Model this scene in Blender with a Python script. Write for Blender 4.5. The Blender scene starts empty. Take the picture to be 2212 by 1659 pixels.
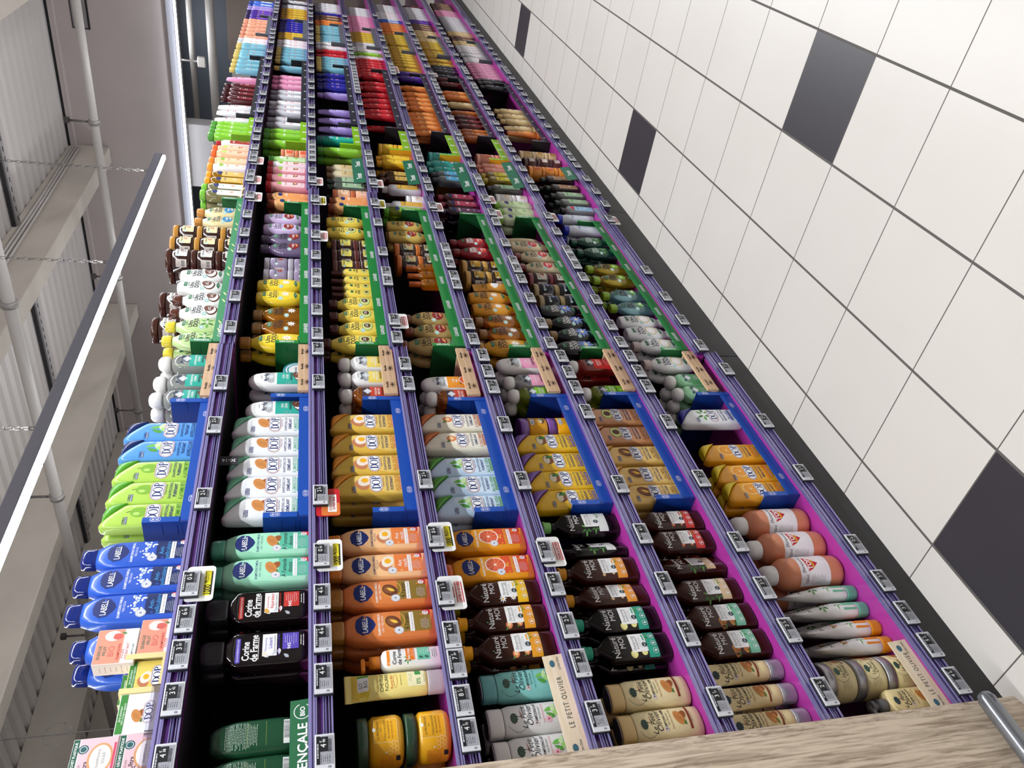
import bpy, math, random
from mathutils import Matrix, Vector
from mathutils.geometry import tessellate_polygon
random.seed(7)
SC = bpy.context.scene
COL = SC.collection
# ------------------------------------------------------------------ camera
cam_d = bpy.data.cameras.new('camera'); cam = bpy.data.objects.new('camera', cam_d); COL.objects.link(cam)
cam_d.sensor_width = 36.0; cam_d.lens = 27.01; cam_d.clip_start = 0.02; cam_d.clip_end = 100
RX = (-0.2065262, -0.1578450, -0.9656251); RD = (-0.5904905, 0.8070250, -0.0056265); RF = (0.7801717, 0.5690304, -0.2598778)
cam.matrix_world = Matrix(((RX[0], -RD[0], -RF[0], -1.115), (RX[1], -RD[1], -RF[1], -1.469), (RX[2], -RD[2], -RF[2], 1.619), (0, 0, 0, 1)))
SC.camera = cam
# ------------------------------------------------------------------ world, lights, exposure
SC.view_settings.view_transform = 'Standard'; SC.view_settings.look = 'None'
SC.view_settings.exposure = 0.0; SC.view_settings.gamma = 1.0; SC.view_settings.use_curve_mapping = False
W = bpy.data.worlds.new('hall_air'); SC.world = W; W.use_nodes = True
W.node_tree.nodes['Background'].inputs[0].default_value = (0.86, 0.90, 1.0, 1)
W.node_tree.nodes['Background'].inputs[1].default_value = 0.30
def strip_light(name, x0, x1, y, z, power, w=0.10):
    L = bpy.data.lights.new(name, 'AREA'); L.shape = 'RECTANGLE'; L.size = x1-x0; L.size_y = w; L.energy = power
    L.color = (0.93, 0.965, 1.0)
    o = bpy.data.objects.new(name, L); o.location = ((x0+x1)/2, y, z); COL.objects.link(o); return o
strip_light('aisle_strip_light', -4.0, 7.6, -0.98, 2.97, 200, .04)
strip_light('aisle_strip_light', -4.0, 6.8, 1.58, 2.93, 90)
strip_light('aisle_strip_light', -4.0, 11.0, -4.05, 2.97, 18)
strip_light('far_hall_fill_light', 12.5, 18.0, 3.0, 4.5, 90)  # unseen fill light added to brighten the far wall behind the bulkhead
for y_, p_ in ((-4.05, 35), (-0.98, 50), (1.58, 70), (4.4, 80)):      # upward fill lights added to brighten the roof deck
    strip_light('roof_fill_light', -4.0, 10.0, y_, 3.10, p_, .16).rotation_euler = (math.pi, 0, 0)

# ------------------------------------------------------------------ materials
def lin(c):
    return tuple((v/12.92 if v <= .04045 else ((v+.055)/1.055)**2.4) for v in c)
def hexc(h):
    return lin(tuple(int(h[i:i+2], 16)/255 for i in (0, 2, 4)))
MATS = {}
def M(h, rough=.35, metal=0.0, trans=0.0, coat=0.0, emit=0.0, ior=1.45, alpha=1.0, sss=0.0):
    k = (h, rough, metal, trans, coat, emit, alpha, sss)
    if k in MATS: return MATS[k]
    m = bpy.data.materials.new('paint_'+h); m.use_nodes = True
    b = m.node_tree.nodes['Principled BSDF']; c = hexc(h)
    b.inputs['Base Color'].default_value = (*c, 1); b.inputs['Roughness'].default_value = rough
    b.inputs['Metallic'].default_value = metal; b.inputs['IOR'].default_value = ior
    b.inputs['Transmission Weight'].default_value = trans; b.inputs['Coat Weight'].default_value = coat
    b.inputs['Coat Roughness'].default_value = .08
    b.inputs['Alpha'].default_value = alpha
    if emit: b.inputs['Emission Color'].default_value = (*c, 1); b.inputs['Emission Strength'].default_value = emit
    MATS[k] = m; return m
def plastic(h): return M(h, .30, coat=.35)
def glossy(h): return M(h, .12, coat=.6)
def satin(h): return M(h, .42)
def paper(h): return M(h, .55)
def clear(h): return M(h, .08, trans=.72, coat=.5)
def nodes_of(m):
    m.use_nodes = True; return m.node_tree.nodes, m.node_tree.links
def wood(name, c1, c2, axis='Z', scale=45, stretch=12, rough=.5):
    m = bpy.data.materials.new(name); n, l = nodes_of(m); b = n['Principled BSDF']
    tc = n.new('ShaderNodeTexCoord'); mp = n.new('ShaderNodeMapping'); l.new(tc.outputs['Object'], mp.inputs[0])
    s = [scale]*3; s['XYZ'.index(axis)] = scale/stretch; mp.inputs['Scale'].default_value = s
    nz = n.new('ShaderNodeTexNoise'); nz.inputs['Scale'].default_value = 2.2; nz.inputs['Detail'].default_value = 8; nz.inputs['Roughness'].default_value = .62
    nz.inputs['Distortion'].default_value = .6
    l.new(mp.outputs[0], nz.inputs['Vector'])
    mp2 = n.new('ShaderNodeMapping'); l.new(tc.outputs['Object'], mp2.inputs[0])
    s2 = [scale*3]*3; s2['XYZ'.index(axis)] = scale*3/30; mp2.inputs['Scale'].default_value = s2
    n2 = n.new('ShaderNodeTexNoise'); n2.inputs['Scale'].default_value = 1.5; n2.inputs['Detail'].default_value = 4; l.new(mp2.outputs[0], n2.inputs['Vector'])
    mx = n.new('ShaderNodeMath'); mx.operation = 'MULTIPLY_ADD'; l.new(n2.outputs[0], mx.inputs[0]); mx.inputs[1].default_value = .55; l.new(nz.outputs[0], mx.inputs[2])
    r = n.new('ShaderNodeValToRGB'); l.new(mx.outputs[0], r.inputs[0])
    r.color_ramp.elements[0].position = .60; r.color_ramp.elements[0].color = (*hexc(c2), 1)
    r.color_ramp.elements[1].position = .86; r.color_ramp.elements[1].color = (*hexc(c1), 1)
    l.new(r.outputs[0], b.inputs['Base Color']); b.inputs['Roughness'].default_value = rough
    bp = n.new('ShaderNodeBump'); bp.inputs['Strength'].default_value = .12; bp.inputs['Distance'].default_value = .002
    l.new(mx.outputs[0], bp.inputs['Height']); l.new(bp.outputs[0], b.inputs['Normal'])
    return m
def mottled(name, c1, c2, scale=3, rough=.6, detail=5):
    m = bpy.data.materials.new(name); n, l = nodes_of(m); b = n['Principled BSDF']
    tc = n.new('ShaderNodeTexCoord'); nz = n.new('ShaderNodeTexNoise'); nz.inputs['Scale'].default_value = scale; nz.inputs['Detail'].default_value = detail
    l.new(tc.outputs['Object'], nz.inputs['Vector'])
    r = n.new('ShaderNodeValToRGB'); l.new(nz.outputs[0], r.inputs[0])
    r.color_ramp.elements[0].position = .35; r.color_ramp.elements[0].color = (*hexc(c2), 1)
    r.color_ramp.elements[1].position = .65; r.color_ramp.elements[1].color = (*hexc(c1), 1)
    l.new(r.outputs[0], b.inputs['Base Color']); b.inputs['Roughness'].default_value = rough
    return m
# ------------------------------------------------------------------ mesh builder
class MB:
    def __init__(s): s.v = []; s.f = []; s.m = []; s.sm = []; s.mats = []
    def mi(s, mat):
        if mat not in s.mats: s.mats.append(mat)
        return s.mats.index(mat)
    def face(s, idx, mat, smooth=False):
        s.f.append(tuple(idx)); s.m.append(s.mi(mat)); s.sm.append(smooth)
    def poly(s, pts, mat, smooth=False):
        b = len(s.v); s.v += [tuple(p) for p in pts]; s.face(range(b, b+len(pts)), mat, smooth)
    def box(s, x0, x1, y0, y1, z0, z1, mat, bev=0.0):
        if bev > 0 and min(x1-x0, y1-y0, z1-z0) > 2.2*bev:
            # bevelled box: rounded-rectangle rings
            rings = []
            for z, i in ((z0, bev), (z0+bev*.3, bev*.3), (z0+bev, 0), (z1-bev, 0), (z1-bev*.3, bev*.3), (z1, bev)):
                a0, a1, b0, b1 = x0+i, x1-i, y0+i, y1-i; c = bev*.7
                rings.append([(a0+c, b0, z), (a1-c, b0, z), (a1, b0+c, z), (a1, b1-c, z), (a1-c, b1, z), (a0+c, b1, z), (a0, b1-c, z), (a0, b0+c, z)])
            s.rings(rings, mat, smooth=False); return
        b = len(s.v)
        s.v += [(x0,y0,z0),(x1,y0,z0),(x1,y1,z0),(x0,y1,z0),(x0,y0,z1),(x1,y0,z1),(x1,y1,z1),(x0,y1,z1)]
        for q in ((0,3,2,1),(4,5,6,7),(0,1,5,4),(1,2,6,5),(2,3,7,6),(3,0,4,7)): s.face([b+i for i in q], mat)
    def rings(s, rings, mat, smooth=True, cap0=True, cap1=True, matfn=None):
        b = len(s.v); n = len(rings[0])
        for r in rings: s.v += [tuple(p) for p in r]
        for i in range(len(rings)-1):
            mm = matfn(i) if matfn else mat
            for j in range(n):
                k = (j+1) % n
                s.face((b+i*n+j, b+i*n+k, b+(i+1)*n+k, b+(i+1)*n+j), mm, smooth)
        if cap0: s.face([b+j for j in reversed(range(n))], matfn(0) if matfn else mat, False)
        if cap1: s.face([b+(len(rings)-1)*n+j for j in range(n)], matfn(len(rings)-2) if matfn else mat, False)
    def tube(s, pts, r, mat, seg=10):
        rings = []
        for i, p in enumerate(pts):
            p = Vector(p); a = Vector(pts[max(i-1, 0)]); c = Vector(pts[min(i+1, len(pts)-1)])
            t = (c-a).normalized(); u = t.cross(Vector((0, 0, 1)) if abs(t.z) < .9 else Vector((1, 0, 0))).normalized(); w = t.cross(u)
            rr = r[i] if isinstance(r, (list, tuple)) else r
            rings.append([p+u*rr*math.cos(2*math.pi*j/seg)+w*rr*math.sin(2*math.pi*j/seg) for j in range(seg)])
        s.rings(rings, mat)
    def lathe(s, prof, mat, cx=0, cy=0, seg=28, matfn=None):
        s.rings([[(cx+r*math.cos(2*math.pi*j/seg), cy+r*math.sin(2*math.pi*j/seg), z) for j in range(seg)] for z, r in prof], mat, matfn=matfn)
    def mesh(s, name):
        me = bpy.data.meshes.new(name); me.from_pydata(s.v, [], s.f)
        for m in s.mats: me.materials.append(m)
        me.polygons.foreach_set('material_index', s.m); me.polygons.foreach_set('use_smooth', s.sm)
        me.update(); return me
    def obj(s, name, parent=None, loc=None):
        o = bpy.data.objects.new(name, s.mesh(name)); COL.objects.link(o)
        if parent: o.parent = parent
        if loc: o.location = loc
        return o
def tag(o, label=None, cat=None, group=None, kind=None):
    if label: o['label'] = label
    if cat: o['category'] = cat
    if group: o['group'] = group
    if kind: o['kind'] = kind
    return o
def empty(name, loc=(0, 0, 0)):
    o = bpy.data.objects.new(name, None); o.empty_display_size = .02; o.location = loc; COL.objects.link(o); return o
# ------------------------------------------------------------------ lofted container bodies with a known front surface
class Prof:
    """sections: (z, xl, xr, d, n) superellipse of half depth d and exponent n between xl and xr"""
    def __init__(s, secs, sub=4): s.s = secs; s.sub = sub
    def at(s, z):
        S = s.s
        if z <= S[0][0]: return S[0][1:]
        if z >= S[-1][0]: return S[-1][1:]
        for i in range(len(S)-1):
            if S[i][0] <= z <= S[i+1][0]:
                a, b = S[i], S[i+1]; h = b[0]-a[0]
                if h < 1e-7: return b[1:]
                t = (z-a[0])/h; out = []
                p = S[i-1] if i else a; q = S[i+2] if i+2 < len(S) else b
                for k in range(1, 5):
                    sl = (b[k]-a[k])/h
                    s0 = (a[k]-p[k])/(a[0]-p[0]) if a[0] > p[0] else sl
                    s1 = (q[k]-b[k])/(q[0]-b[0]) if q[0] > b[0] else sl
                    m0 = 0 if s0*sl <= 0 else 2*s0*sl/(s0+sl)   # monotone tangents
                    m1 = 0 if s1*sl <= 0 else 2*s1*sl/(s1+sl)
                    if i == 0: m0 = sl
                    if i+2 >= len(S): m1 = sl
                    t2, t3 = t*t, t*t*t
                    out.append((2*t3-3*t2+1)*a[k]+(t3-2*t2+t)*h*m0+(-2*t3+3*t2)*b[k]+(t3-t2)*h*m1)
                return tuple(out)
    def zs(s):
        out = []
        for i in range(len(s.s)-1):
            a, b = s.s[i][0], s.s[i+1][0]; n = max(1, min(s.sub, int((b-a)/.004)))
            out += [a+(b-a)*k/n for k in range(n)]
        return out+[s.s[-1][0]]
    def front(s, x, z):
        xl, xr, d, n = s.at(z); c = (xl+xr)/2; h = max((xr-xl)/2, 1e-4); t = min(abs(x-c)/h, .992)
        return -d*(1-t**n)**(1/n)
    def build(s, mb, mat, seg=32, matfn=None):
        rings = []
        for z in s.zs():
            xl, xr, d, n = s.at(z); c = (xl+xr)/2; h = (xr-xl)/2; r = []
            for j in range(seg):
                a = 2*math.pi*j/seg; ca, sa = math.cos(a), math.sin(a)
                r.append((c+h*math.copysign(abs(ca)**(2/n), ca), d*math.copysign(abs(sa)**(2/n), sa), z))
            rings.append(r)
        mb.rings(rings, mat, matfn=matfn)
class Round(Prof):
    """round container: label coordinates wrap by arc length"""
    def front(s, x, z): return None
def SY(*rows): return [(z, -w/2, w/2, d/2, n) for z, w, d, n in rows]
# ------------------------------------------------------------------ printed decals
_T = {}
def glyphs(txt, bold=0.0, shear=0.0, xs=1.0, spacing=1.0):
    k = (txt, bold, shear, xs, spacing)
    if k in _T: return _T[k]
    c = bpy.data.curves.new('t', 'FONT'); c.body = txt; c.size = 1; c.offset = bold; c.shear = shear; c.resolution_u = 3; c.space_character = spacing
    o = bpy.data.objects.new('t', c); me = bpy.data.meshes.new_from_object(o)
    vs = [(v.co.x*xs, v.co.y) for v in me.vertices]
    fs = [[vs[i] for i in p.vertices] for p in me.polygons]
    bpy.data.objects.remove(o); bpy.data.meshes.remove(me); bpy.data.curves.remove(c)
    x0 = min(v[0] for v in vs); x1 = max(v[0] for v in vs)
    fs = [[(x-(x0+x1)/2, y-.36) for x, y in f] for f in fs]
    _T[k] = (fs, x1-x0); return _T[k]
def clipx(poly, a, keep_gt):
    out = []
    for i in range(len(poly)):
        p, q = poly[i-1], poly[i]
        ip = (p[0] >= a) == keep_gt or p[0] == a; iq = (q[0] >= a) == keep_gt or q[0] == a
        if ip != iq:
            t = (a-p[0])/(q[0]-p[0]); out.append((a, p[1]+(q[1]-p[1])*t))
        if iq: out.append(q)
    return out
class Art:
    """collects flat coloured shapes in label coordinates (x across, z up) and lays them on a surface"""
    def __init__(s): s.p = []; s.layer = 0
    def add(s, poly, col): s.p.append((poly, col, s.layer))
    def up(s): return s
    def _r(s, cx, cz, w, h, col): s.add([(cx-w/2, cz-h/2), (cx+w/2, cz-h/2), (cx+w/2, cz+h/2), (cx-w/2, cz+h/2)], col)
    def rect(s, cx, cz, w, h, col, r=0.0, rot=0):
        if r <= 0: pts = [(-w/2, -h/2), (w/2, -h/2), (w/2, h/2), (-w/2, h/2)]
        else:
            r = min(r, w/2, h/2); pts = []
            for sx, sz, a0 in ((1, -1, -90), (1, 1, 0), (-1, 1, 90), (-1, -1, 180)):
                for k in range(5):
                    a = math.radians(a0+k*22.5); pts.append((sx*(w/2-r)+r*math.cos(a), sz*(h/2-r)+r*math.sin(a)))
        s.layer += 1; s.add(s._tr(pts, cx, cz, rot), col); return s
    def _tr(s, pts, cx, cz, rot):
        c, q = math.cos(math.radians(rot)), math.sin(math.radians(rot))
        return [(cx+x*c-z*q, cz+x*q+z*c) for x, z in pts]
    def ell(s, cx, cz, rx, rz, col, rot=0, n=20):
        s.layer += 1; s.add(s._tr([(rx*math.cos(2*math.pi*k/n), rz*math.sin(2*math.pi*k/n)) for k in range(n)], cx, cz, rot), col); return s
    def ring(s, cx, cz, rx, rz, w, col, a0=0, a1=360, n=24):
        m = max(3, int(n*(a1-a0)/360)); s.layer += 1
        for k in range(m):
            A = math.radians(a0+(a1-a0)*k/m); B = math.radians(a0+(a1-a0)*(k+1)/m)
            s.add([(cx+rx*math.cos(A), cz+rz*math.sin(A)), (cx+rx*math.cos(B), cz+rz*math.sin(B)),
                   (cx+(rx-w)*math.cos(B), cz+(rz-w)*math.sin(B)), (cx+(rx-w)*math.cos(A), cz+(rz-w)*math.sin(A))], col)
        return s
    def poly(s, pts, col):
        s.layer += 1
        tri = tessellate_polygon([[Vector((x, z, 0)) for x, z in pts]])
        for t in tri: s.add([pts[i] for i in t], col)
        return s
    def leaf(s, cx, cz, L, w, col, rot=0):
        s.layer += 1; s.add(s._tr([(-L/2, 0), (-L*.2, -w*.45), (L*.15, -w*.4), (L/2, 0), (L*.15, w*.4), (-L*.2, w*.45)], cx, cz, rot), col); return s
    def text(s, t, cx, cz, size, col, bold=0.0, shear=0.0, xs=1.0, rot=0, align='c', maxw=None, spacing=1.0):
        fs, w = glyphs(t, bold, shear, xs, spacing); s.layer += 1
        k = size
        kx = k
        if maxw and w*k > maxw: kx = maxw/w
        off = 0 if align == 'c' else (w*kx/2 if align == 'l' else -w*kx/2)
        for f in fs: s.add(s._tr([(x*kx+off, y*k) for x, y in f], cx, cz, rot), col)
        return s
    def lines(s, cx, cz, w, n, pitch, col, h=.0007, seed=1):
        rnd = random.Random(seed); s.layer += 1
        for i in range(n):
            ww = w*rnd.uniform(.55, 1); z = cz+((n-1)/2-i)*pitch
            x = -ww/2
            while x < ww/2:
                L = rnd.uniform(.0025, .007); e = min(x+L, ww/2); s._r(cx+(x+e)/2, z, max(e-x, .0008), h, col); x = e+.0012
        return s
    def bars(s, cx, cz, w, h, col, seed=3):
        rnd = random.Random(seed); x = -w/2; s.layer += 1
        while x < w/2:
            b = rnd.choice((.0004, .0007, .001)); s._r(cx+x, cz, b, h, col); x += b+rnd.choice((.0005, .0009))
        return s
    def lay(s, mb, surf=None, r=None, y=0.0, eps=.00028, step=.000016, strip=.006, face='front', x0=0.0, tf=None):
        """surf: Prof; r: cylinder radius; else flat plane at y"""
        for poly, col, layer in s.p:
            mat = col if not isinstance(col, str) else paper(col)
            e = eps+layer*step
            xs = [p[0] for p in poly]; a, b = min(xs), max(xs)
            parts = [poly]
            if (surf is not None or r) and b-a > strip:
                parts = []; rest = poly; k = math.ceil(a/strip+1e-6)*strip
                while k < b-1e-6:
                    L = clipx(rest, k, False); rest = clipx(rest, k, True)
                    if len(L) > 2: parts.append(L)
                    k += strip
                if len(rest) > 2: parts.append(rest)
            if surf is not None:
                zz = [p[1] for p in poly]; za, zb = min(zz), max(zz)
                if zb-za > .009:
                    new = []
                    for q in parts:
                        rest = [(p[1], p[0]) for p in q]; k = math.ceil(za/.008+1e-6)*.008
                        while k < zb-1e-6 and len(rest) > 2:
                            L = clipx(rest, k, False); rest = clipx(rest, k, True)
                            if len(L) > 2: new.append([(p[1], p[0]) for p in L])
                            k += .008
                        if len(rest) > 2: new.append([(p[1], p[0]) for p in rest])
                    parts = new
            for q in parts:
                if r:
                    pts = [((r+e)*math.sin(x/r), -(r+e)*math.cos(x/r), z) for x, z in q]
                elif surf is not None:
                    pts = [(x, surf.front(x, z)-e, z) for x, z in q]
                else: pts = [(x, y-e, z) for x, z in q]
                if tf: pts = [tf(p) for p in pts]
                mb.poly(pts, mat)
def thing(name, parts, loc=(0, 0, 0), k=(1, 1, 1)):
    """parts: list of (part name, MB[, sub parts])"""
    o = empty(name, loc)
    for p in parts:
        for mb in [p[1]]+[q[1] for q in (p[2] if len(p) > 2 else [])]: mb.v = [(a*k[0], b*k[1], c*k[2]) for a, b, c in mb.v]
        c = p[1].obj(p[0], o)
        for q in (p[2] if len(p) > 2 else []): q[1].obj(q[0], c)
    return o
def copy_tree(o, parent=None):
    c = o.copy(); COL.objects.link(c)
    if parent: c.parent = parent
    for ch in o.children: copy_tree(ch, c)
    return c
# ------------------------------------------------------------------ product designs
WH = 'f4f4f2'; NAVY = '14266b'; INK = '1b1d24'
def body_of(secs, mat, cls=Prof, sub=4):
    P = cls(secs, sub); mb = MB(); P.build(mb, mat); return P, mb
def bodycap(secs, mat, capsecs, capmat):
    P, b = body_of(secs, mat); _, c = body_of(capsecs, capmat); return P, b, c
def label_mb(art, P=None, r=None, **k):
    mb = MB(); art.lay(mb, surf=P, r=r, **k); return mb
def seal(A, x, z, r, c=WH, ink='7f8fb0'):
    A.ell(x, z, r, r, c).up().ring(x, z, r*.95, r*.95, r*.1, ink).ring(x, z, r*.62, r*.62, r*.08, ink).ell(x, z, r*.28, r*.28, ink, n=10)
# --- fruit and plant motifs
def m_almond(A, x, z, k=1):
    A.leaf(x-.008*k, z-.008*k, .012*k, .006*k, '3f7a35', 200).ell(x+.004*k, z-.007*k, .0085*k, .0055*k, '9c5a2b', -30).up()
    A.ell(x, z, .013*k, .0075*k, 'd08b47', 20).up()
    for i in range(-2, 3): A.leaf(x+.001*k*i, z+.0022*k*i, .017*k, .0006*k, 'a5622c', 20)
def m_egg(A, x, z, k=1):
    A.ell(x-.006*k, z+.003*k, .012*k, .009*k, 'c98156', 30).up().ell(x+.003*k, z-.001*k, .0125*k, .009*k, 'f2e6d6', -20).up().ell(x+.004*k, z-.001*k, .0055*k, .005*k, 'f5b21c')
def m_argan(A, x, z, k=1):
    A.ring(x+.002*k, z-.002*k, .017*k, .015*k, .0012*k, 'd9a441', 60, 330).ell(x, z, .013*k, .010*k, '6b3a20', 40).up().ell(x+.001*k, z+.002*k, .008*k, .0065*k, '8c5230', 40).up().leaf(x+.001*k, z-.001*k, .014*k, .006*k, 'f0c243', 60)
def m_citrus(A, x, z, k=1, rind='f7e3d8', pulp='e0603a', seg='f4a184'):
    A.ell(x, z, .0165*k, .0165*k, rind, n=24).up().ell(x, z, .0145*k, .0145*k, pulp, n=24).up()
    for i in range(9):
        a = i*40; A.rect(x+.0078*k*math.cos(math.radians(a)), z+.0078*k*math.sin(math.radians(a)), .0125*k, .0008*k, seg, rot=a)
    A.ell(x, z, .002*k, .002*k, rind)
def m_splash(A, x, z, k=1):
    rnd = random.Random(4)
    for i in range(26):
        a = rnd.uniform(-.6, 3.6); r = rnd.uniform(.006, .019)*k
        A.ell(x+r*math.cos(a), z+r*math.sin(a)*.8-.004*k, rnd.uniform(.001, .004)*k, rnd.uniform(.001, .0035)*k, rnd.choice(('dfe9f6', 'a9c4ea', 'ffffff')), n=8)
def m_aloe(A, x, z, k=1):
    for i, (dx, dz, r) in enumerate(((-.006, .002, 60), (.004, .004, 110), (0, -.005, 20), (.007, -.004, -20))):
        A.leaf(x+dx*k, z+dz*k, .017*k, .008*k, ('4d9a3c', '6fb850', 'a4d67c', 'cfeab4')[i], r)
def m_leafy(A, x, z, k=1, c1='3f7f3a', c2='6fae56'):
    for i in range(6): A.leaf(x+.012*k*math.cos(i*1.05), z+.008*k*math.sin(i*1.05), .013*k, .006*k, (c1, c2)[i % 2], i*60)
def m_apple(A, x, z, k=1):
    A.ell(x, z, .010*k, .0105*k, '7fb32f').up().ell(x-.003*k, z+.003*k, .003*k, .004*k, 'b4dc6a').rect(x+.001*k, z+.0125*k, .001*k, .005*k, '4c3a1a', rot=20)
def m_shea(A, x, z, k=1):
    A.ell(x, z, .012*k, .009*k, '7a4a2b').up().ell(x-.001*k, z+.003*k, .010*k, .005*k, 'efe2c4').up().leaf(x+.006*k, z-.002*k, .015*k, .008*k, '3f7a3a', 110)
def m_peach(A, x, z, k=1, c='e58a54'):
    A.ell(x, z, .008*k, .0075*k, c).up().ell(x+.001*k, z, .0045*k, .004*k, 'f6cf9e').leaf(x-.007*k, z+.005*k, .009*k, .004*k, '4b8a3c', 130)
def m_flower(A, x, z, k=1, c='ffffff', mid='f0b81f'):
    for i in range(8): A.leaf(x+.005*k*math.cos(i*.785), z+.005*k*math.sin(i*.785), .008*k, .003*k, c, i*45)
    A.up().ell(x, z, .0022*k, .0022*k, mid, n=10)
def m_avocado(A, x, z, k=1):
    A.ell(x, z, .019*k, .0135*k, '3f6a2a').up().ell(x, z, .0178*k, .0122*k, 'd5df8a').up().ell(x+.001*k, z, .0095*k, .008*k, '5a331c')
def m_coconut(A, x, z, k=1):
    A.ell(x-.003*k, z-.003*k, .015*k, .0115*k, '5d3320').up().ell(x-.002*k, z-.002*k, .013*k, .0095*k, WH).up().ell(x+.004*k, z+.002*k, .012*k, .0095*k, '6f4030')
def m_disc(A, x, z, k=1, c='8e1f1a', c2='e3a06c'):
    A.ell(x, z, .015*k, .012*k, c).up().leaf(x+.004*k, z-.006*k, .018*k, .005*k, c2, 15).text('et Huile', x, z+.003*k, .006*k, WH)
def m_comb(A, x, z, k=1, c='ffe08a'):
    for i in range(3):
        for j in range(3): A.ring(x+(i-1+.5*(j % 2))*.007*k, z+(j-1)*.006*k, .0038*k, .0038*k, .0007*k, c, n=6)
# --- family bottles with the oval badge
def d_labell(body, cap, motif, panel, name, two=('SHAMPOOING FAMILIAL', 'TRES DOUX'), ink=NAVY, light=None, pname=None, tcol=None):
    P, b, c = bodycap(SY((0,.074,.040,4),(.003,.081,.047,4.5),(.10,.083,.048,4.5),(.155,.082,.048,4),(.180,.074,.045,3.4),(.194,.060,.040,3),(.2,.054,.036,3)), plastic(body),
                      SY((.2,.050,.035,3.2),(.203,.054,.037,3.2),(.226,.052,.036,3.2),(.231,.047,.032,3)), glossy(cap))
    A = Art()
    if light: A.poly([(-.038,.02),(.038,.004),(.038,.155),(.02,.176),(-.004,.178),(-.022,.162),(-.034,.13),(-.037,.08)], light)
    A.up().poly([(.036,.012),(.036,.078),(-.026,.078),(-.026,.016),(-.022,.012)], panel)
    A.poly([(-.0005,.178),(.017,.175),(.0280,.163),(.025,.148),(.011,.137),(.0,.133),(-.011,.137),(-.025,.148),(-.0280,.163),(-.017,.175)], NAVY)
    A.text('LABELL', 0, .157, .0165, WH, bold=.012, xs=.8, maxw=.046)
    A.text(two[0], 0, .1265, .0076, ink, bold=.015, xs=.85, maxw=.062).text(two[1], 0, .1185, .0064, ink, xs=.9, maxw=.048)
    motif(A, .004, .095, 1.55); seal(A, -.021, .084, .0105)
    A.up()
    for i, t in enumerate(name): A.text(t, .002, .066-.0125*i, .0135, tcol or INK, maxw=.060)
    z = .066-.0125*len(name)
    A.rect(.002, z+.001, .056, .0095, WH).text('Tous types de cheveux', .002, z+.001, .0058, panel, maxw=.052)
    A.lines(-.006, .026, .036, 6, .0033, 'dfe6e8').poly([(.036,.012),(.036,.03),(.016,.012)], 'c8242c')
    A.up().ell(.0255,.0225,.0068,.0068,WH).up().ring(.0255,.0225,.004,.004,.001,'8b2630',20,300)
    # moulded hinge mark of the cap
    cm = Art(); cm.ring(0, .222, .010, .006, .0008, hx_dark(cap), 200, 340)
    cm.lay(c, surf=Prof(SY((.2,.050,.035,3.2),(.203,.054,.037,3.2),(.226,.052,.036,3.2),(.231,.047,.032,3))))
    return [('body', b), ('cap', c), ('label', label_mb(A, P))]
def hx_dark(h, f=.6): return ''.join('%02x' % int(int(h[i:i+2], 16)*f) for i in (0, 2, 4))
def serif_dop(A, cx, cz, k, col):
    """three serif capitals in a pill"""
    def stem(x): A.rect(cx+x*k, cz, .0034*k, .0150*k, col).rect(cx+x*k, cz+.0070*k, .0062*k, .0010*k, col).rect(cx+x*k, cz-.0070*k, .0062*k, .0010*k, col)
    def bowl(x, z, rx, rz, w):
        n = 12
        for i in range(n):
            a = math.radians(-90+180*i/n); b = math.radians(-90+180*(i+1)/n)
            A.add([(cx+(x+rx*math.cos(a))*k, cz+(z+rz*math.sin(a))*k), (cx+(x+rx*math.cos(b))*k, cz+(z+rz*math.sin(b))*k),
                   (cx+(x+(rx-w)*math.cos(b))*k, cz+(z+(rz-.0011)*math.sin(b))*k), (cx+(x+(rx-w)*math.cos(a))*k, cz+(z+(rz-.0011)*math.sin(a))*k)], col)
    stem(-.0150); bowl(-.0150, 0, .0105, .0075, .0032)
    n = 20
    for i in range(n):
        a = 2*math.pi*i/n; b = 2*math.pi*(i+1)/n
        A.add([(cx+(.0015+.0078*math.cos(a))*k, cz+.0078*math.sin(a)*k), (cx+(.0015+.0078*math.cos(b))*k, cz+.0078*math.sin(b)*k),
               (cx+(.0015+.0048*math.cos(b))*k, cz+.0068*math.sin(b)*k), (cx+(.0015+.0048*math.cos(a))*k, cz+.0068*math.sin(a)*k)], col)
    stem(.0130); bowl(.0130, .0034, .0080, .0041, .0028)
def dop_logo(A, x, z, k=1):
    A.rect(x, z, .052*k, .023*k, 'c8352f', r=.0115*k).up().rect(x, z, .0508*k, .0218*k, WH, r=.0109*k).up().rect(x, z, .0490*k, .0200*k, NAVY, r=.0100*k).up().rect(x, z, .0472*k, .0182*k, WH, r=.0091*k).up()
    serif_dop(A, x, z, k, NAVY)
DOPB = [(0,-.037,.037,.0175,4),(.004,-.040,.040,.021,4.5),(.10,-.040,.040,.0215,4.5),(.150,-.040,.040,.021,4),(.160,-.0399,.0305,.0208,3.8),(.170,-.0397,.0190,.0203,3.6),(.180,-.0392,.0055,.0195,3.4),(.189,-.0380,-.0090,.0178,3.2),(.196,-.0345,-.0200,.0135,3),(.199,-.0300,-.0245,.008,2.6)]
DOPC = [(.1505,.0392,.0400,.0200,3.5),(.160,.0312,.0400,.0204,3.5),(.170,.0197,.0399,.0200,3.5),(.180,.0062,.0393,.0192,3.4),(.187,-.0050,.0370,.0180,3.2),(.192,-.0130,.0320,.0155,3),(.1955,-.0180,.0200,.0100,2.6)]
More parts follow.
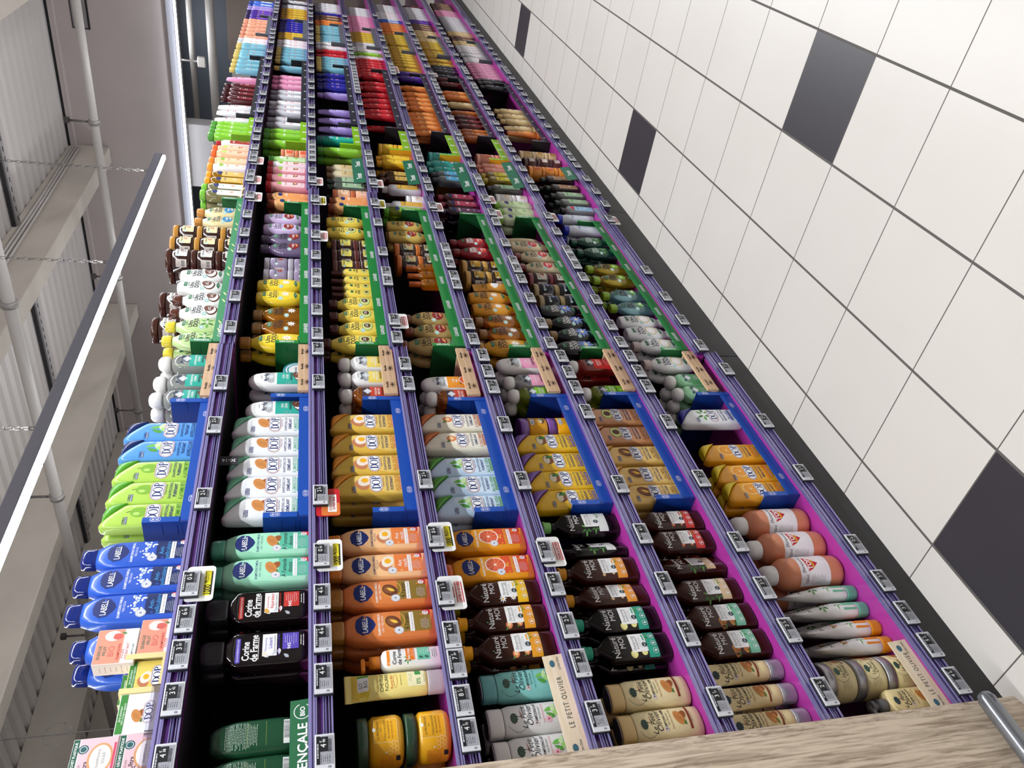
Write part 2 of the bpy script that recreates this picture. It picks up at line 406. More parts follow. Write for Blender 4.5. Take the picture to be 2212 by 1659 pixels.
def d_dop(body, cap, motif, l1, l2, l3, band, light=None):
    P, b, c = bodycap(DOPB, plastic(body), DOPC, plastic(cap))
    A = Art()
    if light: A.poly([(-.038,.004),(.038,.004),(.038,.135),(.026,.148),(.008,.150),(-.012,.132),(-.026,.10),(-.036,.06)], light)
    motif(A, .005, .122, 1.75)
    A.text('FORMULE', -.022, .151, .0056, NAVY, bold=.01, maxw=.022).rect(-.022, .1455, .022, .0052, NAVY).up().text('ENRICHIE', -.022, .1455, .0048, WH, maxw=.020)
    dop_logo(A, .001, .094, 1.34)
    A.text('Fabriqué en France', .004, .0765, .0048, NAVY, maxw=.036)
    A.text(l1, 0, .0675, .0092, NAVY, maxw=.062).text(l2, 0, .0570, .0098, NAVY, bold=.02, maxw=.058)
    A.text(l3, 0, .0440, .0125, band, bold=.01, maxw=.064).rect(0, .0340, .054, .0075, band).text('TOUS TYPES DE CHEVEUX', 0, .0340, .0056, WH, maxw=.050)
    A.lines(0, .020, .058, 3, .0042, NAVY, h=.0018).lines(0, .009, .046, 2, .004, NAVY, h=.0008)
    return [('body', b), ('cap', c), ('label', label_mb(A, P))]
# --- dark square flasks
def d_corine(acc, head, sub, motifc, red):
    P, b, c = bodycap(SY((0,.078,.040,5),(.004,.086,.046,5.5),(.15,.086,.046,5.5),(.162,.080,.044,4.5),(.169,.056,.040,3.6),(.174,.050,.038,3.4)), M('120a0d', .08, coat=1.0),
                      SY((.176,.056,.040,3.4),(.181,.060,.042,3.2),(.205,.062,.043,3.2),(.218,.054,.038,3),(.223,.040,.030,2.8)), M('26262b', .3, coat=.3))
    A = Art()
    A.rect(-.006, .149, .060, .009, acc, r=.002).up().text('FLACON ENTIÈREMENT RECYCLABLE', -.006, .149, .0048, WH, maxw=.055)
    A.text('Corine', -.009, .1345, .0195, WH, bold=.02, maxw=.046).text('de Farme', -.002, .1185, .0195, WH, bold=.02, maxw=.066).rect(-.003, .1095, .056, .0011, WH)
    A.rect(.003, .088, .056, .028, WH).up()
    for i in range(4): A.leaf(-.024+.003*i, .096-.009*i, .016, .007, ('c9cdd4', 'e9e9ec')[i % 2], 60+40*i)
    A.up().ell(-.020, .097, .007, .0045, motifc, 30)
    A.text('Shampooing', .004, .096, .0070, acc, maxw=.034).text(head, .008, .087, .0105, acc, bold=.012, maxw=.042).text(sub, .006, .078, .0050, INK, maxw=.04)
    A.text('SANS SILICONE / SILICONE FREE', .002, .0705, .0044, acc, bold=.01, maxw=.054)
    A.leaf(-.027, .055, .014, .008, 'aeb4bb', 45).rect(.010, .047, .042, .032, acc).up().text('94%', -.003, .050, .010, WH, bold=.01, maxw=.018).lines(.015, .047, .030, 6, .0042, 'e8e6ee').lines(.010, .024, .040, 2, .005, WH, h=.0014)
    return [('body', b), ('cap', c), ('label', label_mb(A, P))]
# --- pump bottles
def pump(mb, z, mat, r=.011, k=1):
    mb.lathe([(z,r*1.25),(z+.018*k,r*1.25),(z+.019*k,r*.5),(z+.034*k,r*.45)], mat, seg=18)
    mb.box(-.038*k, .008*k, -.006*k, .006*k, z+.032*k, z+.041*k, mat, bev=.002)
def d_corpump():
    P, b = body_of(SY((0,.046,.040,2.6),(.003,.050,.044,2.6),(.11,.050,.044,2.6),(.121,.044,.040,2.4),(.127,.026,.026,2)), plastic('f1f0ec'))
    c = MB(); c.lathe([(.128,.0145),(.150,.0145),(.151,.006),(.160,.005)], plastic('f08a1c'), seg=20); c.box(-.022,.009,-.007,.007,.159,.168,plastic('f08a1c'),bev=.002)
    A = Art(); A.rect(0,.112,.04,.006,'f08a1c').text('Corine',-.004,.100,.011,INK,bold=.015,maxw=.03).text('de Farme',0,.089,.011,INK,bold=.015,maxw=.04)
    m_leafy(A,-.010,.072,.6); A.rect(.004,.066,.034,.018,'ec7a1a').up().text('Sans rinçage',.004,.070,.008,WH,bold=.01,maxw=.032).lines(.004,.061,.028,2,.004,WH)
    A.rect(.004,.038,.036,.026,'6cc9a4').up().leaf(-.008,.044,.011,.006,'3c6c5a',70).leaf(-.008,.032,.011,.006,'3c6c5a',70).lines(.008,.039,.022,4,.004,WH).text('98%',.008,.028,.007,WH).lines(0,.015,.03,3,.004,INK)
    return [('body', b), ('pump', c), ('label', label_mb(A, P))]
def tube_prof(capz, H, w=.052, d=.042, top=.066):
    return [(capz,-w/2+.002,w/2-.002,d/2-.002,2.2),(capz+.004,-w/2,w/2,d/2,2.1),(capz+.05,-w/2-.001,w/2+.001,d/2,2.1),(H*.7,-(w+top)/4,(w+top)/4,d*.32,2),(H-.02,-top/2+.001,top/2-.001,d*.12,2),(H-.012,-top/2,top/2,.0022,2),(H,-top/2,top/2,.0015,2)]
def d_tube(body, cap, H, artf, capz=.036, w=.052, d=.042, top=.066, bodymat=None, capmat=None):
    P, b = body_of(tube_prof(capz, H, w, d, top), bodymat or M(body, .38, coat=.2))
    _, c = body_of([(0,-w/2+.002,w/2-.002,d/2-.002,2.1),(.003,-w/2,w/2,d/2,2.1),(capz-.002,-w/2,w/2,d/2,2.1),(capz,-w/2+.001,w/2-.001,d/2-.001,2.1)], capmat or plastic(cap))
    A = Art(); artf(A); return [('body', b), ('cap', c), ('label', label_mb(A, P))]
def a_sobio(A):
    A.rect(0,.183,.060,.016,'e9c94f').ell(-.012,.166,.020,.012,'e8cf3e').up(); m_comb(A,-.014,.166,.9,'b9842a')
    A.up().rect(.004,.168,.034,.022,WH).up().text("SO'",.002,.173,.011,INK).text('BiO',.004,.163,.011,INK).rect(.024,.168,.006,.024,'59a83c',r=.002)
    A.text('Masque capillaire',0,.140,.0075,'a9783a',maxw=.045).text('CHEVEUX',.002,.131,.0100,INK,maxw=.042).text('NOURRIS',.002,.121,.0100,INK,maxw=.042)
    A.text('Karité BIO',0,.111,.0075,'c8501e',maxw=.034).ring(0,.103,.016,.004,.0006,'c8501e').lines(0,.092,.04,1,.004,INK)
    A.rect(.004,.060,.040,.036,'f7f2c2').up().lines(.004,.072,.030,2,.004,INK).rect(.016,.056,.014,.012,'3f9a4c').text('0%',-.006,.056,.012,'2f7d3a',bold=.01).lines(0,.044,.03,1,.004,INK)
def mi_label(A, x, z, acc, motif, title, k=1):
    """white notched tag over fruit, coloured panel"""
    A.rect(x, z-.022*k, .056*k, .022*k, acc)
    A.up(); motif(A, x-.020*k, z+.020*k, .9*k); motif(A, x-.018*k, z-.002*k, .75*k); m_leafy(A, x+.016*k, z-.012*k, .5*k)
    A.up().rect(x+.004*k, z+.006*k, .042*k, .034*k, WH, r=.003*k).up().text('Shampooing', x+.003*k, z+.016*k, .0085*k, INK, shear=.3, maxw=.032*k).text(title, x+.004*k, z+.0085*k, .0062*k, INK, maxw=.034*k)
    A.lines(x+.004*k, z+.002*k, .034*k, 2, .003*k, '555a60').ell(x-.002*k, z-.0065*k, .0055*k, .0055*k, '20383c').up().text('95%', x-.002*k, z-.0065*k, .0050*k, WH, maxw=.009*k).rect(x+.014*k, z-.007*k, .014*k, .003*k, acc)
    for i in (-1, 0, 1): A.ring(x+.016*k*i, z-.026*k, .0058*k, .0058*k, .0007*k, WH, n=20).ell(x+.016*k*i, z-.026*k, .0022*k, .003*k, WH, n=8)
def d_naturemoi(cap, acc, motif, title, body='3a180d', pale=False):
    P, b = body_of(SY((0,.066,.036,3.2),(.004,.074,.042,3.4),(.03,.075,.043,3.4),(.148,.075,.043,3.6),(.158,.066,.040,3.2),(.176,.038,.032,2.4),(.184,.026,.026,2),(.197,.025,.025,2)), M(body, .16, coat=.25, ior=1.35))
    c = MB(); c.lathe([(.198,.0155),(.214,.0160),(.2145,.0178),(.220,.0178),(.2215,.0165)], satin(cap), seg=24)
    A = Art(); A.text('Naturé', -.003, .143, .0205, WH, bold=.01, xs=.95, maxw=.062).text('MOI', .008, .1245, .0190, WH, maxw=.042).leaf(-.014, .152, .006, .003, '7fc0b4', 60)
    mi_label(A, 0, .076, acc, motif, title, 1.22)
    return [('body', b), ('cap', c), ('label', label_mb(A, P))]
def a_nmtube(acc, motif):
    def f(A):
        A.text('Naturé', -.004, .168, .016, '2c3c40', maxw=.046).text('MOI', .006, .152, .015, '2c3c40', maxw=.034).leaf(-.016, .179, .006, .003, '2f6d5a', 60)
        A.rect(0, .054, .052, .036, acc).up(); motif(A, -.014, .128, 1.1); motif(A, .012, .092, 1.1); m_leafy(A, -.012, .085, .8)
        A.up().rect(.0, .100, .034, .052, WH, r=.003).up().text('Après-', 0, .118, .0085, INK, shear=.3, maxw=.026).text('Shampooing', 0, .109, .008, INK, shear=.3, maxw=.03).lines(0, .096, .028, 4, .003, '444a50').ell(0,.083,.006,.006,'20383c')
        A.ring(0, .052, .008, .008, .001, WH, n=20)
    return f
def olive_art(A, z, k, tree, line1, line2, acc, motif, bottle=True):
    A.ring(-.001, z+.004*k, .030*k, .026*k, .0006, tree, 120, 240).ell(-.003, z+.012*k, .010*k, .007*k, tree).up()
    for i in range(10): A.ell(-.003+.009*k*math.cos(i*.63), z+.012*k+.006*k*math.sin(i*.63), .0032*k, .0026*k, tree, n=8)
    A.rect(.0, z+.001*k, .0013*k, .012*k, '5d4030', rot=-15).leaf(.004, z-.004*k, .026*k, .002*k, 'b0543a', 5)
    A.text('Le Petit', -.001, z-.009*k, .0165*k, INK, shear=.35, maxw=.050*k).text('Olivier', .004, z-.0215*k, .0180*k, INK, shear=.35, maxw=.052*k)
    seal(A, -.018*k, z-.036*k, .0055*k, WH, 'b06a6a')
    A.text(line1, .004, z-.036*k, .0085*k, INK, bold=.015, maxw=.048*k).text('Soin Douceur', .004, z-.044*k, .0062*k, INK, maxw=.030*k).text(line2, .003, z-.052*k, .0060*k, acc, maxw=.045*k)
    motif(A, .004, z-.072*k, 1.35*k)
    A.rect(.004, z-.096*k, .054*k, .0050*k, acc).lines(.004, z-.1015*k, .042*k, 1, .003, INK)
def d_olivier(body, cap, disc, line1, line2, acc, motif, tree='3e5348'):
    P, b, c = bodycap(SY((0,.060,.040,2.5),(.005,.071,.048,2.6),(.06,.072,.049,2.6),(.145,.070,.048,2.6),(.158,.064,.045,2.5),(.162,.062,.044,2.5)), plastic(body),
                      SY((.163,.062,.044,2.5),(.166,.064,.045,2.5),(.192,.064,.045,2.5),(.195,.061,.043,2.5)), plastic(cap))
    d = MB(); Prof(SY((.1955,.058,.040,2.5),(.1975,.057,.039,2.5))).build(d, M(disc, .25, metal=.8))
    A = Art(); olive_art(A, .128, 1.0, tree, line1, line2, acc, motif)
    return [('body', b), ('cap', c, [('disc', d)]), ('label', label_mb(A, P))]
def a_oltube(A):
    olive_art(A, .165, .95, '33444a', 'APRÈS-SHAMPOOING', "Huiles d'Olive, Karité, Argan", '8a3a22', m_almond)
def d_olpump():
    P, b = body_of(SY((0,.060,.040,2.6),(.004,.068,.046,2.8),(.118,.068,.046,2.8),(.130,.060,.042,2.6),(.137,.030,.030,2)), plastic('ecd79c'))
    c = MB(); g = M('77777b', .35, metal=.3); c.lathe([(.138,.016),(.158,.016),(.159,.008),(.170,.008),(.1705,.014),(.180,.014)], g, seg=22)
    c.tube([(0,0,.178),(-.018,-.004,.181),(-.034,-.008,.180),(-.043,-.010,.172)], [.008,.007,.005,.004], g, seg=8)
    A = Art(); olive_art(A, .108, .85, '33444a', 'CRÈME DE SOIN', "Huiles d'Olive, Karité", '8a3a22', m_almond)
    return [('body', b), ('pump', c), ('label', label_mb(A, P))]
# --- round jars
def d_jar(body, lid, r, H, lidh, artf, rnd=.004, bodymat=None, lidmat=None, inverted=False):
    b = MB(); l = MB()
    hb = H-lidh-.001
    b.lathe([(0,r-rnd*1.6),(rnd*.4,r-rnd*.5),(rnd,r-rnd*.1),(rnd*1.6,r),(hb-rnd,r),(hb-rnd*.4,r-rnd*.5),(hb,r-rnd)], bodymat or plastic(body), seg=36)
    l.lathe([(hb+.001,r-.0015),(hb+.002,r),(H-.003,r),(H-.001,r-.001),(H,r-.004)], lidmat or plastic(lid), seg=36)
    A = Art(); artf(A)
    return [('body', b), ('lid', l), ('label', label_mb(A, r=r))]
def a_prov(A):
    A.rect(0,.036,.046,.044,'fff1c4').up().rect(0,.036,.0450,.0430,'f0b21e').up().text('LA PROVENÇALE',0,.051,.0056,INK,bold=.01,maxw=.036).text('BIO',0,.0450,.0046,'3f7a35')
    A.text('LE MASQUE DE MIEL NUTRITION',0,.0375,.0056,INK,maxw=.040).text('96% CONCENTRÉ ACTIF',0,.0310,.0050,INK,maxw=.034).text('MIEL DE PROVENCE BIO',0,.0245,.0046,'b0541e',maxw=.034)
    A.ell(0,.0575,.0038,.003,WH)
    m_comb(A,-.034,.022,1.0); m_comb(A,.034,.024,1.0)
    A.leaf(-.040,.036,.005,.003,WH,120)
    A.rect(-.060,.03,.03,.04,'e8a21a').up().lines(-.060,.035,.026,6,.004,'9a3a1a').rect(-.052,.014,.010,.008,INK)
def a_oljar(A):
    A.text('Le Petit',0.0,.034,.0115,INK,shear=.35,maxw=.034).text('Olivier',0.004,.025,.0125,INK,shear=.35,maxw=.034).ell(0,.045,.010,.006,'3d6157').rect(0,.040,.0012,.008,'5d4030').ring(0,.036,.027,.021,.0006,'4f6058',130,230)
    A.text('MASQUE SOIN NUTRITION',.036,.045,.0048,'7a3a22',maxw=.03).up(); m_almond(A,.036,.032,.8); A.rect(.036,.017,.030,.003,'6b3020').lines(-.034,.03,.024,6,.004,'7a6a4a')
def a_udjar(acc, motif, ink=INK):
    def f(A):
        A.rect(0,.030,.056,.040,acc,r=.004).up().text('UltraDoux',0,.042,.0100,ink,bold=.015,maxw=.044).ell(-.024,.040,.005,.005,'cfe7e0').up(); motif(A,.004,.026,.75)
        A.lines(0,.013,.040,1,.004,ink).rect(-.055,.030,.030,.036,'d8cfc6').up().bars(-.055,.024,.022,.012,INK).lines(-.055,.040,.026,3,.004,INK)
    return f
def a_dopjar(A):
    A.rect(0,.055,.052,.004,'f7b50c').up(); dop_logo(A,0,.050,.62); A.lines(0,.037,.032,3,.004,NAVY); A.up(); m_shea(A,.004,.020,1.2)
def a_plainjar(acc, title, ink=INK):
    def f(A):
        A.rect(0,.026,.050,.030,acc).up().lines(0,.020,.036,3,.004,ink)
        if title: A.text(title,0,.032,.009,ink,bold=.01,maxw=.042)
        else: A.lines(0,.033,.034,1,.004,ink,h=.004)
    return f
# --- big budget flask
def d_top():
    b = MB(); r = .047
    b.lathe([(0,.036),(.004,.043),(.012,.0465),(.02,r),(.150,r),(.166,.0455),(.180,.038),(.188,.029),(.190,.026)], M('f09a72', .30, trans=.12, coat=.3), seg=36)
    c = MB(); c.lathe([(.191,.0265),(.194,.028),(.214,.028),(.226,.024),(.234,.014),(.236,.004)], satin('ecebe9'), seg=30)
    A = Art(); A.rect(0,.092,.140,.090,'f3eef0').up().text('Shampooing',-.002,.127,.0135,INK,shear=.3,maxw=.056,bold=.01)
    A.poly([(-.026,.112),(.022,.118),(.012,.098),(-.002,.078),(-.020,.098)],'c4202c').up().text('TOP',-.003,.105,.0190,WH,bold=.03,maxw=.036).text('BUDGET',-.002,.094,.0080,'f5d23c',bold=.03,maxw=.026)
    for i in range(3): A.ring(.022+.004*i,.084,.012-.003*i,.020-.004*i,.0012,'efb6b4',-60,200)
    A.text('750ml',-.048,.118,.012,INK,bold=.01,rot=0,maxw=.024).lines(-.050,.085,.034,14,.0032,'55555c').lines(.050,.092,.030,16,.0035,'8a8a90')
    return [('body', b), ('cap', c), ('label', label_mb(A, r=r, eps=.0005))]
# --- ball-capped flasks
def mars_art(A, acc, l1, motif, zt=.120, k=1, ink='2b3a55'):
    A.rect(.0,.060*k,.064,.076*k,acc)
    A.text('Marseillais', 0, zt, .0165, ink, bold=.025, xs=.62, maxw=.062).text('LE PETIT', 0, zt+.0115, .0058, ink, maxw=.026)
    for i in range(-2, 3): A.rect(-.016, zt-.0145+.0034*i, .026-.003*abs(i), .0012, ink).rect(.016, zt-.0145+.0034*i, .026-.003*abs(i), .0012, ink)
    A.poly([(0,zt-.028),(.0145,zt-.0145),(0,zt-.001),(-.0145,zt-.0145)],'dfe6ea').ring(0,zt-.0145,.008,.008,.001,ink,n=10)
    for i, t in enumerate(l1): A.text(t, .0, .080*k-.0100*i, .0088, WH, bold=.015, maxw=.056)
    A.rect(.003,.0585*k,.044,.006,hx_dark(acc)); motif(A, .004, .038*k, 1.5)
    A.lines(0,.017,.05,2,.004,ink)
def d_mars(body, acc, l1, motif, opaque=False, bodymat=None):
    P, b = body_of(SY((0,.062,.040,2.8),(.005,.072,.046,3),(.06,.074,.048,3),(.128,.072,.047,3),(.142,.060,.042,2.6),(.150,.040,.036,2.2),(.153,.034,.034,2)), bodymat or (plastic(body) if opaque else clear(body)))
    c = MB(); c.lathe([(.154,.020),(.158,.0245),(.172,.0262),(.184,.0225),(.191,.0145),(.1935,.004)], M('f3f2ee', .25, coat=.4), seg=28)
    A = Art(); mars_art(A, acc, l1, motif)
    return [('body', b), ('cap', c), ('label', label_mb(A, P))]
def d_marscream(acc, l1, motif):
    P, b = body_of(SY((0,.060,.040,3),(.004,.066,.044,3),(.05,.074,.048,3),(.12,.074,.046,2.8),(.150,.066,.042,2.6),(.166,.050,.034,2.4),(.174,.030,.020,2.2),(.176,.012,.010,2)), plastic('f6f5f3'))
    A = Art(); mars_art(A, acc, l1, motif, zt=.128)
    for i in range(3): A.rect(-.030,.060+.006*i,.010,.0008,'c9c8c6')
    return [('body', b), ('label', label_mb(A, P))]
# --- oval bottles upright and cap-down
UDS = SY((0,.046,.032,2.4),(.005,.056,.037,2.5),(.03,.070,.041,2.5),(.07,.082,.043,2.5),(.105,.083,.043,2.5),(.135,.074,.040,2.4),(.155,.054,.034,2.2),(.166,.038,.028,2),(.172,.035,.027,2))
def flip(secs, H): return [(H-z, xl, xr, d, n) for z, xl, xr, d, n in reversed(secs)]
def ud_art(A, motif, ink, badge='1f6b46', z0=0, light=None, wide=.056):
    A.rect(.0, .1455+z0, .030, .0115, badge, r=.002).lines(0,.1455+z0,.024,2,.004,WH)
    A.text('GARNIER', 0, .1355+z0, .0066, badge, bold=.01, maxw=.030).text('Ultra', -.005, .1245+z0, .0180, ink, bold=.025, maxw=.044).text('DOUX', .005, .1080+z0, .0200, ink, bold=.03, maxw=.054)
    A.lines(.0, .0965+z0, .044, 1, .003, ink, h=.0014)
    motif(A, .002, .071+z0, 1.75); A.ell(-.024,.088+z0,.0085,.0085,'cfe9e2').ring(-.024,.088+z0,.0065,.0065,.0013,'2f7f73',n=12)
    A.lines(.004, .073+z0, .026, 2, .0050, WH if ink == INK else ink, h=.0022)
    A.leaf(.0, .036+z0, .044, .013, badge, 3).lines(.0,.036+z0,.024,2,.004,WH)
def d_ud(body, cap, motif, ink=INK, see=False, light=None):
    P, b, c = bodycap(UDS, clear(body) if see else plastic(body), SY((.173,.036,.030,2.6),(.176,.040,.033,2.8),(.200,.038,.032,2.8),(.204,.034,.028,2.6)), plastic(cap))
    A = Art()
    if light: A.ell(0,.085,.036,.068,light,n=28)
    A.up(); ud_art(A, motif, ink)
    return [('body', b), ('cap', c), ('label', label_mb(A, P))]
def d_udinv(body, cap, motif, ink=INK, light=None, see=False):
    B = [(z+.024, xl, xr, d, n) for z, xl, xr, d, n in flip(UDS, .172)]
    P, b, c = bodycap(B, clear(body) if see else plastic(body), SY((0,.032,.026,2.8),(.003,.036,.030,2.8),(.021,.036,.030,2.8),(.0235,.034,.028,2.8)), plastic(cap))
    A = Art()
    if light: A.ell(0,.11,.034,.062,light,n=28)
    A.up(); ud_art(A, motif, ink, z0=.022)
    return [('body', b), ('cap', c), ('label', label_mb(A, P))]
# --- straight clear flasks and other plain flasks
def d_flask(body, cap, art, H=.185, w=.068, d=.046, ch=.026, cw=.034, see=False, n=3.4, name='cap', sh=.02):
    hb = H-ch
    P, b, c = bodycap(SY((0,w-.010,d-.008,n),(.004,w-.001,d-.001,n),(hb-sh-.006,w,d,n),(hb-sh*.5,w*.9,d*.94,n-.4),(hb-.002,cw*1.02,min(cw,d*.9),2.4),(hb,cw,min(cw,d*.85),2.2)),
                      clear(body) if see else plastic(body), SY((hb+.001,cw,min(cw,d)*.94,2.6),(hb+.003,cw*1.06,min(cw,d),2.6),(H-.002,cw*1.04,min(cw,d)*.98,2.6),(H,cw*.94,min(cw,d)*.9,2.6)), plastic(cap))
    A = Art(); art(A, w, hb); return [('body', b), (name, c), ('label', label_mb(A, P))]
def a_generic(panel, ink, title, motif=None, badge=None, two=None):
    def f(A, w, hb):
        A.rect(0, hb*.42, w*.80, hb*.62, panel, r=.004).up()
        if badge: A.ell(0, hb*.78, w*.26, w*.16, badge).up()
        if title: A.text(title, 0, hb*.62, .013, ink, bold=.015, maxw=w*.66)
        else: A.lines(0, hb*.62, w*.6, 1, .004, ink, h=.006)
        if two: A.text(two, 0, hb*.52, .008, ink, maxw=w*.6)
        if motif: motif(A, 0, hb*.36, 1.0)
        A.lines(0, hb*.19, w*.6, 3, .004, ink)
    return f
def a_bare(ink, title):
    def f(A, w, hb): A.text(title, 0, hb*.7, .012, ink, bold=.01, maxw=w*.7).lines(0, hb*.5, w*.6, 3, .005, ink)
    return f
def d_provback():
    P, b, c = bodycap([(z+.022, xl, xr, d, n) for z, xl, xr, d, n in SY((0,.044,.036,2.6),(.006,.064,.044,2.8),(.05,.076,.048,2.8),(.12,.074,.046,2.8),(.155,.064,.040,2.6),(.172,.050,.032,2.4),(.177,.036,.022,2.2))], M('1c4a30', .22, coat=.6),
                      SY((0,.044,.034,2.8),(.003,.048,.038,2.8),(.0215,.048,.038,2.8)), plastic('163d28'))
    A = Art(); A.lines(-.002,.140,.054,22,.0028,'c9d6c8',seed=5); A.rect(0,.093,.050,.0006,'8aa23a').rect(0,.128,.050,.0006,'8aa23a')
    A.rect(.0,.048,.050,.024,WH).up().bars(.004,.050,.038,.018,INK).text('200 ml',.016,.028,.008,WH,maxw=.02)
    return [('body', b), ('cap', c), ('label', label_mb(A, P))]
# --- cartons
def d_box(w, h, d, col, artf, side=None, top=None, sideart=None):
    b = MB(); b.box(-w/2, w/2, 0, d, 0, h, paper(col), bev=.0012)
    A = Art(); artf(A, w, h); fr = MB(); A.lay(fr, y=0.0)
    parts = [('carton', b), ('printed_front', fr)]
    if sideart:
        S = Art(); sideart(S, d, h); sm = MB(); S.lay(sm, y=0.0, tf=lambda p: (-w/2+p[1], d/2-p[0], p[2])); parts.append(('printed_side', sm))
    return parts
def a_udbar(A, w, h):
    A.rect(0, h-.006, w-.003, .010, '1d5a44').up().text('ZÉRO DÉCHET PLASTIQUE', 0, h-.006, .0062, WH, bold=.02, maxw=w*.9)
    A.rect(0, (h-.012)/2, w-.003, h-.014, 'f2c3cb').up().ell(.022, h-.020, .009, .009, '2b5f63').up().ring(.022, h-.020, .0065, .0065, .001, WH)
    A.text('GARNIER', -.018, h-.018, .0055, '1d5a44', maxw=.022).text('Ultra', -.014, h-.027, .012, INK, bold=.02, maxw=.026).text('DOUX', -.010, h-.038, .013, INK, bold=.02, maxw=.034)
    A.ring(.002, h*.34, .030, .022, .004, 'd9a06c').up().ell(.002, h*.34, .026, .018, 'f9f3ec').up().text('SHAMPOOING', .002, h*.38, .0068, INK, maxw=.036).text('SOLIDE', .002, h*.27, .0068, INK, maxw=.022).rect(-.0, .004, w*.7, .004, 'd64a6c')
def a_dopbar(c1, motif):
    def f(A, w, h):
        A.rect(0, h-.008, w-.003, .013, '3f8a3a').up().text("Sans plastique", 0, h-.0055, .0060, WH, shear=.3, maxw=w*.7).text("100% d'origine végétale", 0, h-.0110, .0050, WH, shear=.3, maxw=w*.75)
        A.rect(0, (h-.015)/2, w-.003, h-.017, c1).up(); motif(A, -.006, h*.62, 1.15); A.up(); dop_logo(A, .0, h*.38, .95); A.text('SHAMPOOING SOLIDE', 0, h*.19, .0068, NAVY, maxw=w*.8).rect(0, h*.09, w*.6, .005, '4f9a5a')
    return f
def a_energie(sub):
    def f(A, w, h):
        A.rect(0, h*.66, w-.003, h*.66, 'f0997f').rect(0, h*.18, w-.003, h*.33, 'fbf4ef').up()
        A.ell(.026, h*.62, .013, .016, 'f3ddd6').ell(.024, h*.50, .008, .010, 'd8655c').leaf(.032, h*.36, .012, .006, '5d8a4a', 70).up().ell(.026, h*.68, .006, .006, WH)
        A.text('ENERGIE', -.014, h*.88, .0088, '1f6a5a', bold=.02, maxw=.046).text('FRUIT', -.010, h*.76, .0088, '1f6a5a', bold=.02, maxw=.034)
        for dz in (0,): A.text('BIO', -.012, h*.60, .0165, 'd3625a', maxw=.040)
        A.text('SHAMPOOING', -.014, h*.42, .0072, 'c03a34', bold=.015, maxw=.040).text('SOLIDE', -.020, h*.32, .0072, 'c03a34', bold=.015, maxw=.024).text(sub, -.014, h*.22, .0072, 'c03a34', bold=.015, maxw=.040).text('SHAMPOO BAR', -.014, h*.09, .0056, '1f6a5a', bold=.01, maxw=.034)
    return f
def side_rows(col, ink):
    def f(A, d, h): A.rect(0, h/2, d*.9, h*.94, col).up().lines(0, h/2, d*.7, 6, h*.13, ink, h=.0012)
    return f
def d_display_tray():
    """cream carton tray with a window holding a yellow carton"""
    m = paper('e9d998'); b = MB(); w, h, d = .092, .098, .07
    b.box(-w/2,-w/2+.002,0,d,0,h,m); b.box(w/2-.002,w/2,0,d,0,h,m); b.box(-w/2,w/2,d-.002,d,0,h,m)
    b.box(-w/2,-w/2+.012,-.002,0,0,h,m); b.box(w/2-.012,w/2,-.002,0,0,h,m); b.box(-w/2+.012,w/2-.012,-.002,0,0,.026,m)
    A = Art(); A.text('SHAMPOOING SOLIDE', 0, .013, .0085, INK, maxw=.066); f = MB(); A.lay(f, y=-.002)
    A2 = Art(); A2.text('NOUVEAU', 0, .075, .012, INK, bold=.02, rot=0, maxw=.05).rect(0,.066,.04,.0012,INK); A2.lay(f, y=0, tf=lambda p: (-w/2+p[1], d/2-p[0], p[2]))
    return [('tray', b), ('lettering', f)]
def d_open_carton():
    b = MB(); m = paper('d9d6d2'); w, d, h = .085, .06, .055
    b.box(-w/2,-w/2+.0015,0,d,0,h,m); b.box(w/2-.0015,w/2,0,d,0,h,m); b.box(-w/2,w/2,0,.0015,0,h*.8,m); b.box(-w/2,w/2,d-.0015,d,0,h,m)
    for sx in (-1, 1):
        x = sx*w/2; b.poly([(x,.002,h),(x,d-.002,h),(x+sx*.035,d-.012,h+.022),(x+sx*.035,.012,h+.022)], m); b.poly([(x,.002,h-.0012),(x+sx*.035,.012,h+.0208),(x+sx*.035,d-.012,h+.0208),(x,d-.002,h-.0012)], m)
    return [('carton', b)]
# --- simple flasks for the far run
def d_far(body, cap, panel, H=.19, w=.062, d=.042, ch=.03, inv=False, see=False, ink=INK, motif=None):
    b = MB(); hb = H-ch
    secs = SY((0,w-.006,d-.006,3),(.004,w,d,3),(hb-.022,w,d,3),(hb-.006,w*.8,d*.85,2.6),(hb,w*.6,d*.75,2.4))
    caps = SY((hb+.0005,w*.56,d*.7,2.6),(hb+.003,w*.62,d*.76,2.6),(H-.002,w*.6,d*.74,2.6),(H,w*.52,d*.66,2.6))
    if inv: secs = [(z+ch, a, e, f, g) for z, a, e, f, g in flip(SY((0,w*.96,.010,2.4),(.012,w,.018,2.6),(.06,w,d*.8,2.6),(hb-.004,w*.86,d,2.6),(hb,w*.8,d*.9,2.6)), hb)]; caps = SY((0,w*.8,d*.9,2.8),(.003,w*.86,d,2.8),(ch-.001,w*.86,d,2.8))
    P = Prof(secs, 2); P.build(b, clear(body) if see else plastic(body), seg=20)
    c = MB(); Prof(caps, 2).build(c, plastic(cap), seg=20)
    A = Art(); z0 = ch if inv else 0
    A.rect(0, z0+hb*.42, w*.74, hb*.5, panel).up().lines(0, z0+hb*.68, w*.5, 1, .005, ink, h=.006).lines(0, z0+hb*.5, w*.6, 2, .009, ink, h=.0035)
    if motif: motif(A, 0, z0+hb*.34, 1.0)
    A.lines(0, z0+hb*.2, w*.6, 2, .006, ink, h=.002)
    return [('body', b), ('cap', c), ('label', label_mb(A, P, strip=.012))]

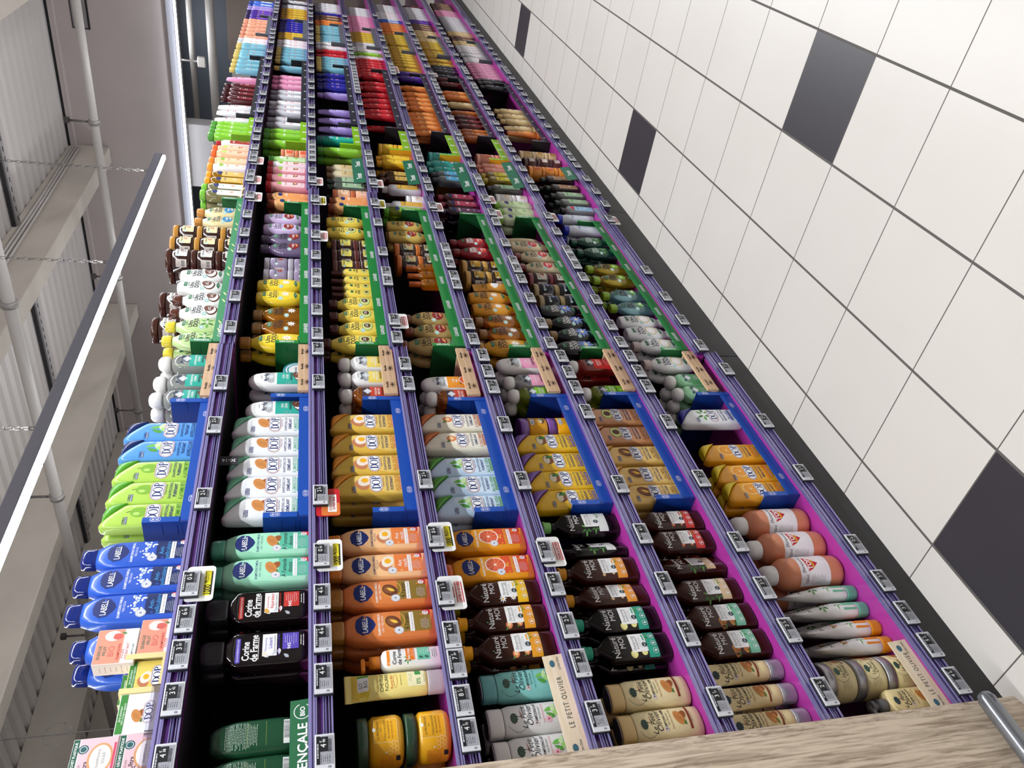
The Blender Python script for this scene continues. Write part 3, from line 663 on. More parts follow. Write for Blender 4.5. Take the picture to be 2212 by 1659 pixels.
def lay_down(parts, r):
    for p in parts: p[1].v = [(x, .066-z, y+r) for x, y, z in p[1].v]
    return parts
def d_lyingjar():
    P_ = d_jar('f3f2ef','2f8f98',.047,.060,.012,a_plainjar('f3f2ef',''))
    A = Art(); A.ell(0,0,.044,.044,'2f8f98',n=32).ell(0,0,.038,.038,WH,n=32).ring(0,0,.034,.034,.006,'5fb4c0',n=32).text('HYDRATATION',0,.0305,.0055,'1b4a55',maxw=.03).text('Marseillais',0,.006,.0110,'1b4a55',bold=.02,xs=.7,maxw=.040).lines(0,-.008,.03,3,.004,'1b4a55').ring(0,-.004,.019,.019,.0012,'1b4a55',200,340)
    m = MB(); A.lay(m, y=.0); m.v = [(x, z, .0602-y) for x, y, z in m.v]
    # art was laid facing -y: turn it to face +z on the lid, top of the print away from the base
    m.v = [(x, -(-y), z) for x, y, z in m.v]
    P_.append(('lid_print', m))
    return lay_down(P_, .048)
# ------------------------------------------------------------------ catalogue: key -> (builder, width, depth, description, category, object name)
B = 'bottle'
CAT = {
'lab_blue': (lambda: d_labell('2f63cf','1a2c78',m_splash,'14275f',('Anti-','pelliculaire'),ink='e8eefb',light='2a58c4',tcol='4fa5e6'), .083,.048,'blue family shampoo bottle with navy cap',B,'shampoo_bottle'),
'lab_mint': (lambda: d_labell('9adbb9','4d9c80',m_almond,'5cc0a0',('À l\'amande','douce'),two=('SHAMPOOING FAMILIAL','2 EN 1 TRES DOUX'),light='a9e6c6'), .083,.048,'mint green almond shampoo bottle',B,'shampoo_bottle'),
'lab_egg': (lambda: d_labell('f0b67c','d6822f',m_egg,'ee8440',('Aux','oeufs'),light='f6c48e',tcol=WH), .083,.048,'peach shampoo bottle with cracked egg picture',B,'shampoo_bottle'),
'lab_argan': (lambda: d_labell('d9793a','a5702a',m_argan,'8f7428',("À l'argan",),two=('SHAMPOOING FAMILIAL','2 EN 1 TRES DOUX'),ink=WH,light='dd8040'), .083,.048,'burnt orange shampoo bottle with argan nut',B,'shampoo_bottle'),
'lab_grape': (lambda: d_labell('e8960f','d6601c',m_citrus,'e5562e',('Au','pamplemousse'),ink=WH,light='f0a018',tcol='f6d23c'), .083,.048,'amber shampoo bottle with grapefruit slice',B,'shampoo_bottle'),
'dop_green': (lambda: d_dop('b4d95c','5fae36',m_apple,'SHAMPOOING','PURIFIANT','À LA POMME VERTE','3f8f2f'), .08,.043,'apple green shampoo bottle',B,'shampoo_bottle'),
'dop_blue': (lambda: d_dop('5b9fe4','1c2c66',m_aloe,'SHAMPOOING','TRAITANT','ANTIPELLICULAIRE','1b2f73'), .08,.043,'sky blue antidandruff shampoo bottle',B,'shampoo_bottle'),
'dop_white': (lambda: d_dop('eceef0','6fb894',m_almond,'SHAMPOOING 2 EN 1','DÉMÊLANT',"À L'AMANDE DOUCE",'5eb591',light='f6f7f8'), .08,.043,'white almond shampoo bottle with green cap corner',B,'shampoo_bottle'),
'dop_egg': (lambda: d_dop('e3bb4c','e29220',m_egg,'SHAMPOOING','FORTIFIANT','AUX OEUFS','e07c2a',light='edc968'), .08,.043,'mustard egg shampoo bottle with orange cap corner',B,'shampoo_bottle'),
'dop_cream': (lambda: d_dop('efe8d2','c56a30',m_peach,'SHAMPOOING','DÉMÊLANT',"À L'HUILE D'AMANDE",'cf6a2c',light='f7f2e0'), .08,.043,'cream shampoo bottle with rust cap corner',B,'shampoo_bottle'),
'dop_aloe': (lambda: d_dop('c3dcf2','4f9a34',m_aloe,'SHAMPOOING','PURIFIANT','ALOE VERA','4fa04c',light='d3e7f7'), .08,.043,'pale blue aloe shampoo bottle with green corner',B,'shampoo_bottle'),
'dop_karite': (lambda: d_dop('e8b820','7a54a6',m_shea,'SHAMPOOING 2 EN 1','NOURRISSANT','AU KARITÉ','6b3f8f',light='f0c52c'), .08,.043,'yellow shea shampoo bottle with purple corner',B,'shampoo_bottle'),
'dop_brown': (lambda: d_dop('c98d5c','c08050',lambda A,x,z,k: m_avocado(A,x,z,.75*k),'SHAMPOOING','TRÈS NOURRISSANT',"À L'HUILE D'AVOCAT",'8a4a2a'), .08,.043,'light brown avocado oil shampoo bottle',B,'shampoo_bottle'),
'dop_honey': (lambda: d_dop('e6bb62','dcae52',m_argan,'SHAMPOOING 2 EN 1','ANTI-CASSE','AU MIEL','b8822a',light='edc878'), .08,.043,'honey beige shampoo bottle with honey jar picture',B,'shampoo_bottle'),
'dop_orange': (lambda: d_dop('f2a81c','f0d41e',lambda A,x,z,k: m_citrus(A,x,z,.85*k,'f7d9a0','f09a28','f8c878'),'SHAMPOOING','BRILLANCE','AU KIWI & ORANGE','ef7a1c',light='f5b02c'), .08,.043,'orange yellow citrus shampoo bottle',B,'shampoo_bottle'),
'dop_milk': (lambda: d_dop('eef1f4','2b2f9a',m_leafy,'SHAMPOOING','RÉPARATEUR','AU LAIT','3b3f9f',light='f8f9fb'), .08,.043,'white milk shampoo bottle with violet blue corner',B,'shampoo_bottle'),
'cor_red': (lambda: d_corine('c8362c','Réparateur','REPAIRING SHAMPOO','d9a44a',True), .088,.046,'black square shampoo flask with red label panel',B,'shampoo_bottle'),
'cor_purple': (lambda: d_corine('5a48b4','Lissant','SMOOTHING SHAMPOO','e8e0d0',False), .088,.046,'black square shampoo flask with violet label panel',B,'shampoo_bottle'),
'cor_pump': (d_corpump, .052,.046,'small white pump bottle with orange pump',B,'pump_bottle'),
'sobio': (lambda: d_tube('f3e288','e6d9c8',.205,a_sobio,w=.054,d=.042,top=.066,capmat=M('d9cdd0',.2,trans=.3)), .068,.044,'pale yellow hair mask tube standing on its cap','tube','mask_tube'),
'prov_jar': (lambda: d_jar('f0b21e','23442f',.046,.088,.020,a_prov,rnd=.010), .094,.094,'honey yellow mask jar with dark green lid','jar','mask_jar'),
'prov_back': (d_provback, .078,.05,'dark green bottle turned to its printed back',B,'conditioner_bottle'),
'nm_peach': (lambda: d_naturemoi('e8a21c','efa324',m_peach,'NOURRISSANT'), .076,.044,'dark brown shampoo bottle with peach label, amber cap',B,'shampoo_bottle'),
'nm_yellow': (lambda: d_naturemoi('c9b62c','f2c21a',m_flower,'REFLETS DORÉS'), .076,.044,'dark brown shampoo bottle with daisy label, yellow cap',B,'shampoo_bottle'),
'nm_teal': (lambda: d_naturemoi('2f9a7c','2fa88a',lambda A,x,z,k: m_citrus(A,x,z,.5*k,'e8dc7a','f2ec9e','fff6c0'),'PURIFIANT',body='140a0c'), .076,.044,'black shampoo bottle with lemon label, teal cap',B,'shampoo_bottle'),
'nm_amber': (lambda: d_naturemoi('c98a22','f0a03a',lambda A,x,z,k: A.ell(x,z,.004*k,.004*k,'ddb98a').ell(x+.008*k,z-.003*k,.004*k,.004*k,'ddb98a'),'RÉPARATEUR',body='3a1708'), .076,.044,'amber brown shampoo bottle with orange label',B,'shampoo_bottle'),
'nm_green': (lambda: d_naturemoi('7fbf6a','e9efe8',m_leafy,'ANTIPELLICULAIRE',body='120a0b'), .076,.044,'black shampoo bottle with leafy label, pale green cap',B,'shampoo_bottle'),
'nm_red': (lambda: d_naturemoi('b92f2c','cf3f34',lambda A,x,z,k: m_peach(A,x,z,.8*k,'b4262c'),'COULEUR'), .076,.044,'dark brown shampoo bottle with berry label, red cap',B,'shampoo_bottle'),
'nm_beige': (lambda: d_naturemoi('c4a070','d9bf94',m_leafy,'VOLUME'), .076,.044,'dark brown shampoo bottle with bamboo label, beige cap',B,'shampoo_bottle'),
'nm_sage': (lambda: d_naturemoi('6fa583','7cc0a0',m_almond,'EXTRA-DOUX'), .076,.044,'dark brown shampoo bottle with almond label, sage cap',B,'shampoo_bottle'),
'nmt_orange': (lambda: d_tube('f4f1ee','e8960f',.212,a_nmtube('ef8a1c',m_peach),capz=.030,w=.050,d=.044,top=.062), .064,.046,'white conditioner tube with orange base band','tube','conditioner_tube'),
'nmt_green': (lambda: d_tube('f2f2ee','6db59a',.212,a_nmtube('74c49c',m_leafy),capz=.030,w=.050,d=.044,top=.062), .064,.046,'white conditioner tube with green base band','tube','conditioner_tube'),
'ol_teal': (lambda: d_olivier('7fc4bf','5f9fa0','c9cfd2','SHAMPOOING MICELLAIRE','Aloe Vera & Thé vert','2f8f98',m_aloe), .073,.05,'turquoise shampoo bottle with olive tree drawing',B,'shampoo_bottle'),
'ol_grey': (lambda: d_olivier('e0dfdd','dcd9d6','b9b7b6','SHAMPOOING LAIT','Amande Douce & Coton','d9707e',lambda A,x,z,k: m_aloe(A,x,z,k) or m_flower(A,x-.012*k,z+.006*k,.8*k,'eeb2bc','b4506a')), .073,.05,'pearl grey shampoo bottle with pink label line',B,'shampoo_bottle'),
'ol_cream': (lambda: d_olivier('efdfab','d9bb7a','a7a6a8','SHAMPOOING CRÈME',"Huiles d'Olive, Karité, Argan",'8a3a22',m_almond), .073,.05,'cream yellow shampoo bottle with argan picture',B,'shampoo_bottle'),
'ol_tube': (lambda: d_tube('efdca4','b9b9be',.205,a_oltube,capz=.040,w=.050,d=.044,top=.062,capmat=M('b4b4ba',.25,metal=.5)), .064,.046,'cream conditioner tube standing on silver cap','tube','conditioner_tube'),
'ol_jar': (lambda: d_jar('ecdca6','a9a8aa',.050,.078,.022,a_oljar,rnd=.006,lidmat=M('a9a9ad',.3,metal=.6)), .102,.102,'cream mask jar with silver lid','jar','mask_jar'),
'ol_pump': (d_olpump, .07,.046,'cream pump bottle with grey pump head',B,'pump_bottle'),
'top': (d_top, .094,.094,'big peach pink budget shampoo flask with white cap',B,'shampoo_bottle'),
'bar_pink': (lambda: d_box(.088,.078,.045,'f7e3e4',a_udbar,sideart=side_rows('f2c3cb','a06a78')), .088,.045,'pink solid shampoo carton with green top band','box','soap_carton'),
'bar_almond': (lambda: d_box(.086,.092,.045,'f1f1ee',a_dopbar('f4f5f4',m_almond),sideart=side_rows('e9e7ec','3a4a7a')), .086,.045,'white and green almond solid shampoo carton','box','soap_carton'),
'bar_egg': (lambda: d_box(.074,.090,.045,'f0e08e',a_dopbar('f0d96a',m_egg),sideart=side_rows('f0e08e','3a4a7a')), .074,.045,'yellow and green egg solid shampoo carton','box','soap_carton'),
'bar_help': (lambda: d_box(.074,.090,.045,'f3e9b4',lambda A,w,h: A.rect(0,h-.007,w-.003,.013,'3f8a3a').up().text("Mode d'emploi",0,h-.007,.0075,WH,shear=.3,maxw=w*.8).lines(.004,h*.45,w*.7,7,.009,NAVY,h=.0016),sideart=side_rows('efe2a0','8a5a2a')), .074,.045,'yellow carton showing its instructions panel','box','soap_carton'),
'bar_peach1': (lambda: d_box(.086,.080,.038,'f6e6dc',a_energie('DOUCEUR'),sideart=side_rows('f0e4da','b98a7a')), .086,.038,'peach and white fruit shampoo bar carton, lower','box','soap_carton'),
'bar_peach2': (lambda: d_box(.086,.080,.038,'f6e6dc',a_energie('HYDRATANT'),sideart=side_rows('f0e4da','b98a7a')), .086,.038,'peach and white fruit shampoo bar carton, upper','box','soap_carton'),
'bar_tray': (d_display_tray, .092,.07,'cream cardboard display tray with a window','tray','display_tray'),
'bar_open': (d_open_carton, .085,.06,'torn open grey white carton','box','open_carton'),
'ms_clear': (lambda: d_mars('d9ddd8','2fae9c',('HYDRATATION','LÉGÈRE'),m_coconut), .075,.049,'clear shampoo bottle with teal label, white ball cap',B,'shampoo_bottle'),
'ms_yellow': (lambda: d_mars('e9e8e6','efd86a',('EXPERT','RÉPARATION'),m_argan,opaque=True), .075,.049,'white and yellow shampoo bottle with ball cap',B,'shampoo_bottle'),
'ms_amber': (lambda: d_mars('d97a1a','c8442c',('COULEUR','MÈCHES'),m_peach), .075,.049,'amber shampoo bottle with white ball cap',B,'shampoo_bottle'),
'ms_pink': (lambda: d_mars('e4e4e6','f0a6c6',('DOUCEUR','PURE'),lambda A,x,z,k: m_flower(A,x,z,1.6*k,'f6cfc0')), .075,.049,'pearl and pink shampoo bottle with ball cap',B,'shampoo_bottle'),
'ms_lime': (lambda: d_mars('a9bf2a','7fbf2c',('FRAÎCHEUR','INTENSE'),m_apple), .075,.049,'lime green shampoo bottle with white ball cap',B,'shampoo_bottle'),
'ms_red': (lambda: d_mars('d8483a','d8302c',('COULEUR','ÉCLAT'),lambda A,x,z,k: m_citrus(A,x,z,.7*k,'f2b0a0','c8202c','f08a8a')), .075,.049,'red shampoo bottle with white ball cap',B,'shampoo_bottle'),
'ms_mint': (lambda: d_mars('9fdcab','5fa56f',('ARGILE','ORTIE'),lambda A,x,z,k: A.ell(x,z,.014*k,.010*k,'e6dcc2'), bodymat=M('a4e0b0',.2,trans=.25,coat=.4)), .075,.049,'mint green shampoo bottle with white ball cap',B,'shampoo_bottle'),
'mc_teal': (lambda: d_marscream('2fae9c',('SOIN','LÉGER'),m_coconut), .075,.048,'white conditioner bottle with teal label',B,'conditioner_bottle'),
'mc_orange': (lambda: d_marscream('f09a2c',('SOIN','MIEL'),m_citrus), .075,.048,'white conditioner bottle with orange label',B,'conditioner_bottle'),
'mc_pink': (lambda: d_marscream('f2a2c6',('SOIN','DOUCEUR'),lambda A,x,z,k: m_flower(A,x,z,1.6*k,'f6cfc0')), .075,.048,'white conditioner bottle with pink label',B,'conditioner_bottle'),
'ms_jar': (d_lyingjar, .096,.070,'white hair mask jar lying with its teal lid in front','jar','mask_jar'),
'ud_lemon': (lambda: d_ud('c3dc9a','e6d23c',m_leafy), .083,.043,'pale green oval shampoo bottle with yellow cap',B,'shampoo_bottle'),
'ud_coco': (lambda: d_ud('eeeeea','5a2c1c',m_coconut), .083,.043,'white coconut shampoo bottle with brown cap',B,'shampoo_bottle'),
'ui_coco': (lambda: d_udinv('eeeeea','5a2c1c',m_coconut), .083,.043,'white coconut conditioner bottle standing cap down',B,'conditioner_bottle'),
'ud_alm': (lambda: d_ud('ead9a4','c98a3c',lambda A,x,z,k: m_disc(A,x,z,k,'2f86b8','e9d6a0')), .083,.043,'cream shampoo bottle with blue heart label',B,'shampoo_bottle'),
'ud_yel': (lambda: d_ud('f0cf2e','a5702a',m_flower,light='f6d838'), .083,.043,'yellow camomile shampoo bottle with bronze cap',B,'shampoo_bottle'),
'ud_yclear': (lambda: d_ud('d98e12','a07a48',m_flower,see=True), .083,.043,'clear amber camomile shampoo bottle',B,'shampoo_bottle'),
'ui_yel': (lambda: d_udinv('f0cf2e','4a7a2c',m_flower,light='f6d838'), .083,.043,'yellow camomile conditioner bottle, cap down',B,'conditioner_bottle'),
'ud_lilac': (lambda: d_ud('b9a6cf','5a4f66',m_disc,see=True), .083,.043,'clear lilac shampoo bottle with grey cap',B,'shampoo_bottle'),
'ui_lilac': (lambda: d_udinv('cdb6dc','4a4a55',m_disc,light='d8c2e4'), .083,.043,'lilac conditioner bottle standing cap down',B,'conditioner_bottle'),
'ud_avo': (lambda: d_ud('f0d24e','4a1f1a',lambda A,x,z,k: m_avocado(A,x,z,.85*k),light='f6dc5c'), .083,.043,'yellow avocado shampoo bottle with brown cap',B,'shampoo_bottle'),
'ui_avo': (lambda: d_udinv('f0d24e','5a2a1c',lambda A,x,z,k: m_avocado(A,x,z,.85*k),light='f6dc5c'), .083,.043,'yellow avocado conditioner bottle, cap down',B,'conditioner_bottle'),
'avo_pump': (lambda: d_flask('f3da5e','4a1f1a',lambda A,w,hb: (A.rect(-.0,hb-.03,.016,.010,'1f6b46').text('Ultra',0,hb-.045,.010,INK,bold=.02,maxw=.026).text('DOUX',0,hb-.056,.011,INK,bold=.02,maxw=.03).up(), m_avocado(A,0,hb-.085,.8)),H=.190,w=.048,d=.040,ch=.045,cw=.020,n=3,name='pump'), .049,.04,'slim yellow avocado leave-in bottle with brown pump',B,'pump_bottle'),
'ud_bronze': (lambda: d_ud('b3965a','7a3a22',m_disc,ink='2a1a16'), .083,.043,'bronze shampoo bottle with dark red disc label',B,'shampoo_bottle'),
'ui_bronze': (lambda: d_udinv('d9b95c','b98a2c',m_disc,ink='2a1a16'), .083,.043,'gold conditioner bottle with dark red disc, cap down',B,'conditioner_bottle'),
'honey_pump': (lambda: d_flask('e08a14','c8621c',a_bare(INK,'HUILE'),H=.150,w=.046,d=.040,ch=.045,cw=.022,see=True,name='pump'), .047,.04,'small amber oil pump bottle',B,'pump_bottle'),
'ud_gold': (lambda: d_ud('dc9a1c','b98a2c',m_flower), .083,.043,'gold honey shampoo bottle',B,'shampoo_bottle'),
'ud_gclear': (lambda: d_ud('d8861a','9a6a3c',m_flower,see=True), .083,.043,'clear golden honey shampoo bottle',B,'shampoo_bottle'),
'ui_gold': (lambda: d_udinv('e29a1e','d98a1c',m_flower), .083,.043,'gold honey conditioner bottle, cap down',B,'conditioner_bottle'),
'gold_tube': (lambda: d_tube('e8a23c','b98a4c',.165,lambda A: A.text('Ultra',0,.125,.012,INK,bold=.02).text('DOUX',0,.112,.013,INK,bold=.02).ell(.0,.075,.020,.016,WH).lines(0,.05,.034,3,.004,WH),capz=.028,w=.05,top=.06), .064,.046,'golden leave-in tube with white seal','tube','conditioner_tube'),
'ud_red': (lambda: d_ud('8e1420','7a1420',lambda A,x,z,k: m_disc(A,x,z,k,'c8302c','f0b09a'),ink=WH), .083,.043,'dark red cranberry shampoo bottle',B,'shampoo_bottle'),
'ud_black': (lambda: d_ud('17181c','8a6a3c',lambda A,x,z,k: m_flower(A,x,z,2.0*k,'7f9ae0','e8c27a'),ink=WH), .083,.043,'black charcoal shampoo bottle with blue flower',B,'shampoo_bottle'),
'ui_black': (lambda: d_udinv('17181c','4a4630',lambda A,x,z,k: m_flower(A,x,z,2.0*k,'7f9ae0','e8c27a'),ink=WH), .083,.043,'black charcoal conditioner bottle, cap down',B,'conditioner_bottle'),
'ud_pome': (lambda: d_ud('e2cfa8','7a1c28',lambda A,x,z,k: m_disc(A,x,z,k,'c83a48','f0c0a0')), .083,.043,'beige pomegranate shampoo bottle with wine cap',B,'shampoo_bottle'),
'ui_pome': (lambda: d_udinv('e2cfa8','7a1c28',lambda A,x,z,k: m_disc(A,x,z,k,'c83a48','f0c0a0')), .083,.043,'beige pomegranate conditioner bottle, cap down',B,'conditioner_bottle'),
'ud_oat': (lambda: d_ud('eff0f2','c4b2ae',lambda A,x,z,k: A.ring(x,z,.016*k,.014*k,.003*k,'e3cfa0').ell(x,z,.010*k,.009*k,'f4ecec')), .083,.043,'white oat milk shampoo bottle with pinkish cap',B,'shampoo_bottle'),
'ui_oat': (lambda: d_udinv('eff0f2','b8b4b6',lambda A,x,z,k: A.ring(x,z,.016*k,.014*k,.003*k,'e3cfa0').ell(x,z,.010*k,.009*k,'f4ecec')), .083,.043,'white oat milk conditioner bottle, cap down',B,'conditioner_bottle'),
'ud_aqua': (lambda: d_ud('8fc0c8','8fb82c',m_aloe,see=True), .083,.043,'clear aqua shampoo bottle with lime cap',B,'shampoo_bottle'),
'ud_olive': (lambda: d_ud('c9b02c','9ac02c',m_apple,see=True), .083,.043,'clear yellow green shampoo bottle with lime cap',B,'shampoo_bottle'),
'ud_dgreen': (lambda: d_ud('123f34','14503c',m_leafy,ink='cfe3d4'), .083,.043,'dark bottle green shampoo bottle',B,'shampoo_bottle'),
'jar_brown': (lambda: d_jar('38201c','4a2418',.044,.084,.020,a_udjar('e6e2dc',m_coconut),bodymat=M('38201c',.12,coat=.8)), .09,.09,'dark brown coconut mask jar with brown lid','jar','mask_jar'),
'jar_gold': (lambda: d_jar('38201c','c98f3c',.044,.084,.020,a_udjar('ece0b4',m_egg),bodymat=M('38201c',.12,coat=.8)), .09,.09,'dark brown mask jar with gold lid','jar','mask_jar'),
'jar_lilac': (lambda: d_jar('8f7f9c','b9b4c0',.044,.084,.020,a_udjar('9a8fa6',m_disc)), .09,.09,'lilac grey mask jar','jar','mask_jar'),
'jar_yel': (lambda: d_jar('3a1c1a','5a2420',.044,.084,.020,a_udjar('e9dc6a',m_avocado),bodymat=M('3a1c1a',.12,coat=.8)), .09,.09,'dark brown mask jar with yellow label','jar','mask_jar'),
'jar_orange': (lambda: d_jar('2e1a18','c86a24',.044,.084,.020,a_udjar('b9a878',m_disc),bodymat=M('2e1a18',.12,coat=.8)), .09,.09,'dark mask jar with orange lid','jar','mask_jar'),
'jar_honey': (lambda: d_jar('33201c','c99a4a',.044,.084,.020,a_udjar('d9a83c',m_flower),bodymat=M('33201c',.12,coat=.8)), .09,.09,'dark mask jar with tan lid and honey label','jar','mask_jar'),
'jar_black': (lambda: d_jar('15161c','a08a5c',.044,.084,.020,a_udjar('1c2030',lambda A,x,z,k: m_flower(A,x,z,1.6*k,'8fa6ee'),ink=WH),bodymat=M('15161c',.12,coat=.8)), .09,.09,'black mask jar with dull gold lid','jar','mask_jar'),
'jar_wine': (lambda: d_jar('3a2024','7a2430',.044,.084,.020,a_udjar('e2d6c0',m_disc),bodymat=M('3a2024',.12,coat=.8)), .09,.09,'dark mask jar with wine red lid','jar','mask_jar'),
'dop_jar': (lambda: d_jar('f2ae14','7a4a9c',.044,.088,.026,a_dopjar,rnd=.006), .09,.09,'orange yellow hair mask jar with purple lid','jar','mask_jar'),
'jar_white': (lambda: d_jar('f2f2f0','f2f2f0',.046,.080,.020,a_plainjar('ecdcc8','Timotei')), .094,.094,'white mask jar with white lid','jar','mask_jar'),
'jar_peach': (lambda: d_jar('f0ba94','c86a3c',.042,.080,.020,a_plainjar('f6cfae','LABELL')), .086,.086,'peach mask jar with rust lid','jar','mask_jar'),
'jar_coral': (lambda: d_jar('f2a482','f08a62',.034,.070,.018,a_plainjar('e8643c','',WH)), .07,.07,'coral mask jar','jar','mask_jar'),
'jar_teal': (lambda: d_jar('4fbdb4','3fb0a8',.044,.080,.020,a_plainjar('2f8f8a','',WH)), .09,.09,'turquoise mask jar','jar','mask_jar'),
'jar_salmon': (lambda: d_jar('ee9a84','f0a692',.044,.080,.020,a_plainjar('e27a5c','',WH)), .09,.09,'salmon pink mask jar','jar','mask_jar'),
'jar_cream': (lambda: d_jar('ddc08e','e2c898',.044,.072,.020,a_plainjar('c49a5a','')), .09,.09,'caramel cream mask jar','jar','mask_jar'),
'jar_choc': (lambda: d_jar('5a2f2c','4a2624',.044,.072,.020,a_plainjar('e8dcd0','')), .09,.09,'chocolate brown mask jar','jar','mask_jar'),
'jar_org': (lambda: d_jar('f29a3c','f29636',.044,.072,.020,a_plainjar('e06a2c','',WH)), .09,.09,'bright orange mask jar','jar','mask_jar'),
'jar_banana': (lambda: d_jar('f2c21c','e9b51c',.044,.080,.020,a_plainjar('f6d84a','')), .09,.09,'banana yellow mask jar','jar','mask_jar'),
'lb_dred': (lambda: d_flask('7a1030','8e1a34',a_generic('a83a54',WH,'LABELL',m_flower,NAVY),H=.2,w=.070,d=.044,see=True), .07,.044,'clear dark red shampoo bottle with blue badge',B,'shampoo_bottle'),
'lb_plum': (lambda: d_flask('3a1a3c','3a2038',a_generic('5a3450',WH,'LABELL',m_flower,NAVY),H=.2,w=.070,d=.044,see=True), .07,.044,'clear plum shampoo bottle with blue badge',B,'shampoo_bottle'),
'lb_lgreen': (lambda: d_flask('d9ecc0','86c034',a_generic('cfe6b0','3f7a2c','LABELL',m_leafy,'4a4a8a'),H=.2,w=.072,d=.046,cw=.05), .072,.046,'pale green shampoo bottle with lime cap',B,'shampoo_bottle'),
'lb_lime': (lambda: d_flask('b4cc2c','5fae2c',a_generic('8fbf3c',WH,'LABELL',m_apple,NAVY),H=.2,w=.072,d=.046,cw=.05,see=True), .072,.046,'clear lime shampoo bottle with green cap',B,'shampoo_bottle'),
'lb_kid': (lambda: d_flask('f4b672','8a3a1c',a_generic('f2a05a',WH,'LABELL',m_peach,NAVY),H=.19,w=.070,d=.046,cw=.042), .07,.046,'apricot shampoo bottle with brown cap',B,'shampoo_bottle'),
'bio': (lambda: d_flask('c9c68a','7cc23c',a_generic(WH,'2f8a3c','Bio',m_peach,NAVY),H=.2,w=.072,d=.048,cw=.05,see=True), .072,.048,'clear bottle with white label and bright green cap',B,'shampoo_bottle'),
'oil': (lambda: d_flask('e8ac1c','f0a01c',a_generic('e9c46a',NAVY,'LABELL',m_flower,NAVY),H=.195,w=.072,d=.048,cw=.052,see=True), .072,.048,'clear honey bottle with orange cap',B,'shampoo_bottle'),
'en_white': (lambda: d_flask('f4f2ee','f09a1c',a_generic('f6ece0','e0601c','Cadum',m_peach,'8fbf3c'),H=.2,w=.066,d=.05,cw=.056,n=2.4), .066,.05,'white family shampoo bottle with orange cap',B,'shampoo_bottle'),
'en_cream': (lambda: d_flask('ecd0a0','ee8a2c',a_generic('f0d8b0','d0501c','Cadum',m_peach,'8fbf3c'),H=.2,w=.066,d=.05,cw=.056,n=2.4), .066,.05,'cream shampoo bottle with orange cap',B,'shampoo_bottle'),
'en_carrot': (lambda: d_flask('f0c49a','ee6a2c',a_generic('f4d2b0','d8401c','Bio',lambda A,x,z,k: m_peach(A,x,z,1.4*k,'e0501c'),'c6e06a'),H=.2,w=.066,d=.05,cw=.052,n=2.4), .066,.05,'peach shampoo bottle with lime round sticker',B,'shampoo_bottle'),
'argan_red': (lambda: d_flask('f2ece6','b02430',a_generic('a8281c',WH,'ARGAN OIL',m_argan),H=.19,w=.058,d=.042), .058,.042,'white and red argan oil shampoo bottle',B,'shampoo_bottle'),
'cad_pink': (lambda: d_flask('eaa0a8','b8202c',a_generic('f6dada','b8202c','Cadum',lambda A,x,z,k: m_peach(A,x,z,1.6*k,'a8242c'),'8fbf3c'),H=.2,w=.066,d=.05,cw=.056,n=2.4), .066,.05,'pink fruit shampoo bottle with red cap',B,'shampoo_bottle'),
'cad_white': (lambda: d_flask('f0ecec','b8202c',a_generic('f6dada','b8202c','Cadum',lambda A,x,z,k: m_peach(A,x,z,1.6*k,'a8242c'),'8fbf3c'),H=.2,w=.066,d=.05,cw=.056,n=2.4), .066,.05,'white fruit shampoo bottle with red cap',B,'shampoo_bottle'),
'cad_green': (lambda: d_flask('a4d87c','4fae3c',a_generic('cfeab4','2f7a2c','Cadum',m_apple,WH),H=.2,w=.066,d=.05,cw=.056,n=2.4), .066,.05,'light green fruit shampoo bottle',B,'shampoo_bottle'),
'tim_cream': (lambda: d_flask('e6d8b4','8a6a4a',a_generic('d9c08a',INK,'Timotei',m_peach),H=.19,w=.066,d=.05), .066,.05,'cream yellow shampoo bottle with brown cap',B,'shampoo_bottle'),
'tim_clear': (lambda: d_flask('9aa59a','20302c',a_generic('a8c8a0',INK,'Timotei',m_flower),H=.19,w=.066,d=.05,see=True), .066,.05,'clear shampoo bottle with pale green label',B,'shampoo_bottle'),
'tim_brown': (lambda: d_flask('7a4a1c','5a3418',a_generic('d9b45a',INK,'Timotei',m_flower),H=.19,w=.066,d=.05,see=True), .066,.05,'brown shampoo bottle with gold label',B,'shampoo_bottle'),
'tim_yel': (lambda: d_flask('d9c23c','b9a42c',a_generic('d9c83c','5a3a1c','Timotei',lambda A,x,z,k: m_flower(A,x,z,1.8*k)),H=.19,w=.066,d=.05,see=True), .066,.05,'clear yellow daisy shampoo bottle',B,'shampoo_bottle'),
'tim_pearl': (lambda: d_flask('dcdcdf','c9c4be',a_generic('e8b84a',INK,'Timotei',m_peach),H=.19,w=.066,d=.05), .066,.05,'pearl grey shampoo bottle with gold label',B,'shampoo_bottle'),
'tim_black': (lambda: d_flask('241a18','1c2c28',a_generic('b08a6a',INK,'Timotei',m_flower),H=.19,w=.066,d=.05), .066,.05,'black shampoo bottle with tan label',B,'shampoo_bottle'),
'tim_blue': (lambda: d_flask('a9b4b8','26282c',a_generic('5fb0dc',WH,'Timotei',m_flower),H=.19,w=.066,d=.05,see=True), .066,.05,'clear shampoo bottle with blue label',B,'shampoo_bottle'),
'ban_pink': (lambda: d_flask('d4d8dc','1c1c22',a_generic('a8d4ee',INK,'Timotei',m_flower,'d8304a'),H=.19,w=.066,d=.05,see=True), .066,.05,'clear shampoo bottle with red neck band',B,'shampoo_bottle'),
'white_blue': (lambda: d_flask('e4eaf6','2436c0',a_bare('3a4ac0','Ushuaïa'),H=.2,w=.064,d=.052,cw=.05,n=2.3), .064,.052,'white shampoo bottle with royal blue cap',B,'shampoo_bottle'),
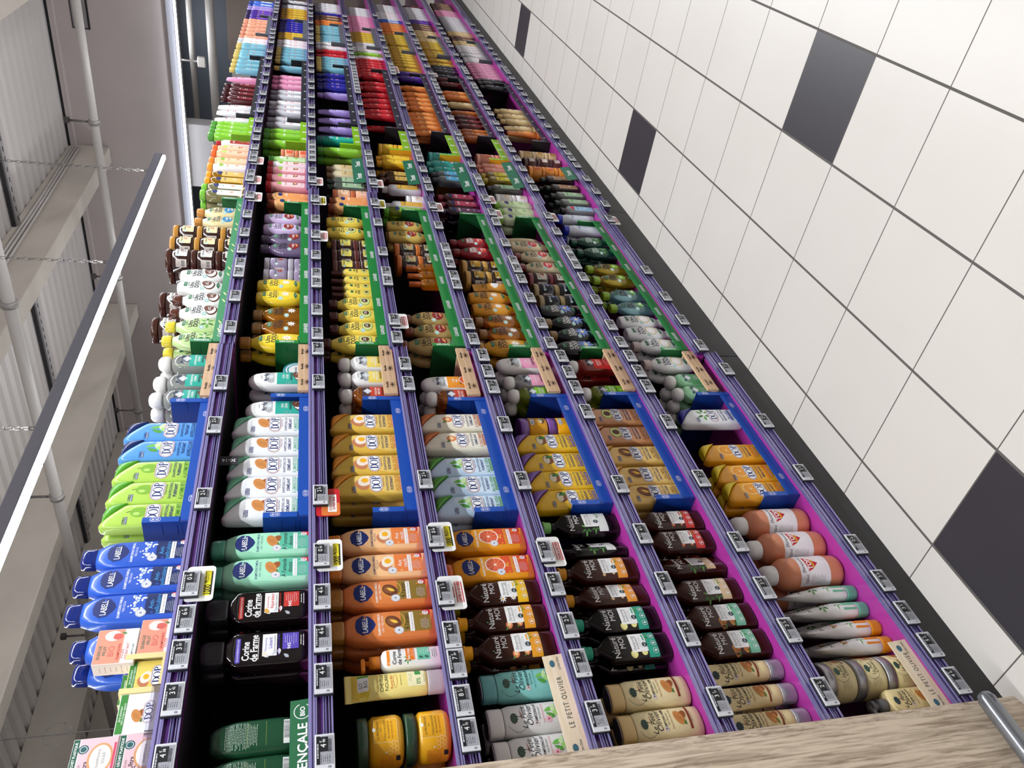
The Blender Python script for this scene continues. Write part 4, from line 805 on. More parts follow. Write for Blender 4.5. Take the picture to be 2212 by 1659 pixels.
'fr_green': (lambda: d_flask('7fc42c','4f9a34',a_generic('8fd03c',WH,'FRUCTIS',lambda A,x,z,k: m_citrus(A,x,z,.7*k,'d8f09a','5fb02c','c8ec7a'),'9ed84a'),H=.2,w=.060,d=.046,cw=.044,n=2.6), .06,.046,'bright green fruit shampoo bottle',B,'shampoo_bottle'),
'fr_yel': (lambda: d_flask('f0b81c','e8a41c',a_generic('f6d03c','5a3a1c','',m_peach,'f6d84a'),H=.2,w=.066,d=.05,n=2.6), .066,.05,'banana yellow conditioner bottle',B,'conditioner_bottle'),
'fr_teal': (lambda: d_flask('3fb0a2','3fa89c',a_generic('2f9a90',WH,'',m_coconut),H=.2,w=.066,d=.05,n=2.6), .066,.05,'teal green conditioner bottle',B,'conditioner_bottle'),
'fr_coral': (lambda: d_flask('e08a74','d8806a',a_generic('e89a84',WH,'',m_peach),H=.2,w=.066,d=.05,n=2.6), .066,.05,'coral conditioner bottle',B,'conditioner_bottle'),
'fr_tealbox': (lambda: d_flask('14a08a','0f6a62',a_generic('1fb49a',WH,'HAIR MILK',m_aloe,'8fd8ee'),H=.2,w=.066,d=.05,cw=.054,n=3), .066,.05,'sea green shampoo bottle with dark cap',B,'shampoo_bottle'),
}
_n = {'far_white': ('f0f0f2','d8d8dc','f4e6e8','c8303a','white'), 'far_pink': ('ee9ac0','e888b4','f4b4d0','8a2a5a','rose pink'), 'far_dred': ('4a0c14','3a0a10','7a1a24','e8c8c8','dark wine'),
 'far_red': ('c01c28','a81824','d8303c','f4d0d0','bright red'), 'far_orange': ('f2863a','e07a34','f6a45a','5a1c1c','orange'), 'far_amber': ('a8521a','8a4a1c','c86a24','f0d09a','amber oil'),
 'far_lilac': ('a48ed8','9a88cc','b8a6e4','2a1c6a','lilac'), 'far_navy': ('1f1f8c','1a1a70','2c2ca8','f4c0c8','navy'), 'far_grey': ('cfcfd6','8a8a96','f6f6f8','c04a5a','silver grey'),
 'far_teal': ('74b4c8','d9c068','8ac4d4','d05a3c','teal with gold cap'), 'far_peach': ('f0a484','e8997a','f4b498','5a2a2a','peach'), 'far_gold': ('c99a2c','a88424','e8c84a','5a3a14','golden'),
 'far_black': ('1c1c20','141418','3a3a42','e8e8ea','black'), 'far_purple': ('4a2a94','2a1a4a','7a4ac4','f4e04a','violet'), 'far_cream': ('e8cc90','d8b878','f0dcae','a8241c','cream yellow'),
 'far_lime': ('86c02c','5f9a2c','a4d84a','f4f4e0','lime green'), 'far_blue': ('3f6ad0','24409a','d8e4f8','24409a','blue'), 'far_brown': ('6a4a3c','5a3c30','c8a484','3a1c14','dusty brown')}
for _k, (_a, _b, _c, _d, _e) in _n.items():
    for _inv in (0, 1):
        CAT[_k+('_i' if _inv else '')] = ((lambda a=_a, b=_b, c=_c, d=_d, i=_inv: d_far(a, b, c, ink=d, inv=bool(i))), .062, .042,
            _e+(' tube standing on its cap' if _inv else ' hair care bottle'), 'tube' if _inv else B, 'conditioner_tube' if _inv else 'hair_bottle')

SCALE = [('lab_',(.95,.95,1.05)),('dop_jar',(1.04,1.04,1.06)),('dop_',(1,1,1.145)),('cor_pump',(1,1,1.06)),('cor_',(1,1,1.07)),('sobio',(1,1,1.05)),('prov_jar',(1.12,1.12,1.10)),('top',(1,1,1.06)),('nmt_',(1,1,1.10)),('ol_jar',(1,1,1.10)),('ms_jar',(1,1,1)),('jar_coral',(1,1,1)),('jar_',(1.07,1.07,1.08)),('mc_',(1,1,1.12)),('far_',(1,1,1.22)),('fr_green',(1.05,1,1.2)),('fr_tealbox',(1,1,1.22)),('ud_',(1.07,1.03,1)),('ui_',(1.07,1.03,1.02)),('tim_',(1,1,1.04))]
def scale_of(key):
    if key.endswith('_L'): return (1.12, 1.1, 1.17)
    for p, s in SCALE:
        if key.startswith(p): return s
    return (1, 1, 1)
# ------------------------------------------------------------------ the hall
def struct(name, mb): o = mb.obj(name); o['kind'] = 'structure'; return o
S = 1/3
# floor: tiles of a third of a metre, wide joints along the aisle, hairline joints across, scattered black tiles
fm = bpy.data.materials.new('floor_tiles'); n, l = nodes_of(fm); bs = n['Principled BSDF']
tc = n.new('ShaderNodeTexCoord'); sp = n.new('ShaderNodeSeparateXYZ'); l.new(tc.outputs['Object'], sp.inputs[0])
def mth(op, a, b=None, c=None):
    x = n.new('ShaderNodeMath'); x.operation = op
    for i, v in enumerate((a, b, c)):
        if v is None: continue
        if isinstance(v, (int, float)): x.inputs[i].default_value = v
        else: l.new(v, x.inputs[i])
    return x.outputs[0]
u = mth('DIVIDE', sp.outputs[0], S); v = mth('DIVIDE', mth('SUBTRACT', .2007, sp.outputs[1]), S)
iu, iv = mth('FLOOR', u), mth('FLOOR', v)
def edge(w, half):
    f = mth('FRACT', w); d = mth('MINIMUM', f, mth('SUBTRACT', 1.0, f)); return mth('LESS_THAN', d, half)
joint = mth('MAXIMUM', edge(u, .0055), edge(v, .0115))
even = lambda a, m: mth('LESS_THAN', mth('ABSOLUTE', mth('SUBTRACT', mth('MODULO', mth('ADD', a, 8000), m[0]), m[1])), .5)
dark = mth('MAXIMUM', mth('MULTIPLY', even(iu, (8, 7)), even(iv, (4, 1))), mth('MULTIPLY', even(iu, (8, 3)), even(iv, (4, 3))))
nz = n.new('ShaderNodeTexNoise'); nz.inputs['Scale'].default_value = 2.5; nz.inputs['Detail'].default_value = 6; l.new(tc.outputs['Object'], nz.inputs['Vector'])
wn = n.new('ShaderNodeTexWhiteNoise'); wn.noise_dimensions = '2D'; cb = n.new('ShaderNodeCombineXYZ'); l.new(iu, cb.inputs[0]); l.new(iv, cb.inputs[1]); l.new(cb.outputs[0], wn.inputs[0])
def mixc(f, a, b):
    x = n.new('ShaderNodeMix'); x.data_type = 'RGBA'
    for s_, val in ((0, f), (6, a), (7, b)):
        if isinstance(val, tuple): x.inputs[s_].default_value = (*val, 1)
        elif isinstance(val, (int, float)): x.inputs[s_].default_value = val
        else: l.new(val, x.inputs[s_])
    return x.outputs[2]
white = mixc(mth('MULTIPLY', nz.outputs[0], .8), hexc('ded9d2'), hexc('d3cbc2'))
white = mixc(mth('MULTIPLY', wn.outputs[0], .25), white, hexc('cfc9c4'))
sk = n.new('ShaderNodeTexNoise'); sk.inputs['Scale'].default_value = 38; sk.inputs['Detail'].default_value = 3; l.new(tc.outputs['Object'], sk.inputs['Vector'])
speck = mth('GREATER_THAN', sk.outputs[0], .795)
white = mixc(mth('MULTIPLY', speck, .7), white, hexc('5a5550'))
col = mixc(dark, white, hexc('38353a')); col = mixc(joint, col, hexc('5c5854'))
l.new(col, bs.inputs['Base Color']); l.new(mth('ADD', mth('MULTIPLY', joint, .4), .36), bs.inputs['Roughness'])
bp = n.new('ShaderNodeBump'); bp.inputs['Strength'].default_value = .5; bp.inputs['Distance'].default_value = .002; bp.invert = True; l.new(joint, bp.inputs['Height']); l.new(bp.outputs[0], bs.inputs['Normal'])
m_ = MB(); m_.box(-5, 19, -8, 14, -.05, 0, fm); struct('floor', m_)
# roof deck: corrugated sheets with ribs running across the aisles
DECK = M('d3cdca', .5); BEAM = mottled('painted_concrete', 'cdc4b8', 'bfb6ab', 1.6, .75); WALLC = mottled('painted_panel', 'c4bab7', 'bbb1af', .8, .7)
m_ = MB(); x = -4.0; prof = []
while x < 11.2:
    prof += [(x, 5.0), (x+.13, 5.0), (x+.155, 5.05), (x+.175, 5.05), (x+.19, 5.035), (x+.205, 5.05), (x+.225, 5.05), (x+.25, 5.0)]; x += .25
for a, b in zip(prof, prof[1:]): m_.poly([(a[0], -8, a[1]), (a[0], 14, a[1]), (b[0], 14, b[1]), (b[0], -8, b[1])], DECK)
for y in (-8, 14): m_.poly([(-4, y, 5.05), (11.2, y, 5.05), (11.2, y, 5.09), (-4, y, 5.09)], DECK)
m_.box(-5, 11.3, -8, 14, 5.09, 5.14, DECK); struct('ceiling', m_)
m_ = MB(); m_.box(11.3, 19, -8, 14, 4.6, 4.7, WALLC); struct('ceiling', m_)
m_ = MB(); m_.box(11.18, 11.3, -8, 14, 3.40, 5.14, WALLC); struct('wall_bulkhead', m_)
m_ = MB(); m_.box(11.12, 11.30, -8, 14, 3.37, 3.40, M('c2c0c4', .4, metal=.3)); m_.box(11.14, 11.18, -8, 14, 3.40, 3.50, M('9fa0a8', .45, metal=.2)); struct('trim_1', m_)
m_ = MB(); m_.box(11.08, 11.18, -8, 14, 4.90, 4.96, WALLC); m_.box(11.10, 11.18, -8, 14, 4.965, 5.0, M('2a2a2c', .8)); struct('trim_2', m_)
m_ = MB(); m_.box(18.9, 19, -8, 14, 0, 4.7, M('6c7480', .6)); struct('wall_far', m_)
m_ = MB(); m_.box(-5, -4.9, -8, 14, 0, 5.14, M('b8b2ae', .7)); struct('wall_near', m_)
m_ = MB(); m_.box(-5, 19, 13.9, 14, 0, 5.14, M('a8a29e', .7)); struct('wall_left', m_)
m_ = MB(); m_.box(-5, 19, -8, -7.9, 0, 5.14, M('c9c5c0', .7)); struct('wall_right', m_)
for i, (y, w_, zb) in enumerate(((.45, .24, 4.46), (3.15, .24, 4.46), (5.85, .24, 4.38), (8.6, .24, 4.42), (11.3, .24, 4.42), (-2.25, .24, 4.46), (-4.95, .24, 4.46))):
    m_ = MB(); m_.box(-4.9, 11.16, y, y+w_, zb, 5.0, BEAM, bev=.012); o = m_.obj('roof_beam')
    tag(o, ['pale concrete roof beam directly above the shelf run', 'pale concrete roof beam with cables along its upper edge', 'pale concrete roof beam behind the hanging strip lamp', 'third pale concrete roof beam back from the lamp', 'farthest pale concrete roof beam across the hall', 'pale concrete roof beam above the aisle walkway', 'pale concrete roof beam right of the walkway'][i], 'roof beam', 'concrete roof beams under the deck')
PIPE = M('c9c4c0', .35)
def pipe(x, z, r, lab, clamps=()):
    t = empty('sprinkler_pipe', (x, 3, z)); p = MB(); p.tube([(0, -10.8, 0), (0, 10.8, 0)], r, PIPE, 14); p.obj('pipe', t)
    for y in clamps:
        c = MB(); c.tube([(0, y-3-.03, 0), (0, y-3+.03, 0)], r*1.35, M('aaa6a2', .4, metal=.4), 14); c.tube([(0, y-3, r), (0, y-3, .30)], .014, M('77736f', .4, metal=.5), 8); c.box(-.03, .03, y-3-.03, y-3+.03, .28, .34, M('4a4644', .6)); c.obj('clamp', t)
    tag(t, lab, 'pipe', 'white pipes under the roof')
pipe(9.45, 4.2, .050, 'white sprinkler pipe crossing in front of the bulkhead wall', (2.2, 4.4, 6.8))
pipe(5.65, 4.2, .055, 'nearer white pipe crossing below the roof beams', (2.6, 5.0, 7.4))
for k, (x, z, r, lab) in enumerate(((17.6, 3.62, .09, 'thick white pipe in front of the dark far wall'), (17.2, 3.98, .06, 'thin white pipe above the thick one at far wall'))):
    t = MB(); t.tube([(x, -7.8, z), (x, 5.0 if k else 13, z)], r, PIPE, 12); tag(t.obj('wall_pipe'), lab, 'pipe')
m_ = MB(); m_.box(11.45, 11.75, 2.80, 3.80, 3.02, 3.48, M('e4e2e2', .5), bev=.01); tag(m_.obj('hanging_box'), 'white boxed panel hanging beyond the bulkhead edge', 'panel')
m_ = MB(); m_.box(18.4, 18.85, -6, 3.6, 0, 3.36, wood('far_wood', '8f8078', '75675f', 'X')); tag(m_.obj('wall_cladding'), 'brown wood cladding low on the dark far wall', 'cladding')
m_ = MB(); m_.box(18.4, 18.85, 3.62, 5.4, 0, 3.30, M('cfcac6', .6)); tag(m_.obj('wall_cabinet'), 'pale cabinet beside the wood cladding at far wall', 'cabinet')
t = empty('wall_detector', (16.5, 3.2, 3.72)); d_ = MB(); d_.box(-.06, .06, -.10, .10, -.08, .08, PIPE, bev=.02); d_.obj('housing', t); d_ = MB(); d_.tube([(0, 0, .08), (0, 0, .80)], .02, PIPE, 8); d_.obj('rod', t); tag(t, 'small white sensor hanging before the dark far wall', 'sensor')
# vent hatch in the bulkhead
t = empty('wall_hatch', (11.18, 1.30, 4.60)); h_ = MB(); h_.box(-.012, 0, -.28, .22, -.11, .11, M('1e1e20', .7)); h_.obj('frame', t); h_ = MB(); h_.box(-.020, -.012, -.20, .20, -.085, .095, M('8a8688', .5)); h_.obj('cover', t)
tag(t, 'small dark framed hatch high on the bulkhead wall', 'hatch')
# perforated trunking on the deck and cables on the second beam
for i, (x, lab) in enumerate(((8.4, 'perforated metal trunking on the corrugated deck'), (3.6, 'nearer perforated metal trunking on the deck'))):
    m_ = MB(); m_.box(x-.05, x+.05, -7.5, 13.5, 4.93, 4.985, M('a9a5a6', .4, metal=.5)); y = -7.4
    hole = M('26262a', .8)
    while y < 13.4: m_.box(x-.012, x+.012, y, y+.06, 4.9292, 4.9298, hole); y += .12
    m_.box(x-.075, x-.055, -7.5, 13.5, 4.95, 4.985, M('2c2c30', .7)); tag(m_.obj('cable_trunking'), lab, 'trunking')
m_ = MB()
for k, dz in enumerate((0, -.035, -.075)):
    m_.tube([(11.0, 3.12, 4.90+dz), (9.0, 3.115, 4.87+dz), (7.2, 3.12, 4.88+dz*1.3), (6.0, 3.10, 4.88+dz*1.8), (5.4, 3.05, 4.90+dz*1.5), (5.2, 2.9, 4.97)], .014, M('c8c3bf', .5), 8)
tag(m_.obj('cable'), 'bundle of white cables along the roof beam', 'cable', kind='stuff')
# hanging strip lamp above the next aisle, and its twins above this aisle
LED = M('f2f6ff', .5, emit=16.0); HOUS = M('a9adba', .35, metal=.55)
def lamp(x0, x1, y, z, lab, grp):
    t = empty('strip_lamp', (x1, y, z)); h = MB(); h.box(x0-x1, 0, -.035, .035, 0, .075, HOUS, bev=.008)
    h.obj('housing', t)
    k = 0.0
    while k < x1-x0-.3:
        L = min(1.5, x1-x0-k); e = MB(); e.box(-k-L+.008, -k-.004, -.022, .022, -.022, -.001, LED, bev=.006); e.obj('led_tube', t); k += L
    tag(t, lab, 'strip lamp', grp)
def chain(x, y, z0, z1, lab):
    m = MB(); z = z0; f = 0; c = M('8f8b88', .35, metal=.8)
    while z < z1:
        a, b = (.010, 0) if f else (0, .010)
        m.tube([(x-a, y-b, z+.006), (x-a, y-b, z+.036), (x, y, z+.044), (x+a, y+b, z+.036), (x+a, y+b, z+.006), (x, y, z-.002), (x-a, y-b, z+.006)], .0026, c, 5); z += .038; f = 1-f
    tag(m.obj('lamp_chain'), lab, 'chain', 'chains holding the strip lamp')
lamp(-4.4, 6.84, 1.58, 2.985, 'long hanging strip lamp behind the top shelf', 'hanging strip lamps')
lamp(-4.4, 10.9, -0.98, 3.0, 'strip lamp above the walkway', 'hanging strip lamps')
chain(6.45, 1.58, 3.06, 4.98, 'steel chain at the far end of the strip lamp'); chain(2.62, 1.58, 3.06, 4.98, 'steel chain nearer the middle of the strip lamp')
chain(4.6, 1.58, 3.06, 4.98, 'steel chain between the other two lamp chains')
m_ = MB(); m_.tube([(1.2, 2.3, 1.9), (1.2, 2.3, 5.0)], .003, M('6a6664', .4), 5); m_.tube([(1.2+.06*math.cos(a*.3), 2.3, 2.75+.06*math.sin(a*.3)) for a in range(22)], .002, M('6a6664', .4), 5); tag(m_.obj('hanging_wire'), 'thin hanging wire with a small loop', 'wire')
m_ = MB(); m_.tube([(11.06, -7, 3.372), (11.06, 13, 3.372)], .016, LED, 8); tag(m_.obj('edge_light'), 'thin light line along the bulkhead lower edge', 'strip lamp')
# ------------------------------------------------------------------ gondola
BAYS = [(-.375, 1.088), (1.092, 2.418), (2.422, 3.748), (3.752, 5.078), (5.082, 6.408), (6.412, 7.738), (7.742, 9.068)]
SURF = {1: [1.878, 1.596, 1.319, 1.046, .761, .497, .140], 2: [1.874, 1.597, 1.331, 1.062, .781, .501, .176], 3: [1.886, 1.608, 1.322, 1.051, .773, .486, .136]}
NAMES = ['top', 'second', 'third', 'fourth', 'fifth', 'sixth', 'bottom']
BAYN = ['nearest', 'second', 'third', 'fourth', 'fifth', 'sixth', 'farthest']
ORD = ['first', 'second', 'third', 'fourth', 'fifth', 'sixth', 'seventh', 'eighth', 'ninth', 'tenth', 'eleventh', 'twelfth', 'thirteenth', 'fourteenth', 'fifteenth', 'sixteenth', 'seventeenth', 'eighteenth', 'nineteenth', 'twentieth']
def bayof(x): return 0 if x < 1.09 else min(6, 1+int((x-1.09)/1.33))
BOARD = M('a63592', .32, coat=.3); LAV = M('a8a0d6', .12, trans=.35, coat=.8); LAV2 = M('7a72ac', .15, trans=.2, coat=.8); RECESS = M('4c2366', .3, coat=.6); RECESS2 = M('3a2556', .25, coat=.6)
BLACKP = M('17171a', .7); KICK = M('2b2b2c', .5)
def rail_mb(x0, x1):
    """clear ribbed price channel seen over the purple shelf edge; y is the outer face"""
    m = MB()
    m.box(x0, x1, -.013, -.0005, -.034, .000, RECESS)                    # shelf nose
    m.box(x0, x1, -.0195, -.013, -.033, -.030, RECESS2)
    def strip(z0, z1, y0, y1, mat): m.box(x0, x1, y0, y1, z0, z1, mat)
    strip(.0005, .0135, -.0160, -.0146, LAV); strip(.0005, .0125, -.0118, -.0104, LAV2); strip(.0005, .0115, -.0078, -.0064, LAV); strip(.0005, .0100, -.0036, -.0024, LAV2)
    strip(-.003, -.0005, -.0185, -.0135, LAV); strip(.0060, .0070, -.0172, -.0161, RECESS2); strip(-.0165, -.0145, -.0165, -.0135, LAV); strip(-.0215, -.0185, -.017, -.0135, LAV2); strip(-.0275, -.0255, -.0165, -.0135, LAV); strip(-.034, -.0305, -.022, -.0135, LAV)
    return m
proto_shelf = {}
for bi, (x0, x1) in enumerate(BAYS):
    for si in range(7):
        z = SURF[min(bi+1, 3)][si]
        t = empty('gondola_shelf', (x0, 0, z)); w_ = round(x1-x0, 3)
        if w_ not in proto_shelf:
            b = MB(); b.box(0, w_, 0, .45, -.030, 0, BOARD); b.box(.002, w_-.002, .03, .45, -.0302, -.030, BLACKP)
            proto_shelf[w_] = (b.mesh('board'), rail_mb(0, w_).mesh('price_rail'))
        for nm, me in zip(('board', 'price_rail'), proto_shelf[w_]):
            o = bpy.data.objects.new(nm, me); COL.objects.link(o); o.parent = t
        tag(t, 'magenta %s shelf with purple price rail, %s bay from the wood panel' % (NAMES[si], BAYN[bi]), 'shelf', 'gondola shelves')
    t = empty('black_partition', (x0, 0, 0)); b = MB(); b.box(0, x1-x0, .452, .47, .09, 1.95, BLACKP); b.obj('back_panel', t)
    for xx in (0, x1-x0-.02): b = MB(); b.box(xx, xx+.02, .47, .53, 0, 1.95, BLACKP); b.obj('upright', t)
    tag(t, 'black back panel of the %s shelf bay from the wood panel' % BAYN[bi], 'panel', 'gondola back panels')
    b = MB(); b.box(x0, x1, .0, .45, .0, SURF[min(bi+1, 3)][6]-.0345, KICK); tag(b.obj('kick_plate'), 'dark grey kick plate under the %s bay from the wood panel' % BAYN[bi], 'kick plate', 'kick plates')
# shelf number plate under the top shelf
m_ = MB(); m_.box(.53, .565, .006, .008, 1.793, 1.843, M('2a2a2e', .5)); A = Art(); A.text('30-16', .5475, 1.818, .016, WH, rot=90); A.lay(m_, y=.006); tag(m_.obj('number_plate'), 'small dark number plate hanging under the top shelf', 'sign')
# wood panel and bumper bar
WOOD = wood('grey_oak', 'dccab3', '9c8873', 'Z', 42, 12); WOODE = wood('grey_oak_edge', 'd6c4ae', '9a8570', 'Z', 60, 5)
m_ = MB(); m_.box(-1.9, -.402, -.037, .0, 0, 2.05, WOOD)
m_.rings([[(-.402, -.037, z), (-.380, -.030, z), (-.377, -.024, z), (-.377, .45, z), (-.402, .45, z)] for z in (0, 2.05)], WOODE, smooth=False)
tag(m_.obj('end_board'), 'greyish oak end panel beside the nearest shelves', 'panel')
t = empty('bumper_bar', (-.40, -.066, .118)); b = MB(); cm = M('8e9196', .28, metal=.75)
b.tube([(-1.4, 0, 0), (-.02, 0, 0), (.002, 0, 0), (.014, 0, 0), (.020, 0, 0)], [.021, .021, .0205, .015, .004], cm, 18); b.obj('tube', t)
for xx in (-1.2, -.75): b = MB(); b.tube([(xx, .0, 0), (xx, .029, 0)], .012, cm, 10); b.obj('bracket', t)
tag(t, 'grey metal bumper bar along the oak panel near floor', 'bumper bar')
# ------------------------------------------------------------------ brand trays, crates, signs
def surf(si, x): return SURF[min(bayof(x)+1, 3)][si]
def mirrored_lettering(A, txt, cx, cz, size, rot, maxw): A.text(txt, cx, cz, size, WH, bold=.012, rot=rot, maxw=maxw)
def tray(si, x0, x1, col, lab, mark, sh=.040, dh=.125, depth=.28, side=None, near=True, far=True, flange=.017, coat=.3):
    z = surf(si, (x0+x1)/2)+.0006; t = empty('shelf_tray', (x0, .017, z)); W_ = x1-x0; m0 = M(col, .38, coat=coat); m1 = M(side or col, .42, coat=.15)
    b = MB(); b.box(.0, W_, 0, .002, 0, sh, m0); A = Art(); mark(A, W_, sh); A.lay(b, y=0); b.obj('front_strip', t)
    for k, xx in enumerate((0, W_)):
        if (k == 0 and not near) or (k == 1 and not far): continue
        s = 1
        b = MB(); xa = xx-.002 if k == 0 else xx
        b.box(xa, xa+.002, .0025, depth, 0, dh, m1); b.box(xa, xa+flange, -.0022, -.0002, sh if k == 0 else 0, dh, m0) if k == 0 else b.box(xa-flange+.002, xa+.002, -.0022, -.0002, 0, dh, m0)
        b.box(xa, xa+.006 if k == 0 else xa+.002, -.0002, .0026, 0, dh, m1)
        for q in (.035, .045, .080): b.box(xa-.0012, xa, .012, .045, q, q+.004, m1)
        A = Art(); cx = xa+flange/2 if k == 0 else xa-flange/2+.002; lab_mark = mark; divider_mark(A, mark, cx, dh*.76); A.lay(b, y=-.0022); b.obj('divider', t)
    tag(t, lab+' on the %s shelf' % NAMES[si], 'tray', 'coloured shelf trays'); return t
def dop_mark(A, w, h):
    for f in ((.16, .86) if w < .6 else (.2, .6, .9)): dop_oval(A, w*f, h*.5, .62)
def dop_oval(A, x, z, k, rot=0):
    B = Art(); B.rect(0, 0, .040*k, .022*k, WH, r=.011*k).up().rect(0, 0, .037*k, .019*k, '1c50b4', r=.0095*k).up(); serif_dop(B, 0, 0, .72*k, WH)
    c, s_ = math.cos(math.radians(rot)), math.sin(math.radians(rot))
    for p, col, ly in B.p: A.p.append(([(x+a*c-b*s_, z+a*s_+b*c) for a, b in p], col, ly))
def garnier_mark(A, w, h):
    n_ = max(2, int(w/.19))
    for i in range(n_): A.text('GARNIER', w*(i+.5)/n_, h*.5, .019, WH, bold=.02, maxw=.062)
def wave_mark(A, w, h):
    n_ = 6
    for i in range(n_):
        cx = w*(i+.5)/n_
        for k in range(5): A.leaf(cx-.05+.025*k, h*(.35+.3*(k % 2)), .03, .007, 'dfe6a8', 25 if k % 2 else -20)
    A.text('GARNIER', .07, h*.5, .022, WH, bold=.02, maxw=.08)
def fr_mark(A, w, h):
    for f in (.18, .5, .82): A.rect(w*f, h*.5, .020, .022, 'f4f8e4', r=.003).up().text('F', w*f, h*.5, .016, '6a9a1c', bold=.03)
def l_mark(A, w, h):
    n_ = int(w/.16)
    for i in range(n_): m_flower(A, w*(i+.5)/n_, h*.5, 1.1, 'e8ecec', 'e8ecec')
def dark_mark(A, w, h):
    for f in (.2, .8): A.lines(w*f, h*.5, .03, 2, .008, 'b8bcc0', h=.003)
def none_mark(A, w, h): pass
def divider_mark(A, mark, cx, cz):
    if mark is dop_mark: dop_oval(A, cx, cz, .62, 90)
    elif mark in (garnier_mark, wave_mark): A.text('GARNIER', cx, cz-.008, .013, WH, bold=.02, rot=90, maxw=.05)
    elif mark is l_mark: A.lines(cx, cz, .004, 1, .01, 'c8ccd0', h=.03)
DOPX = [(.338, .836), (.340, .862), (.345, .848), (.331, .844), (.345, .863), (.355, .875), (.352, .876)]
for si, (a, b_) in enumerate(DOPX): tray(si, a, b_, '1a52b2', 'royal blue shelf tray with oval white logos', dop_mark, side='10398a')
for si in range(7):
    tray(si, 1.150, 2.325, '4a9a68' if si == 0 else '1f8a3c', 'pale wavy green shelf tray' if si == 0 else 'green shelf tray with white lettering', wave_mark if si == 0 else garnier_mark, side='0f5a2a', sh=.043, dh=.120 if si else .11)
    a = (3.159, 3.119, 3.150, 3.130, 3.111, 3.107)[si] if si < 6 else 0
    if si < 6: tray(si, a, 3.46, '8fce1c', 'lime green shelf tray with small white badges', fr_mark, far=False, side='6a9c10' if si < 3 else 'd9a01c', sh=.045, dh=.120)
    tray(si, 3.50, 4.79, '33363c', 'long black shelf tray with white emblems', l_mark, side='16171a', sh=.046, dh=.120)
    tray(si, 5.45, 6.10, '6d7278', 'grey shelf tray with faint marks', dark_mark, side='4a4e54', sh=.045, dh=.115)
BEECH = wood('beech', 'd9b894', 'c29a74', 'X', 50, 12)
def crest(A, cx, cz, k=1):
    c = '3a2418'; A.text('Marseillais', cx, cz+.004*k, .0075*k, c, bold=.02, xs=.7, maxw=.026*k)
    for i in range(8): A.rect(cx+.007*k*math.cos(i*.785), cz-.007*k+.004*k*math.sin(i*.785), .006*k, .0012*k, c, rot=i*45)
    A.ell(cx, cz-.007*k, .003*k, .003*k, c)
CR = [(.850, 1.125), (.868, 1.128), (.854, 1.130), (.850, 1.122), (.868, 1.135), (.880, 1.135), (.881, 1.130)]
for si, (a, b_) in enumerate(CR):
    a = DOPX[si][1]+.006; z = max(surf(si, .9), surf(si, 1.12))+.0008; t = empty('wooden_crate', (a, .006, z)); w_ = b_-a
    b = MB(); b.box(0, w_, 0, .010, 0, .044, BEECH, bev=.001); A = Art()
    for f in (.17, .5, .83): crest(A, w_*f, .026, 1.5)
    A.lay(b, y=0); b.obj('front_board', t); b = MB(); b.box(w_-.009, w_, .0102, .24, 0, .036, BEECH, bev=.001); b.obj('side_board', t)
    tag(t, 'beech wood crate front with dark crests, %s shelf' % NAMES[si], 'crate', 'beech crates')
def sign(name, x0, x1, y, z, h, col, artf, lab, tilt=-14, mat=None, bend=0):
    m = MB(); w_ = x1-x0; m.box(0, w_, 0, .0025, 0, h, mat or M(col, .4)); A = Art(); artf(A, w_, h); A.lay(m, y=0)
    o = m.obj(name, loc=(x0, y, z)); o.rotation_euler = (math.radians(tilt), 0, 0); tag(o, lab, 'sign'); return o
CREAMW = wood('pale_maple', 'efdfc4', 'e2cba6', 'X', 40, 12)
def olive_mark(A, w, h):
    A.text('LE PETIT OLIVIER', w*.52, h*.5, .0165, '2a3238', xs=.78, spacing=1.25, maxw=w*.6)
    for cx in (.022, w-.022): A.ell(cx, h*.62, .009, .006, '3f6a7a').up().text('Le Petit Olivier', cx, h*.34, .008, '2a3238', shear=.35, maxw=.034)
sign('brand_sign', -.372, -.130, .012, SURF[1][3]+.001, .048, '', olive_mark, 'pale wooden brand strip on the fourth shelf beside the oak panel', mat=CREAMW, tilt=-8)
sign('brand_sign', -.370, -.178, .012, SURF[1][6]+.001, .048, '', olive_mark, 'pale wooden brand strip on the bottom shelf beside the oak panel', mat=CREAMW, tilt=-8)
def prov_mark(A, w, h):
    A.text('LA PROVENÇALE', w-.150, h*.5, .026, WH, bold=.02, maxw=.20).ring(w-.026, h*.5, .017, .017, .0016, WH, 20, 330).text('BIO', w-.026, h*.5, .013, WH, bold=.03)
sign('brand_sign', -.60, -.181, .012, SURF[1][1]+.001, .048, '2d6b45', prov_mark, 'dark green brand strip with white capitals, second shelf', tilt=-6)
def tim_mark(n_):
    def f(A, w, h):
        for i in range(n_): A.text('Timotei', w*(i+.5)/n_, h*.5, .036, WH, bold=.015, xs=.62, maxw=w/n_*.92)
    return f
for si, (a, b_, n_) in {2: (2.57, 2.90, 2), 3: (2.60, 2.93, 2), 4: (2.56, 2.95, 2), 5: (2.66, 3.03, 2), 6: (2.84, 3.03, 1)}.items():
    sign('brand_sign', a, b_, -.006, SURF[3][si]+.0145, .058, '256a4e', tim_mark(n_), 'dark green sign with rounded white lettering, %s shelf' % NAMES[si], tilt=-10)
# dark green presentation box with printed edge on the fifth-from-floor shelf
m_ = MB(); g = M('0f3f30', .4, coat=.3); m_.box(2.50, 2.502, .03, .30, 0, .11, g); m_.box(2.50, 2.83, .018, .020, 0, .045, M('256a4e', .4)); m_.box(2.50, 2.512, .018, .020, .045, .11, g)
